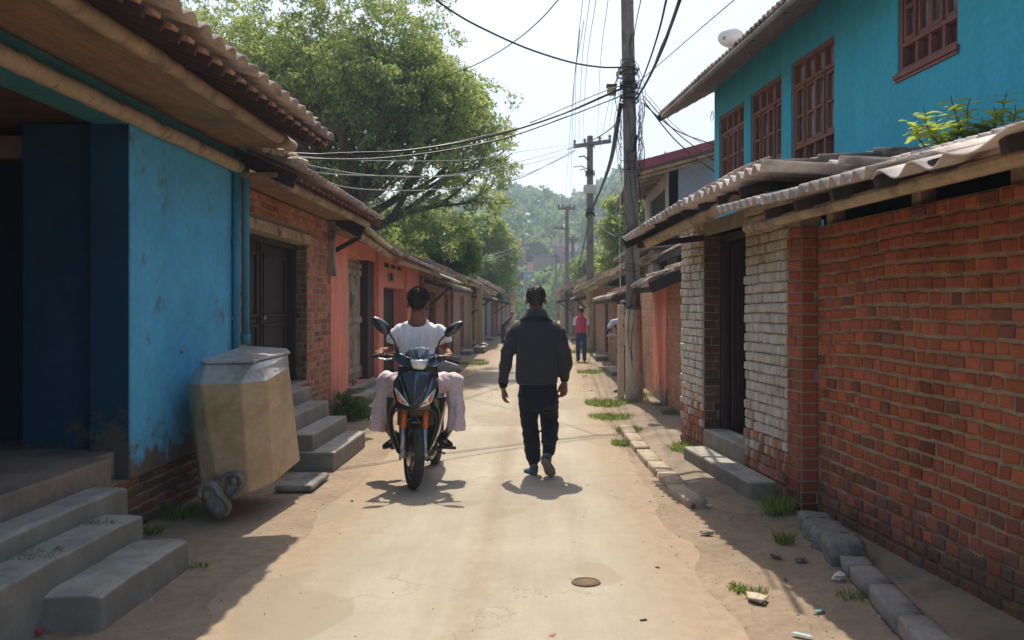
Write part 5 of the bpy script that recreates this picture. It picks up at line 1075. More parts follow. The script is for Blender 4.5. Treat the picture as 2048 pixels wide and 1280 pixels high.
def hand(mb, wrist, d, pn, side, curl=.5, s=1.0, spread=.12, thumb=.5):
    """wrist point, d along the hand, pn palm normal, side = towards the thumb"""
    w_ = V(wrist); d = V(d).normalized(); pn = V(pn); pn = (pn - d * pn.dot(d)).normalized(); sd = d.cross(pn); 
    if sd.dot(V(side)) < 0: sd = -sd
    for k in range(5):
        f = (k - 2) / 2; a = w_ + sd * f * .018 * s; b = w_ + d * (.088 * s) + sd * f * .031 * s - pn * .002; cap(mb, a, b, .015 * s, .0125 * s, 10, 3)
    cap(mb, w_ - d * .03 * s, w_ + d * .03 * s, .024 * s, .022 * s, 12, 3)
    for k, L in enumerate((.070, .080, .076, .058)):
        f = (1.5 - k) / 1.5; p = w_ + d * (.086 * s) + sd * f * .031 * s; dd = (d + sd * f * spread).normalized(); ang = curl * (.75 + .16 * k)
        for j, fr in enumerate((.42, .32, .26)):
            ang_ = ang * (.6 + .55 * j); u = (dd * math.cos(ang_ * (j + 1) * .62) + pn * math.sin(ang_ * (j + 1) * .62)).normalized(); q_ = p + u * (L * fr * s); cap(mb, p, q_, (.0095 - .0008 * j) * s, (.0087 - .0008 * j) * s, 9, 3); p = q_
    p = w_ + d * .022 * s + sd * .024 * s; u = (d * .75 + sd * .55 + pn * .35 * thumb).normalized(); q_ = p + u * .042 * s; cap(mb, p, q_, .0135 * s, .0115 * s, 10, 3); u2 = (d + sd * .12 + pn * .45 * thumb).normalized(); r_ = q_ + u2 * .030 * s; cap(mb, q_, r_, .0108 * s, .0098 * s, 10, 3); cap(mb, r_, r_ + (u2 + pn * .15).normalized() * .022 * s, .0098 * s, .008 * s, 10, 3)
def head(mb, c, f, s=1.0, up=V((0, 0, 1)), ears=True):
    """head centred at c, facing f"""
    c = V(c); f = V(f).normalized(); up = V(up).normalized(); sd = f.cross(up).normalized(); up = sd.cross(f).normalized(); Rm = Matrix((sd, f, up)).transposed()
    T = lambda x, y, z: c + Rm @ V((x * s, y * s, z * s))
    mb.ell(T(0, -.012, .025), (.074 * s, .092 * s, .088 * s), 20, 14, rot=Rm); mb.ell(T(0, .018, -.035), (.058 * s, .070 * s, .080 * s), 18, 12, rot=Rm); mb.ell(T(0, .045, -.082), (.030 * s, .030 * s, .026 * s), 12, 8, rot=Rm)
    cap(mb, T(0, .085, .005), T(0, .102, -.028), .008 * s, .013 * s, 10, 3); mb.ell(T(0, .088, -.055), (.024 * s, .010 * s, .006 * s), 10, 6, rot=Rm); mb.ell(T(0, .086, -.067), (.022 * s, .010 * s, .006 * s), 10, 6, rot=Rm)
    for k in (-1, 1):
        mb.ell(T(k * .030, .074, .030), (.024 * s, .014 * s, .007 * s), 10, 6, rot=Rm); mb.ell(T(k * .030, .070, .008), (.014 * s, .012 * s, .010 * s), 10, 6, rot=Rm)
        if ears:
            mb.ell(T(k * .081, -.002, -.014), (.008 * s, .017 * s, .029 * s), 12, 8, rot=Rm @ Matrix.Rotation(k * .35, 3, 'Z')); mb.ell(T(k * .084, -.010, .002), (.008 * s, .010 * s, .019 * s), 10, 8, rot=Rm)
    return T, Rm
def eyes(T, parent, s=1.0):
    for k in (-1, 1):
        q = MB(); q.ell(T(k * .030, .074, .006), (.011 * s, .010 * s, .006 * s), 10, 6); q.build("eye", M['eye'], parent, local=True, smooth=True)
M['eye'] = surf("eye_white", (.55, .5, .46), .05, 5, .3, 0)
def skinmat(name, c):
    m = surf(name, c, .12, 9, .55, .25, 150, .002, spec=.35); b = m.node_tree.nodes["Principled BSDF"]; b.inputs["Subsurface Weight"].default_value = .15; b.inputs["Subsurface Radius"].default_value = (.02, .008, .004); return m
M['skin'] = skinmat("skin_brown", (.30, .13, .075)); M['skin2'] = skinmat("skin_boy", (.29, .115, .065))
M['hair'] = surf("hair_black", (.026, .020, .016), .3, 30, .5, .9, 120, .006, stretch=(6, 6, 1.2), spec=.5)
def cloth(name, c, var=.1, fine=220, rough=.9, sheen=.15, b_=.35):
    m = surf(name, c, var, 5, rough, b_, fine, .0025, spec=.2); b = m.node_tree.nodes["Principled BSDF"]; b.inputs["Sheen Weight"].default_value = sheen; return m
M['jacket'] = cloth("charcoal_fleece", (.040, .042, .049)); M['track'] = cloth("navy_track_cloth", (.013, .015, .022), sheen=.1); M['cuff'] = cloth("black_rib", (.010, .010, .012), sheen=.05)
M['tee'] = cloth("white_cotton", (.84, .83, .86), .03, sheen=.1); M['pyjama'] = cloth("pale_pink_floral", (.50, .37, .40), .1)
def pyjama():
    m, t, b = nt("pale_pink_print"); tc = N(t, "ShaderNodeTexCoord"); v = N(t, "ShaderNodeTexVoronoi"); v.inputs["Scale"].default_value = 95; t.links.new(tc.outputs["Object"], v.inputs["Vector"])
    c = mix(t, (.42, .24, .29), (.78, .64, .68), ramp(t, v.outputs["Distance"], [(.25, 0), (.42, 1)]).outputs[0]); n = noise_n(t, 6, 4); c = mix(t, c, ramp(t, n.outputs[0], [(.3, .8), (.7, 1.1)]).outputs[0], .7, 'MULTIPLY')
    t.links.new(c, b.inputs[0]); b.inputs["Roughness"].default_value = .85; bump(t, b, noise_n(t, 200, 3).outputs[0], .3, .002); return m
M['pyjama'] = pyjama()
M['sole'] = surf("sole_rubber", (.24, .20, .14), .15, 40, .85, .8, 160, .004); M['shoe_blue'] = cloth("blue_canvas", (.045, .10, .15)); M['shoe_grey'] = cloth("grey_canvas", (.22, .20, .18)); M['shoe_black'] = cloth("black_canvas", (.008, .010, .016)); M['sole_brown'] = surf("brown_rubber", (.13, .05, .03), .2, 20, .6, .3)
def hairdo(T, Rm, parent, s, seed, spiky=.02, n=1500, back=-.055, top=.135):
    rd = random.Random(seed); mb = MB()
    mb.ell(T(0, -.016, .040), (.084 * s, .100 * s, .092 * s), 22, 14, rot=Rm); mb.ell(T(0, -.048, -.010), (.066 * s, .060 * s, .070 * s), 18, 12, rot=Rm)
    # keep the hair off the face and neck
    me = solid("hair", mb, M['hair'], parent, .007, 2); bm = bmesh.new(); bm.from_mesh(me.data)
    Ri = Rm.transposed(); c = T(0, 0, 0)
    def loc(p): return Ri @ ((p - c) / s)
    dl = [v for v in bm.verts if (lambda l: l.y > .045 - max(0, .10 - l.z) * .9 + (.03 if l.z > .085 else 0) or l.z < back + abs(l.x) * .25)(loc(v.co))]
    bmesh.ops.delete(bm, geom=dl, context='VERTS'); bm.normal_update()
    tips_ = []
    for v in bm.verts:
        k = noise.noise(v.co * 60) * .006 + noise.noise(v.co * 130) * .004; v.co += v.normal * k * s
    fs_ = list(bm.faces)
    for i in range(n):
        f = rd.choice(fs_); p = f.calc_center_median(); l = loc(p); nn_ = f.normal; fall = V((0, 0, -1)) if l.z < .06 else V((0, 0, .6)); L = spiky * rd.uniform(.4, 1.2) * s * (1.0 if l.z > .05 else .55)
        d = (nn_ * .9 + fall * .5 + V((rd.uniform(-1, 1), rd.uniform(-1, 1), rd.uniform(-1, 1))) * .45).normalized(); sd = d.cross(V((rd.random(), rd.random(), rd.random()))).normalized() * .0016 * s
        p = p - nn_ * .002; a = bm.verts.new(p - sd); b = bm.verts.new(p + sd); e = bm.verts.new(p + d * L); tips_.append((a, b, e))
    for t3 in tips_: bm.faces.new(t3)
    bm.to_mesh(me.data); bm.free(); me.data.polygons.foreach_set("use_smooth", [True] * len(me.data.polygons)); return me
def shoe(parent, heel, toe, up, w_, mat, sole, name="shoe", h=.075, ank=None):
    heel = V(heel); toe = V(toe); d = (toe - heel).normalized(); up = V(up); up = (up - d * up.dot(d)).normalized(); sd = d.cross(up); L = (toe - heel).length
    prof = [(0, .30, .60), (.06, .62, .95), (.2, .72, 1.0), (.38, .66, .98), (.55, .80, .78), (.72, 1.0, .58), (.86, .92, .46), (.96, .62, .36), (1, .30, .26)]
    q = MB(); vs = []
    for u, ww, hh in prof:
        c = heel + d * (u * L)
        for j in range(12):
            t = 2 * math.pi * j / 12; x = math.cos(t) * w_ / 2 * ww; z = (math.sin(t) * .5 + .5) * h * hh + .016; vs.append(c + sd * (x * (1 - .2 * max(0, math.sin(t)))) + up * z)
    q.add(vs, [(i * 12 + j, i * 12 + (j + 1) % 12, (i + 1) * 12 + (j + 1) % 12, (i + 1) * 12 + j) for i in range(len(prof) - 1) for j in range(12)] + [tuple(range(12))[::-1], tuple(96 + j for j in range(12))])
    if ank is not None: cap(q, heel + d * L * .2 + up * h * .8, ank, .045, .043, 12, 3)
    o = q.build(name, mat, parent, local=True, smooth=True, sub=1)
    q = MB(); vs = []
    for u, ww, hh in prof:
        c = heel + d * (u * L * 1.02 - .002)
        for (x, z) in ((-1, 0), (-1.02, .024), (1.02, .024), (1, 0)): vs.append(c + sd * (x * w_ / 2 * min(1.03, ww * 1.08)) + up * z)
    q.add(vs, [(i * 4 + j, i * 4 + (j + 1) % 4, (i + 1) * 4 + (j + 1) % 4, (i + 1) * 4 + j) for i in range(len(prof) - 1) for j in range(4)] + [(3, 2, 1, 0), (32, 33, 34, 35)])
    q.build("sole", sole, o, local=True, smooth=False, sub=1, bevel=0); return o
# ---------------- walking man, seen from behind
def mp(px, py, y=0): return V(((px - 1073) / 214, y, 1.55 - (py - 618) / 214))
man = thing("person", (-.033, 8.4, 0), "man in charcoal jacket and dark trousers walking away mid road", "person")
b = MB(); T, Rm = head(b, mp(1072, 601, .03), (0.05, 1, -.03), 1.10)
cap(b, mp(1072, 618, 0), mp(1072, 642, -.01), .062, .070); b.loft([(mp(1073, 640), .10, .07), (mp(1073, 664), .15, .08), (mp(1073, 720), .15, .09), (mp(1073, 765), .14, .09), (mp(1073, 800), .15, .10)], 16)
LA = [mp(1034, 668, 0), mp(1011, 710, .02), mp(1006, 776, .06)]; RA = [mp(1112, 668, 0), mp(1131, 706, -.02), mp(1129, 762, .03)]
for A_ in (LA, RA): limb(b, A_, [.040, .034, .027])
hand(b, mp(1006, 777, .06), (.10, .12, -1), (1, -.25, 0), (0, 1, 0), .42, 1.0); hand(b, mp(1129, 763, .03), (-.05, .05, -1), (-.75, -.65, 0), (-.3, 1, 0), .55, 1.06)
KL = [mp(1058, 790, 0), mp(1061, 845, .05), mp(1067, 928, .02)]; KR = [mp(1095, 790, 0), mp(1099, 846, .16), mp(1094, 903, -.19)]
limb(b, KL, [.07, .05, .038]); limb(b, KR, [.07, .05, .038]); cap(b, KL[2], mp(1068, 945, .0), .037, .035); cap(b, KR[2], KR[2] + V((.01, .02, -.05)), .036, .034)
body = solid("body", b, M['skin'], man, .0065, 2)
eyes(T, body, 1.10); hairdo(T, Rm, man, 1.10, 3, .009, 2600, back=-.068)
j = MB(); j.loft([(mp(1074, 763, .0), .190, .118), (mp(1074, 757, 0), .198, .125), (mp(1074, 735, 0), .195, .125), (mp(1074, 705, 0), .188, .122), (mp(1073, 675, 0), .195, .120), (mp(1072, 658, 0), .215, .108), (mp(1072, 651, 0), .195, .098), (mp(1072, 645, 0), .165, .09), (mp(1072, 639, 0), .125, .08), (mp(1072, 634, 0), .08, .072)], 30, 2.5)
limb(j, [mp(1036, 662, 0), mp(1030, 667, 0), mp(1015, 706, .02), mp(1010, 735, .03), mp(1006, 764, .05)], [.072, .078, .066, .062, .046], 18); limb(j, [mp(1110, 662, 0), mp(1116, 667, 0), mp(1127, 704, -.02), mp(1131, 728, 0), mp(1129, 752, .02)], [.072, .078, .068, .064, .047], 18)
cap(j, mp(1052, 646, 0), mp(1031, 663, 0), .055, .068); cap(j, mp(1093, 646, 0), mp(1115, 663, 0), .055, .068)
jw = lambda p: (1.0, V((8, 8, 1.8 + 6 * min(1, max(0, abs(p.x) - .17) * 12))))
jk = solid("jacket", j, M['jacket'], man, .010, 3, .012, jw, 2)
q = MB(); rings = []
q = MB(); k = 28; vs = []
for (zz, rx, ry, o_) in ((mp(0, 640).z, .112, .092, 0), (mp(0, 632).z, .100, .085, 0), (mp(0, 622).z, .086, .078, .0), (mp(0, 619).z, .084, .077, 0), (mp(0, 621).z, .098, .090, 0), (mp(0, 628).z, .128, .106, 0), (mp(0, 635).z, .152, .118, 0)):
    for i in range(k):
        t = 2 * math.pi * i / k; vs.append((-.005 + rx * math.cos(t), ry * math.sin(t) - .005, zz + .012 * (1 - abs(math.cos(t))) + (.006 * math.sin(t * 3))))
q.add(vs, [(a * k + i, a * k + (i + 1) % k, (a + 1) * k + (i + 1) % k, (a + 1) * k + i) for a in range(6) for i in range(k)]); q.build("collar", M['jacket'], man, local=True, smooth=True, sub=1)
q = MB(); q.tube([mp(1006, 762, .05), mp(1006, 768, .055), mp(1006.5, 775, .06)], [.043, .042, .037], 16); q.build("cuff", M['cuff'], jk, local=True, smooth=True); q = MB(); q.tube([mp(1129, 750, .02), mp(1129, 756, .025), mp(1129, 762, .03)], [.044, .042, .038], 16); q.build("cuff", M['cuff'], jk, local=True, smooth=True)
q = MB(); q.loft([(mp(1074, 768), .180, .112), (mp(1074, 764), .192, .120), (mp(1074, 760), .194, .122)], 30, 2.5); q.build("hem_band", M['jacket'], jk, local=True, smooth=True)
t = MB(); t.loft([(mp(1076, 762), .175, .108), (mp(1076, 785), .185, .120), (mp(1077, 806), .178, .115), (mp(1078, 818), .12, .10)], 26, 2.4)
limb(t, [mp(1057, 790, 0), mp(1059, 845, .05), mp(1064, 890, .04), mp(1067, 916, .02)], [.103, .082, .078, .068], 18); limb(t, [mp(1096, 790, 0), mp(1099, 843, .15), mp(1100, 872, -.02), mp(1096, 896, -.16)], [.102, .084, .078, .058], 18)
cap(t, mp(1067, 918, .02), mp(1067, 926, .02), .062, .046)
tw = lambda p: ((1.0, V((9, 9, 3))) if p.z > .75 else (1.5 if p.x > .05 else .9, V((6, 6, 13))))
solid("trousers", t, M['track'], man, .010, 3, .010, tw, 5)
shoe(man, mp(1068, 953, -.05) + V((.015, 0, -.006)), mp(1058, 951, .19) + V((-.03, 0, -.006)), (0, 0, 1), .098, M['shoe_blue'], M['sole'], ank=mp(1068, 934, .02))
shoe(man, mp(1086.5, 911, -.26), mp(1103.5, 949, -.12), (.15, .92, .42), .108, M['shoe_blue'], M['sole'], ank=mp(1095, 905, -.19))
# ---------------- boy on the motorbike, seen from behind
def rp_(px, py, y=0): return V(((px - 836) / 219.5, y, 1.55 - (py - 618) / 219.5))
boy = thing("person", (-1.112, 8.2, 0), "boy in white t-shirt and pale pink pyjama trousers astride the motorbike", "person")
b = MB(); T, Rm = head(b, rp_(836, 608, .02), (-.06, 1, 0), 1.12); cap(b, rp_(836, 622, -.01), rp_(836, 645, -.01), .061, .072); cap(b, rp_(830, 640, -.01), rp_(812, 658, -.005), .046, .042); cap(b, rp_(842, 640, -.01), rp_(860, 658, -.005), .046, .042)
b.loft([(rp_(836, 640), .10, .06), (rp_(836, 654), .14, .07), (rp_(836, 670), .155, .08), (rp_(836, 720), .13, .085), (rp_(836, 760), .13, .09), (rp_(836, 785), .15, .10)], 18)
for s_, sh, el, wr_ in ((-1, rp_(797, 660), rp_(782, 700, .05), rp_(769, 700, -.19)), (1, rp_(877, 660), rp_(890, 701, .05), rp_(903, 705, -.19))):
    limb(b, [sh, el, wr_], [.040, .034, .026]); e = V((s_ * .02, -.9, .12))
    hand(b, wr_ + V((0, .005, -.018)), e, (0, -.25, -1), (-s_, 0, 0), 1.75, 1.0, .02, 1.3)
for s_, kx, hx in ((-1, rp_(767, 762, .16), rp_(756, 838, .12)), (1, rp_(907, 764, .16), rp_(910, 838, .12))):
    limb(b, [rp_(836 + s_ * 22, 765, 0), kx, hx, V((s_ * .24, .08, .385))], [.07, .05, .036, .034])
body = solid("body", b, M['skin2'], boy, .0062, 2); eyes(T, body, 1.12); hairdo(T, Rm, boy, 1.12, 5, .026, 3400, back=-.05)
j = MB(); j.loft([(rp_(836, 775, 0), .150, .105), (rp_(836, 740, 0), .158, .115), (rp_(836, 715, 0), .160, .115), (rp_(836, 690, 0), .172, .118), (rp_(836, 670, 0), .190, .112), (rp_(836, 658, 0), .188, .100), (rp_(836, 649, 0), .150, .085), (rp_(836, 643, 0), .10, .075)], 30, 2.4)
for s_, a, m_, c_ in ((-1, rp_(801, 662), rp_(794, 668), rp_(786, 683, .03)), (1, rp_(873, 662), rp_(880, 668), rp_(889, 683, .03))): limb(j, [a, m_, c_], [.064, .066, .060], 16)
tee = solid("tshirt", j, M['tee'], boy, .010, 3, .018, lambda p: (1, V((13, 13, 2.6))), 9)
bm = bmesh.new(); bm.from_mesh(tee.data)       # open the scooped neck and the sleeve ends
nc = rp_(836, 640, -.02)
dl = [v for v in bm.verts if ((v.co.x - nc.x) / .082) ** 2 + ((v.co.z - nc.z) / (.062 if v.co.y < 0 else .05)) ** 2 < 1 or (abs(v.co.x) > .18 and v.co.z < rp_(0, 690).z + .25 * (abs(v.co.x) - .2))]
bmesh.ops.delete(bm, geom=dl, context='VERTS'); bm.to_mesh(tee.data); bm.free(); md = tee.modifiers.new("sol", 'SOLIDIFY'); md.thickness = .004; md.offset = 1
t = MB(); t.loft([(rp_(836, 745), .150, .10), (rp_(836, 770), .165, .12), (rp_(836, 792), .15, .12)], 24, 2.3)
for s_, kx, mx, hx in ((-1, rp_(768, 764, .16), rp_(758, 815, .13), rp_(751.5, 858, .11)), (1, rp_(905, 766, .16), rp_(910, 815, .13), rp_(911, 858, .11))):
    limb(t, [rp_(836 + s_ * 20, 768, .0), kx], [.092, .084], 18); limb(t, [kx, mx], [.084, .070], 18); t.tube([mx, mx.lerp(hx, .5), hx, hx + (hx - mx).normalized() * .03], [.072, .078, .085, .085], 20)
solid("pyjama_trousers", t, M['pyjama'], boy, .0095, 3, .021, lambda p: (1.15, V((9, 9, 4.5))), 11)
shoe(boy, V((-.165, .14, .315)), V((-.305, -.04, .275)), (0, 0, 1), .092, M['shoe_black'], M['sole_brown'], ank=V((-.235, .08, .40)))
shoe(boy, V((.165, .14, .315)), V((.305, -.04, .285)), (0, 0, 1), .092, M['shoe_black'], M['sole_brown'], ank=V((.235, .08, .40)))
# ---------------- simpler figures farther off
def standing(loc, yaw, s, label, skin, top, topmat, legmat, sleeves, hairmat=None, bend=0, arms=None, sleevemat=None, girl=False):
    o = thing("person", loc, label, "person"); o.rotation_euler = (0, 0, yaw); B = lambda x, y, z: V((x * s, (y + max(0, z - .92) * math.sin(bend)) * s, (z if z < .92 else .92 + (z - .92) * math.cos(bend)) * s))
    b = MB(); f = V((0, math.cos(bend * 1.2), -math.sin(bend * 1.2))); T, Rm = head(b, B(0, .02, 1.60), f, 1.0 * s, up=V((0, math.sin(bend), math.cos(bend)))); cap(b, B(0, 0, 1.54), B(0, 0, 1.42), .055 * s, .06 * s)
    b.loft([(B(0, 0, 1.40), .13 * s, .07 * s), (B(0, 0, 1.2), .13 * s, .08 * s), (B(0, 0, .95), .13 * s, .09 * s)], 14)
    A_ = arms or [[B(-.19, 0, 1.38), B(-.23, .0, 1.12), B(-.235, .05, .86)], [B(.19, 0, 1.38), B(.23, 0, 1.12), B(.235, .05, .86)]]
    for i, a in enumerate(A_): limb(b, a, [.045 * s, .036 * s, .026 * s]); hand(b, a[2], (a[2] - a[1]), (1 if i == 0 else -1, 0, .1), (0, 1, 0), .6, s)
    for k in (-1, 1): limb(b, [V((k * .09 * s, 0, .90 * s)), V((k * .10 * s, .02 * s, .48 * s)), V((k * .10 * s, 0, .09 * s))], [.07 * s, .05 * s, .036 * s])
    body = solid("body", b, skin, o, .009, 2); eyes(T, body, s); hairdo(T, Rm, o, s, 7, .008, 500, back=-.075 if girl else -.06)
    j = MB(); j.loft([(B(0, 0, .90), .165 * s, .11 * s), (B(0, 0, 1.05), .16 * s, .11 * s), (B(0, 0, 1.22), .17 * s, .11 * s), (B(0, 0, 1.36), .19 * s, .10 * s), (B(0, 0, 1.43), .12 * s, .08 * s), (B(0, 0, 1.46), .08 * s, .07 * s)], 22, 2.3)
    sl_ = MB()
    for a in A_:
        e = a[0].lerp(a[1], .75) if sleeves == 'short' else a[2]; limb(sl_ if sleevemat else j, [a[0] * .97 + V((0, 0, .01)), a[0].lerp(a[1], .5), e] if sleeves == 'short' else [a[0], a[1], a[2]], [.062 * s, .06 * s, .056 * s if sleeves == 'short' else .04 * s])
    solid(top, j, topmat, o, .012, 2, .008, None, 4)
    if sleevemat: solid("sleeves", sl_, sleevemat, o, .012, 2)
    t = MB(); t.loft([(V((0, 0, .97 * s)), .155 * s, .10 * s), (V((0, 0, .85 * s)), .17 * s, .115 * s), (V((0, 0, .78 * s)), .13 * s, .10 * s)], 20)
    for k in (-1, 1): limb(t, [V((k * .085 * s, 0, .86 * s)), V((k * .10 * s, .02 * s, .48 * s)), V((k * .10 * s, 0, .10 * s))], [.092 * s, .075 * s, .065 * s])
    solid("trousers", t, legmat, o, .012, 2, .008, None, 6)
    for k in (-1, 1): shoe(o, V((k * .10 * s, -.08 * s, 0)), V((k * .115 * s, .17 * s, 0)), (0, 0, 1), .09 * s, M['shoe_black'], M['sole_brown'], ank=V((k * .10 * s, 0, .12 * s)))
    return o
M['pink'] = cloth("hot_pink_knit", (.62, .07, .16)); M['jeans'] = cloth("blue_denim", (.03, .065, .14)); M['navy'] = cloth("navy_cloth", (.02, .03, .05)); M['shirt_blue'] = cloth("pale_blue_cotton", (.45, .52, .66))
standing((1.22, 26.6, 0), R(4), .93, "young person in hot pink vest and blue jeans on the right verge", M['skin'], "vest", M['pink'], M['jeans'], 'short', sleevemat=M['tee'])
standing((-1.66, 40.5, 0), R(-62), .92, "person in dark navy clothes bending forward by the left wall, far down the street", M['skin'], "jacket", M['navy'], M['navy'], 'long', bend=.75)
ph = thing("person", (1.50, 16.6, 0), "person in pale blue shirt mostly hidden behind the near utility pole, one arm showing", "person")
L = lambda px, py, y=0: V(((px - 1080) / 1800 * 16.6 - 1.50, y, 1.55 - (py - 618) / 1800 * 16.6))
b = MB(); T, Rm = head(b, V((.02, 0, 1.58)), (-1, .1, 0), .98, ears=True); cap(b, V((.03, 0, 1.50)), V((.03, 0, 1.38)), .05, .055); b.loft([(V((.03, 0, 1.38)), .07, .13), (V((.03, 0, 1.1)), .075, .12), (V((.03, 0, .92)), .09, .12)], 16)
limb(b, [V((.0, -.12, 1.34)), L(1219, 655, -.15), L(1221, 670, -.15)], [.04, .034, .026]); hand(b, L(1221, 670, -.15), (-.2, 0, -1), (1, 0, 0), (0, -1, 0), .9, .95)
limb(b, [V((.0, .14, 1.34)), V((.02, .17, 1.08)), V((-.03, .16, .85))], [.04, .034, .026]); hand(b, V((-.03, .16, .85)), (-.1, 0, -1), (0, -1, 0), (-1, 0, 0), .6, .95)
for k in (-1, 1): limb(b, [V((.03, k * .07, .9)), V((.02, k * .08, .48)), V((.03, k * .08, .09))], [.07, .05, .036])
body = solid("body", b, M['skin'], ph, .0085, 2); eyes(T, body, .98); hairdo(T, Rm, ph, .98, 9, .008, 600)
j = MB(); j.loft([(V((.03, 0, .88)), .095, .15), (V((.03, 0, 1.1)), .09, .15), (V((.03, 0, 1.34)), .085, .17), (V((.03, 0, 1.42)), .06, .09)], 20); limb(j, [V((.0, -.12, 1.34)), L(1224, 645, -.14), L(1219, 653, -.15)], [.058, .056, .052]); limb(j, [V((.0, .13, 1.34)), V((.01, .16, 1.14))], [.058, .052]); solid("shirt", j, M['shirt_blue'], ph, .011, 2, .008, None, 3)
t = MB(); t.loft([(V((.03, 0, .95)), .09, .14), (V((.03, 0, .8)), .10, .14)], 18)
for k in (-1, 1): limb(t, [V((.03, k * .07, .86)), V((.02, k * .08, .48)), V((.03, k * .08, .10))], [.085, .07, .06])
solid("trousers", t, M['navy'], ph, .012, 2)
for k in (-1, 1): shoe(ph, V((.10, k * .08, 0)), V((-.14, k * .09, 0)), (0, 0, 1), .088, M['shoe_black'], M['sole_brown'], ank=V((.03, k * .08, .12)))
bg = thing("shoulder_bag", tuple(V((1.50, 16.6, 0)) + L(1222, 672, -.2)), "small pale bag with dark straps hanging from the half hidden person's hand", "bag")
q = MB(); a0 = L(1222, 672, -.2)
q.loft([(L(1222, 672.5, -.2) - a0, .10, .03), (L(1222, 669, -.2) - a0, .085, .028), (L(1224, 665, -.2) - a0, .05, .02)], 14, 3); q.build("pouch", cloth("pale_bag", (.42, .38, .38)), bg, local=True, smooth=True)
for pts in (((1211, 668), (1216, 659), (1220, 655)), ((1233, 668), (1233, 660), (1229, 652))): 
    q = MB(); q.tube([L(x, y, -.21) - a0 for x, y in pts], .011, 6); q.build("strap", M['cuff'], bg, local=True)
# ================================================================ MOTORBIKE
def gloss(name, c, rough=.12, metal=0.0, coat=1.0, spec=.5):
    m, t, b = nt(name); n = noise_n(t, 25, 4); c_ = mix(t, c, tuple(x * 1.25 for x in c), n.outputs[0]); t.links.new(c_, b.inputs[0]); b.inputs["Roughness"].default_value = rough; b.inputs["Metallic"].default_value = metal
    b.inputs["Coat Weight"].default_value = coat; b.inputs["Coat Roughness"].default_value = .06; b.inputs["Specular IOR Level"].default_value = spec
    n2 = noise_n(t, 6, 5, .7); rr = ramp(t, n2.outputs[0], [(.35, rough), (.7, min(1, rough * 2.2))]); t.links.new(rr.outputs[0], b.inputs["Roughness"]); return m
G_ = {'black': gloss("gloss_black", (.007, .008, .010)), 'blue': gloss("blue_grey_paint", (.045, .075, .115), .24, .45), 'trim': gloss("satin_black", (.012, .012, .013), .35, 0, .2),
      'chrome': gloss("chrome", (.65, .66, .68), .12, 1.0, 0), 'fork': gloss("fork_silver", (.42, .43, .46), .3, .8, .2), 'orange': gloss("orange_cover", (.62, .13, .015), .3, 0, .5), 'amber': gloss("amber_lens", (.75, .17, .01), .12, 0, 1),
      'bronze': gloss("bronze_trim", (.12, .085, .05), .35, .6, .3), 'lens': gloss("headlight_lens", (.62, .66, .68), .08, .35, 1), 'rim': gloss("rim_metal", (.30, .29, .27), .3, .8, .1)}
M['rubber'] = surf("tyre_rubber", (.028, .028, .030), .2, 12, .85, .5, 120, .003, stain=(.10, .085, .065), sscale=4, sth=(.5, .75))
mbk = thing("motorbike", (-1.071, 7.9, 0), "black and blue-grey motorbike with mirrors, facing the camera under the boy in white", "motorcycle")
def A1(x, y): px, py = 735 + x / 6.4, 620 + y / 6.4; return (px - 836) / 228, 1.55 - (py - 618) / 228
def A2(x, y): px, py = 725 + x / 6.095, 790 + y / 6.095; return (px - 836) / 228, 1.55 - (py - 618) / 228
def sheet(name, rows, cv, f, mat, parent=mbk, th=.012, nu=14, nv=18, sub=0, wrap=.0):
    """shell panel: rows of (y, xleft, xright) traced on the panel's front, curved in depth by f(x, z, u) where u runs -1..1 across"""
    R_ = [(cv(a, y)[0], cv(b_, y)[0], cv(0, y)[1]) for y, a, b_ in rows]; R_.sort(key=lambda r: r[2]); zs = [r[2] for r in R_]; mb = MB(); vs = []
    for i in range(nv + 1):
        z = zs[0] + (zs[-1] - zs[0]) * i / nv; k = max(j for j in range(len(zs)) if zs[j] <= z + 1e-9); k = min(k, len(zs) - 2); t = (z - zs[k]) / max(1e-6, zs[k + 1] - zs[k])
        sm = t; xl = R_[k][0] + (R_[k + 1][0] - R_[k][0]) * sm; xr = R_[k][1] + (R_[k + 1][1] - R_[k][1]) * sm
        for jx in range(nu + 1):
            u = -1 + 2 * jx / nu; x = xl + (xr - xl) * jx / nu; vs.append((x, f(x, z, u) + wrap * abs(u) ** 6, z))
    K = len(vs); vs += [(x, y + th, z) for x, y, z in vs]; n1 = nu + 1
    fs = [(i * n1 + j, i * n1 + j + 1, (i + 1) * n1 + j + 1, (i + 1) * n1 + j) for i in range(nv) for j in range(nu)]; fs += [tuple(K + q for q in g)[::-1] for g in list(fs)]
    for i in range(nv):
        for j in (0, nu): fs.append((i * n1 + j, (i + 1) * n1 + j, K + (i + 1) * n1 + j, K + i * n1 + j))
    for j in range(nu):
        for i in (0, nv): fs.append((i * n1 + j, i * n1 + j + 1, K + i * n1 + j + 1, K + i * n1 + j))
    mb.add(vs, fs); return mb.build(name, mat, parent, local=True, smooth=True, sub=1)
cx = .0
fS = lambda x, z, u: -.17 + 1.5 * x * x + .9 * (z - .80) ** 2
shield = sheet("front_shield", [(765, 540, 770), (790, 450, 845), (830, 395, 880), (900, 352, 912), (1000, 338, 930), (1080, 342, 925), (1140, 372, 900), (1180, 440, 840), (1210, 560, 730), (1226, 610, 690)], A1, fS, G_['black'], wrap=.03)
sheet("centre_blade", [(768, 575, 745), (790, 520, 790), (818, 466, 832), (860, 485, 815), (950, 520, 778), (1050, 555, 740), (1150, 592, 705), (1205, 622, 672), (1224, 640, 652)], A1, lambda x, z, u: fS(x, z, u) - .016 - .040 * (1 - abs(u)) ** 1.1, G_['blue'], nu=16)
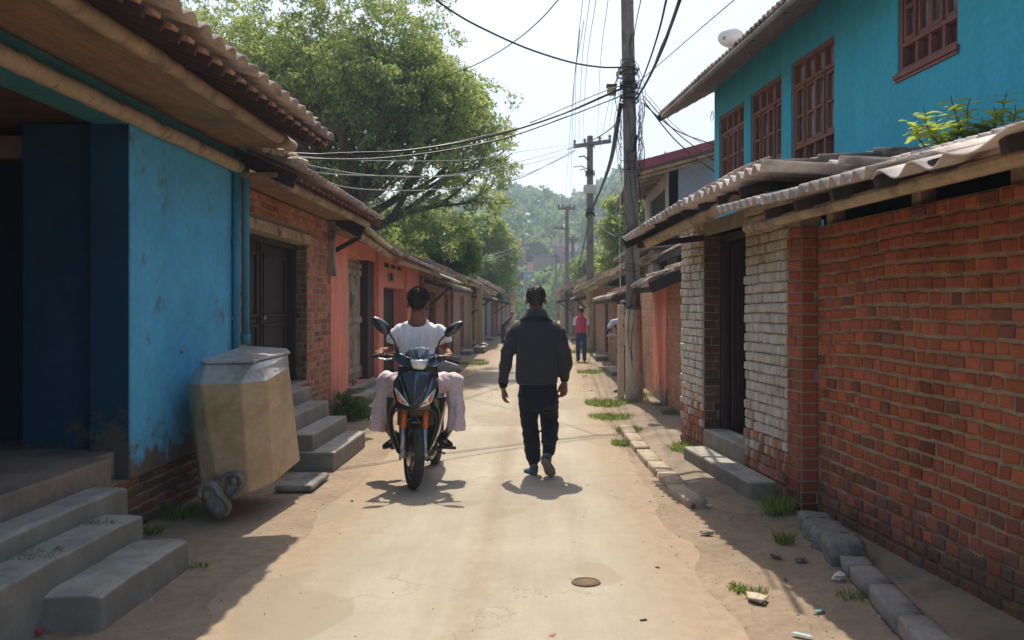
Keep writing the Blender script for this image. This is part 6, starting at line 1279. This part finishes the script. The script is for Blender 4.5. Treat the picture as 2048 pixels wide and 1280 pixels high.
sheet("side_panel", [(850, 395, 458), (900, 362, 476), (960, 352, 500), (1010, 400, 520), (1080, 455, 545), (1150, 520, 575), (1185, 560, 590)], A1, lambda x, z, u: fS(x, z, u) - .012 - .010 * (1 - u * u), G_['black'])
sheet("side_panel", [(850, 842, 885), (900, 822, 905), (960, 800, 918), (1010, 780, 880), (1080, 752, 830), (1150, 722, 770), (1185, 700, 725)], A1, lambda x, z, u: fS(x, z, u) - .012 - .010 * (1 - u * u), G_['blue'])
for s_ in (0, 1):
    mr = (lambda a, b_: (a, b_)) if s_ == 0 else (lambda a, b_: (1272 - b_, 1272 - a)); yo = 0 if s_ == 0 else 18
    rows = [(975, 375, 384), (1000, 378, 412), (1050, 390, 462), (1100, 404, 505), (1140, 420, 538), (1165, 445, 556), (1185, 500, 568), (1203, 560, 578)]
    ts_ = sheet("indicator", [(y + yo, *mr(a, b_)) for y, a, b_ in rows], A1, lambda x, z, u: fS(x, z, u) - .024 - .008 * (1 - u * u), G_['lens'], nv=14, nu=8)
    sheet("bulb", [(y + yo, *mr(a, b_)) for y, a, b_ in [(1030, 410, 420), (1050, 410, 440), (1100, 420, 456), (1145, 432, 452)]], A1, lambda x, z, u: fS(x, z, u) - .040, G_['amber'], parent=ts_, nv=6, nu=4)
    sheet("bulb", [(y + yo, *mr(a, b_)) for y, a, b_ in [(1128, 474, 498), (1150, 478, 530), (1168, 500, 556)]], A1, lambda x, z, u: fS(x, z, u) - .040, G_['amber'], parent=ts_, nv=5, nu=4)
fC = lambda x, z, u: -.15 + 1.6 * x * x + 1.0 * max(0, z - 1.12) ** 1.3 + .5 * abs(z - 1.08)
cowl = sheet("headlight_cowl", [(468, 650, 715), (482, 580, 780), (505, 530, 812), (540, 490, 848), (572, 478, 874), (612, 500, 868), (650, 528, 850), (690, 556, 822), (728, 590, 790), (752, 640, 750)], A1, fC, G_['blue'], wrap=.05)
sheet("visor", [(466, 650, 712), (486, 592, 778), (540, 618, 762), (600, 652, 728), (652, 686, 698)], A1, lambda x, z, u: fC(x, z, u) - .020 - .016 * (1 - abs(u)), G_['blue'], nv=10)
for r_ in ([(482, 562, 596), (505, 562, 606), (560, 590, 640), (610, 625, 668), (650, 672, 690)], [(482, 774, 794), (505, 766, 812), (560, 742, 790), (610, 715, 752), (650, 695, 708)]): sheet("visor_inlay", r_, A1, lambda x, z, u: fC(x, z, u) - .014, G_['black'], nv=8, nu=5)
for r_ in ([(585, 500, 520), (610, 520, 590), (640, 545, 660), (662, 640, 690)], [(585, 850, 868), (610, 790, 855), (640, 725, 830), (662, 692, 740)]): sheet("cowl_inlay", r_, A1, lambda x, z, u: fC(x, z, u) - .010, G_['black'], nv=6, nu=6)
hl = sheet("headlight", [(625, 574, 806), (650, 582, 800), (690, 596, 784), (735, 610, 766), (750, 650, 745)], A1, lambda x, z, u: fC(x, z, u) - .022 - .012 * (1 - u * u), G_['lens'], nv=10)
for x in (-.035, .0, .035, .07): q = MB(); q.box((x + .018, -.205, 1.065), (x + .021, -.178, 1.125)); q.build("lens_rib", G_['chrome'], hl, local=True)
sheet("handlebar_cover", [(538, 328, 342), (560, 328, 470), (600, 338, 520), (640, 350, 545), (680, 388, 585), (715, 450, 605), (730, 560, 615)], A1, lambda x, z, u: -.10 + .35 * abs(x) + .3 * (z - 1.1), G_['blue'], wrap=.02)
sheet("handlebar_cover", [(612, 866, 960), (628, 855, 982), (650, 845, 975), (680, 815, 945), (705, 790, 880), (720, 775, 830)], A1, lambda x, z, u: -.10 + .35 * abs(x) + .3 * (z - 1.1), G_['blue'], wrap=.02)
sheet("steering_shroud", [(712, 400, 895), (760, 388, 900), (800, 385, 905), (870, 370, 915)], A1, lambda x, z, u: -.05 + 1.0 * x * x, G_['trim'], th=.06)
# leg shields
LL = [(10, 296, 470), (60, 290, 470), (110, 288, 470), (150, 287, 425), (200, 290, 395), (300, 298, 376), (400, 310, 384), (480, 326, 402), (560, 352, 428), (640, 388, 452), (700, 432, 468)]
RR = [(10, 830, 1030), (60, 835, 1034), (110, 840, 1028), (150, 882, 1020), (200, 915, 1012), (300, 930, 990), (400, 906, 962), (480, 884, 935), (560, 850, 905), (640, 815, 868), (700, 795, 822)]
fL = lambda x, z, u: -.13 + 1.0 * x * x - .05 * (1 - u * u) + .15 * (.75 - z)
sheet("leg_shield", LL, A2, fL, G_['black'], nv=26, wrap=.04); sheet("leg_shield", RR, A2, fL, G_['black'], nv=26, wrap=.04)
sheet("shield_bridge", [(60, 440, 860), (110, 430, 870), (150, 440, 860), (166, 500, 800)], A2, lambda x, z, u: -.15 + .6 * x * x, G_['black'], nv=8)
for pts in ([(520, 128), (440, 170), (392, 230), (378, 310), (386, 400), (408, 490), (440, 580), (468, 660)], [(760, 128), (850, 160), (905, 215), (925, 300), (905, 400), (880, 490), (840, 590), (806, 680)]):
    q = MB(); q.tube(catmull([V((A2(*p)[0], fL(A2(*p)[0], A2(*p)[1], 1) - .012, A2(*p)[1])) for p in pts], 4), .009, 6); q.build("shield_trim", G_['bronze'], mbk, local=True, smooth=True)
q = MB(); q.box((-.17, .02, .30), (.16, .14, .80)); q.build("inner_body", M['rubber'], mbk, local=True)
for s_, x0 in ((0, 428), (1, 812)):
    q = MB()
    for k in range(11): a = A2(x0, 185 + k * 17); b_ = A2(x0 + 62, 185 + k * 17); q.box((a[0], -.035, a[1] - .003), (b_[0], .02, a[1] + .003))
    a = A2(x0, 180); b_ = A2(x0 + 62, 370); q.box((a[0], .0, b_[1]), (b_[0], .02, a[1])); q.build("radiator_grille", G_['bronze'], mbk, local=True)
# fork, fender, wheel (front assembly)
def at2(x, y, dy): a = A2(x, y); return V((a[0], dy, a[1]))
for xa, xb in ((536, 520), (784, 782)):
    q = MB(); q.tube([at2(xa, 140, -.04), at2((xa + xb) / 2, 260, -.08), at2(xb, 385, -.11)], [.027, .027, .025], 12); q.build("fork_cover", G_['orange'], mbk, local=True, smooth=True)
    q = MB(); q.tube([at2(xb, 380, -.11), at2(xb - (3 if xb < 600 else 5), 690, -.13)], [.0215, .0215], 12); q.tube([at2(xb, 640, -.13), at2(xb, 735, -.135)], [.026, .024], 10); q.build("fork_leg", G_['fork'], mbk, local=True, smooth=True)
sheet("fork_plate", [(150, 572, 765), (200, 572, 765), (255, 575, 760)], A2, lambda x, z, u: -.075, G_['bronze'], th=.02, nv=4, nu=4)
W0 = V((-.018, -.13, .292)); wroot = MB()
wr = bpy.data.objects.new("front_wheel", None)
def wheel(name, c, r_, w_, yaw, disc=True):
    mb = MB(); pr = []
    for k in range(17):
        t = -math.pi * .5 + math.pi * 2 * k / 16; pr.append((r_ - w_ * .52 + w_ * .52 * math.sin(t + math.pi / 2 * 0 + 0) * 1.0, w_ * .5 * math.cos(t)))
    vs = []; n = 56
    for rr, h in pr:
        for jx in range(n):
            a = 2 * math.pi * jx / n; vs.append(V((h, rr * math.cos(a), rr * math.sin(a))))
    fs = [(i * n + j, i * n + (j + 1) % n, (i + 1) * n + (j + 1) % n, (i + 1) * n + j) for i in range(16) for j in range(n)]
    Rz = Matrix.Rotation(yaw, 3, 'Z') @ Matrix.Rotation(R(2.2), 3, 'Y'); tr = lambda p: V(c) + Rz @ V(p)
    mb.add([tr(v) for v in vs], fs); ty = mb.build("front_tyre" if False else name, M['rubber'], mbk, local=True, smooth=True)
    mb = MB(); ri = r_ - w_ * .95
    for jx in range(60):       # tread lugs
        pass
    vs = []; pr = [(ri + .022, -.026), (ri + .004, -.030), (ri - .006, -.014), (ri - .006, .014), (ri + .004, .030), (ri + .022, .026)]
    for rr, h in pr:
        for jx in range(n): a = 2 * math.pi * jx / n; vs.append(tr((h, rr * math.cos(a), rr * math.sin(a))))
    mb.add(vs, [(i * n + j, i * n + (j + 1) % n, (i + 1) * n + (j + 1) % n, (i + 1) * n + j) for i in range(5) for j in range(n)]); mb.build("rim", G_['rim'], ty, local=True, smooth=True)
    mb = MB()
    for k in range(5):
        a = k * 1.2566 + .3
        for da in (-.12, .12): mb.tube([tr((0.01, .03 * math.cos(a), .03 * math.sin(a))), tr((0, (ri) * math.cos(a + da), ri * math.sin(a + da)))], [.012, .009], 6)
    mb.tube([tr((-.055, 0, 0)), tr((.055, 0, 0))], [.030, .030], 12); mb.build("hub_spokes", G_['rim'], ty, local=True, smooth=True)
    if disc:
        mb = MB(); mb.tube([tr((-.046, 0, 0)), tr((-.042, 0, 0))], [.10, .10], 28); mb.build("brake_disc", G_['chrome'], ty, local=True)
    return ty
wheel("front_wheel", W0, .292, .088, R(19))
wheel("rear_wheel", (.03, 1.12, .292), .292, .10, 0, False)
q = MB(); vs = []; nf = 18; Rz = Matrix.Rotation(R(8), 3, 'Z')
for i in range(nf + 1):
    a = R(62) + R(96) * i / nf; hw = .072 * (1 - .25 * abs(i / nf - .5)); 
    for k in range(9):
        u = -1 + k / 4; rr = .335 - .045 * abs(u) ** 2.5; vs.append(W0 + Rz @ V((u * hw, -rr * math.cos(a), rr * math.sin(a))))
K = len(vs); vs += [W0 + (v - W0) * .975 for v in vs]; fs = [(i * 9 + k, i * 9 + k + 1, (i + 1) * 9 + k + 1, (i + 1) * 9 + k) for i in range(nf) for k in range(8)]; fs += [tuple(K + x for x in g)[::-1] for g in list(fs)]
for i in range(nf): fs += [(i * 9, (i + 1) * 9, K + (i + 1) * 9, K + i * 9), (i * 9 + 8, (i + 1) * 9 + 8, K + (i + 1) * 9 + 8, K + i * 9 + 8)]
for k in range(8): fs += [(k, k + 1, K + k + 1, K + k), (nf * 9 + k, nf * 9 + k + 1, K + nf * 9 + k + 1, K + nf * 9 + k)]
q.add(vs, fs); q.build("front_fender", G_['black'], mbk, local=True, smooth=True, sub=1)
# handlebars, levers, mirrors
def at1(x, y, dy): a = A1(x, y); return V((a[0], dy, a[1]))
q = MB(); q.tube(catmull([at1(68, 592, .0), at1(330, 588, -.01), at1(500, 610, -.02), at1(690, 600, -.01), at1(860, 615, -.02), at1(1010, 628, -.03), at1(1175, 680, -.03)], 5), .013, 10); q.build("handlebar", G_['trim'], mbk, local=True, smooth=True)
for a, b_ in ((at1(66, 592, .0), at1(275, 588, -.005)), (at1(1012, 628, -.03), at1(1180, 682, -.03))):
    q = MB(); q.tube([a, a.lerp(b_, .03), a.lerp(b_, .06), b_], [.019, .019, .0165, .0165], 12); q.build("grip", M['rubber'], mbk, local=True, smooth=True)
for pts in (((335, 618), (260, 628), (190, 622), (150, 612)), ((1000, 650), (1060, 670), (1120, 690), (1170, 706))):
    q = MB(); q.tube(catmull([at1(x, y, -.055) for x, y in pts], 4), [.007] * 12 + [.009], 7); q.build("brake_lever", G_['chrome'], mbk, local=True, smooth=True)
q = MB(); q.box(at1(340, 600, -.05), at1(412, 535, .02)); q.build("switch_box", G_['trim'], mbk, local=True, bevel=.01); q = MB(); q.box(at1(905, 640, -.06), at1(1008, 578, .01)); q.build("switch_box", G_['trim'], mbk, local=True, bevel=.01)
for stem, c, ang, ln_, wd_ in (([(385, 535), (376, 470), (345, 385), (275, 290)], (180, 196), R(-43), .103, .050), ([(893, 545), (905, 478), (930, 400), (1000, 322)], (1112, 240), R(38), .100, .046)):
    q = MB(); q.tube(catmull([at1(x, y, -.03) for x, y in stem], 5), .0075, 8); b0 = at1(*stem[0], -.03); q.tube([b0 - V((0, 0, .012)), b0 + V((0, 0, .05))], [.021, .013], 10); st = q.build("mirror_stem", G_['trim'], mbk, local=True, smooth=True)
    q = MB(); cc = at1(*c, -.035); ca, sa = math.cos(ang), math.sin(ang); vs = []; nr = 28
    for (s_, dy) in ((.02, -.034), (.45, -.030), (.8, -.018), (.97, -.004), (1, .006), (.97, .014), (.9, .016), (.02, .016)):
        for k in range(nr):
            t = 2 * math.pi * k / nr; x = ln_ * s_ * math.cos(t); z = wd_ * s_ * math.sin(t) * (1 + .18 * math.cos(t) * (1 if c[0] < 500 else -1)); vs.append(cc + V((x * ca - z * sa, dy, x * sa + z * ca)))
    q.add(vs, [(i * nr + k, i * nr + (k + 1) % nr, (i + 1) * nr + (k + 1) % nr, (i + 1) * nr + k) for i in range(7) for k in range(nr)]); mo = q.build("mirror", gloss("mirror_shell", (.010, .012, .015), .22), st, local=True, smooth=True)
# body behind: seat, engine, tail, pegs, stand, exhaust
q = MB(); q.loft([(V((0, .75, .62)), .12, .52), (V((0, .75, .70)), .135, .56), (V((0, .75, .78)), .12, .52), (V((0, .75, .80)), .08, .46)], 24, 2.6); q.build("seat", M['rubber'], mbk, local=True, smooth=True)
q = MB(); q.loft([(V((0, .75, .40)), .09, .50), (V((0, .78, .52)), .135, .60), (V((0, .8, .64)), .14, .62)], 24, 2.5); q.build("tail_body", G_['black'], mbk, local=True, smooth=True)
q = MB(); q.loft([(V((0, .5, .16)), .08, .16), (V((0, .5, .25)), .12, .22), (V((0, .5, .40)), .11, .22)], 18, 3); q.tube([(0.02, .5, .24), (.03, 1.12, .29)], [.04, .03], 8); q.build("engine", G_['fork'], mbk, local=True, smooth=True)
q = MB(); q.tube([(-.10, .45, .2), (-.13, .7, .2), (-.14, 1.2, .34)], [.025, .04, .05], 12); q.build("exhaust", G_['chrome'], mbk, local=True, smooth=True)
for s_ in (-1, 1):
    q = MB(); q.tube([(s_ * .10, .34, .285), (s_ * .30, .36, .275)], .014, 8); q.build("footrest", M['rubber'], mbk, local=True, smooth=True)
q = MB(); q.tube([at2(640, 780, .2), at2(780, 790, .2), at2(790, 830, .2), at2(750, 850, .2)], .011, 7); q.tube([at2(870, 695, .15), at2(930, 725, .12), at2(995, 735, .10)], .009, 7); q.build("kickstand", G_['trim'], mbk, local=True, smooth=True)
q = MB(); q.tube([at2(435, 730, .1), at2(436, 815, .1)], .009, 6); q.tube([at2(435, 765, .1), at2(560, 770, .1)], .010, 6); q.build("brake_pedal", G_['trim'], mbk, local=True)
for x, y, r_ in ((500, 725, .035), (530, 745, .03), (775, 735, .034), (840, 700, .04)): q = MB(); q.ell(at2(x, y, -.0), (r_, r_ * 1.2, r_ * .8), 12, 8); q.build("engine_cover", G_['bronze'], mbk, local=True, smooth=True)

# ================================================================ BIN
bn = thing("waste_bin", (-2.35, 7.2, 0), "bulky tan metal waste bin with grey lid leaning by the blue wall", "bin")
M['binbody'] = surf("bin_enamel", (.48, .35, .21), .14, 2.5, .42, .15, 40, stain=(.36, .22, .11), sscale=2.6, sth=(.46, .68)); M['bingrey'] = surf("bin_grey", (.52, .51, .49), .12, 3, .35, .12, 40, stain=(.22, .17, .12), sscale=3, sth=(.5, .7), metal=.2)
Yn = 6.78
def bp(px, py, Y): return P(px, py, Y)
# octagonal outline: near-left, near-right, chamfer, right-far, back; traced at real distances
def ring(zf, pts): return [V(p) for p in pts]
bot = [bp(403, 1000, 6.80), bp(405, 1006, 6.72), bp(440, 998, 6.66), bp(500, 986, 6.66), bp(545, 968, 6.80), bp(600, 922, 7.42)]
top = [bp(373, 770, 7.00), bp(384, 768, 6.84), bp(400, 769, 6.74), bp(483, 767, 6.72), bp(533, 761, 6.84), bp(578, 735, 7.48)]
lid = [bp(402, 728, 7.06), bp(404, 727, 6.95), bp(412, 728, 6.88), bp(507, 727, 6.86), bp(519, 722, 6.92), bp(576, 709, 7.50)]
def back(r_, dx): a, b_ = r_[0], r_[-1]; return [V((b_.x - .05, b_.y + .12, b_.z)), V((a.x - .02 + dx, b_.y + .14, a.z))]
rings = [bot + back(bot, .04), [a.lerp(b_, .33) for a, b_ in zip(bot + back(bot, .04), top + back(top, 0))], [a.lerp(b_, .7) for a, b_ in zip(bot + back(bot, .04), top + back(top, 0))], top + back(top, 0)]
q = MB(); vs = [p for r_ in rings for p in r_]; q.add(vs, [(i * 8 + j, i * 8 + (j + 1) % 8, (i + 1) * 8 + (j + 1) % 8, (i + 1) * 8 + j) for i in range(3) for j in range(8)] + [tuple(range(8))[::-1]])
q.build("bin_body", M['binbody'], bn, bevel=.014)
tb, lb = top + back(top, 0), lid + [bp(570, 703, 7.66), bp(488, 698, 7.66)]; q = MB(); vs = tb + [a.lerp(b_, .55) + V((0, 0, .012)) for a, b_ in zip(tb, lb)] + lb; q.add(vs, [(i * 8 + j, i * 8 + (j + 1) % 8, (i + 1) * 8 + (j + 1) % 8, (i + 1) * 8 + j) for i in range(2) for j in range(8)] + [tuple(16 + j for j in range(8))]); q.build("shoulder", M['bingrey'], bn, smooth=False, bevel=.012)
cl = sum(lb, V()) / 8; q = MB(); vs = []
for dz, s_ in ((.004, 1.0), (.004, 1.045), (.02, 1.05), (.026, 1.03)): vs += [cl + (p - cl) * s_ + V((0, 0, dz)) for p in lb]
q.add(vs, [(i * 8 + j, i * 8 + (j + 1) % 8, (i + 1) * 8 + (j + 1) % 8, (i + 1) * 8 + j) for i in range(3) for j in range(8)] + [tuple(24 + j for j in range(8)), tuple(range(8))[::-1]]); q.build("lid", M['bingrey'], bn, bevel=.006)
c = bp(553, 742, 6.95); q = MB(); q.tube([c + V((-.015, .0, 0)), c + V((.0, -.02, .004)), c + V((.02, -.01, .004))], .006, 7); q.build("latch", G_['chrome'], bn, smooth=True)
def foot(c, pts, w_, r_, depth):
    q = MB(); P_ = catmull([V((c[0] + x, c[1], c[2] + z)) for x, z in pts], 5)
    mb = MB()
    for i in range(len(P_) - 1): cap(mb, P_[i] - V((0, depth / 2, 0)), P_[i] + V((0, depth / 2, 0)), r_, r_, 12, 3)
    o = solid("curled_foot", mb, M['footmetal'], bn, .009, 2)
    for v in o.data.vertices: v.co.y = c[1] + (v.co.y - c[1]) * .45
    o.location = (2.35, -7.2, 0); return o
M['footmetal'] = surf("foot_casting", (.22, .20, .18), .2, 8, .5, .3, 50, stain=(.12, .10, .085), sscale=4)
z0 = 0; fc_ = bp(440, 990, 6.62)
def px2(x, y): p = bp(360 + x / 3.554, 680 + y / 3.554, 6.62); return (p.x - fc_.x, p.z - fc_.z)
foot((fc_.x, 6.58, fc_.z), [px2(232, 1062), px2(262, 1120), px2(290, 1160), px2(310, 1192)], 0, .075, .07)
foot((fc_.x, 6.66, fc_.z), [px2(205, 1148), px2(232, 1172)], 0, .055, .08)
foot((fc_.x, 6.66, fc_.z), [px2(388, 1000), px2(380, 1040), px2(365, 1090)], 0, .066, .06)
for pts, r_, y in (([(180, 1100), (172, 1060), (195, 1022), (245, 1015), (285, 1040), (300, 1080), (335, 1110), (362, 1150), (370, 1200), (345, 1232)], .018, 6.53), ([(300, 1005), (325, 965), (375, 948), (425, 965), (445, 1010), (430, 1050), (395, 1085), (375, 1120)], .018, 6.605), ([(232, 975), (262, 975), (282, 1000)], .018, 6.66)):
    q = MB(); q.tube(catmull([V((fc_.x + px2(*p)[0], y, fc_.z + px2(*p)[1])) for p in pts], 4), r_, 9); q.build("foot_rim", M['footmetal'], bn, smooth=True)
for p, y in (((222, 1085), 6.53), ((385, 1000), 6.605), ((295, 1188), 6.525)):
    q = MB(); q.ell(V((fc_.x + px2(*p)[0], y, fc_.z + px2(*p)[1])), (.03, .02, .034), 12, 8); q.build("bolt", M['footmetal'], bn, smooth=True)
pb = MB(); c = G(590, 955); pb.box((-2.25, 7.62, 0), (-1.93, 8.25, .055)); tag(pb.build("loose_slab", M['stone'], bevel=.02), "low loose slab on the ground between the bin and the concrete steps", "slab")

# ================================================================ LITTER AND LOOSE STONES
def flat(name, px, py, r_, h, col, label, cat, seed, group=None, ar=.6, mat=None):
    c = G(px, py); mb = MB(); rock(mb, (0, 0, 0), (r_, r_ * ar, h * .75), seed, 14, 8, .75, tint=col); o = mb.build(name, mat or M['paper'], smooth=seed % 2 == 0); o.location = (c.x, c.y, h * .55); o.rotation_euler = (0, 0, seed); return tag(o, label, cat, group)
flat("flat_stone", 1514, 1200, .062, .022, (.75, .66, .50), "pale flat stone with grass round it on the sunlit verge", "stone", 2, ar=.75, mat=surf("pale_stone", (.52, .45, .35), .1, 8, .9, .3))
flat("flat_stone", 1413, 1067, .045, .014, (.5, .45, .38), "flat grey-brown stone on the sunlit verge near the shadow edge", "stone", 3, mat=M['stone']); flat("flat_stone", 1551, 1112, .045, .02, (.4, .4, .4), "angular grey stone in the shade left of the kerb boulders", "stone", 5, mat=M['stone'])
flat("flat_stone", 1600, 1120, .045, .018, (.3, .3, .3), "dark stone close beside the squarish kerb boulder", "stone", 7, mat=M['stone']); flat("flat_stone", 1376, 940, .045, .02, (.3, .3, .3), "small dark stone on the pavement left of the doorway step", "stone", 9, mat=M['stone'])
flat("flat_stone", 1372, 712, .25, .06, (.3, .3, .3), "pale slab on the pavement near the foot of the red brick pier", "stone", 19, mat=M['stone']) if False else None
flat("brick_bit", 1387, 1014, .028, .020, (.3, .3, .3), "bit of reddish brick at the end of the low kerb", "rubble", 4, mat=surf("brick_bit", (.28, .11, .06), .2, 9, .9, .4)); flat("litter", 1418, 1013, .028, .012, (.75, .78, .8), "crumpled white scrap next to the brick bit", "litter", 6, "scraps of litter")
flat("litter", 1638, 1222, .036, .005, (.12, .42, .45), "teal scrap lying in the shade below the kerb stones", "litter", 10, "scraps of litter", .4); flat("litter", 1604, 1270, .055, .005, (.55, .75, .80), "pale blue strip of plastic at the bottom edge", "litter", 12, "scraps of litter", .3)
flat("litter", 1679, 1158, .04, .03, (.85, .78, .8), "crumpled white and pink wrapper against the squarish kerb boulder", "litter", 13, "scraps of litter"); flat("litter", 1570, 1157, .018, .004, (.12, .38, .36), "tiny teal scrap in the shade near the verge", "litter", 14, "scraps of litter")
flat("litter", 1800, 1154, .02, .005, (.15, .5, .4), "green scrap between kerb and red wall", "litter", 16, "scraps of litter"); flat("litter", 2000, 1215, .02, .012, (.8, .8, .8), "white scrap at the foot of the red wall", "litter", 18, "scraps of litter")
flat("litter", 1809, 1262, .02, .006, (.7, .8, .85), "pale scrap beside the nearest kerb block", "litter", 20, "scraps of litter"); flat("litter", 1169, 752, .06, .02, (.85, .85, .85), "white scrap on the verge beyond the walking man", "litter", 22, "scraps of litter"); flat("litter", 1182, 780, .05, .01, (.8, .8, .78), "faint white scrap on the verge near the walking man's hand", "litter", 24, "scraps of litter")
flat("litter", 623, 964, .03, .012, (.85, .85, .9), "white scrap by the loose slab near the steps", "litter", 26, "scraps of litter"); flat("litter", 72, 1268, .03, .02, (.5, .06, .05), "red crumpled scrap by the lowest step of the blue house", "litter", 28, "scraps of litter")
flat("litter", 302, 1201, .01, .004, (.4, .7, .8), "tiny pale blue scrap on the shaded ground by the left steps", "litter", 30, "scraps of litter"); flat("litter", 1745, 1000, .01, .004, (.8, .8, .8), "white speck beside the doorway step's near end", "litter", 32, "scraps of litter") if False else None
flat("litter", 1528, 997, .022, .010, (.8, .8, .8), "white crumb of litter under the doorway step's near end", "litter", 34, "scraps of litter"); flat("flat_stone", 1346, 815, .10, .05, (.5, .5, .5), "pale lump of stone by the orange brick wall", "stone", 36, mat=M['concrete'])
flat("dark_pebble", 1287, 1243, .018, .010, (.06, .04, .03), "small dark pebble on the road near the bottom edge", "pebble", 38); flat("dark_pebble", 1315, 1137, .016, .008, (.06, .04, .03), "tiny dark pebble right of the iron cover", "pebble", 40); flat("dry_leaf", 1104, 1272, .026, .006, (.40, .22, .11), "brown dry leaf at the bottom edge of the road", "leaf", 42)
pe = MB(); rd = random.Random(15)
for k in range(900):
    side = rd.random(); Y = 3.2 + 14 * rd.random() ** 1.6
    x = rd.uniform(.85, 2.5 - .115 * Y) if side < .6 else rd.uniform(-2.6, -1.3) if side < .85 else rd.uniform(-1.4, 1.0)
    r_ = rd.uniform(.002, .006) if rd.random() < .9 or abs(x) < .8 else rd.uniform(.006, .012); t = rd.uniform(.25, .75) if rd.random() < .8 else rd.uniform(.05, .2); rock(pe, (x, Y, .006), (r_, r_ * rd.uniform(.6, 1), r_ * .6), k, 6, 4, .4, tint=(t, t * .86, t * .70))
tag(pe.build("gravel", M['paper']), "scattered grit and crumbs of stone on the verges", "gravel", kind='stuff')
# ================================================================ HAZE
hz = MB(); hz.box((-330, -40, -1.5), (480, 470, 90))
m = bpy.data.materials.new("haze_air"); m.use_nodes = True; t = m.node_tree; t.nodes.clear()
o_ = t.nodes.new("ShaderNodeOutputMaterial"); vp = t.nodes.new("ShaderNodeVolumePrincipled"); vp.inputs["Color"].default_value = (.66, .83, 1.0, 1)
vp.inputs["Density"].default_value = HAZE if 'HAZE' in globals() else .0016; vp.inputs["Anisotropy"].default_value = .0
t.links.new(vp.outputs[0], o_.inputs["Volume"])
h = hz.build("haze", m); h["kind"] = "stuff"; h["label"] = "thin bluish haze hanging over the street and hill"; h["category"] = "haze"
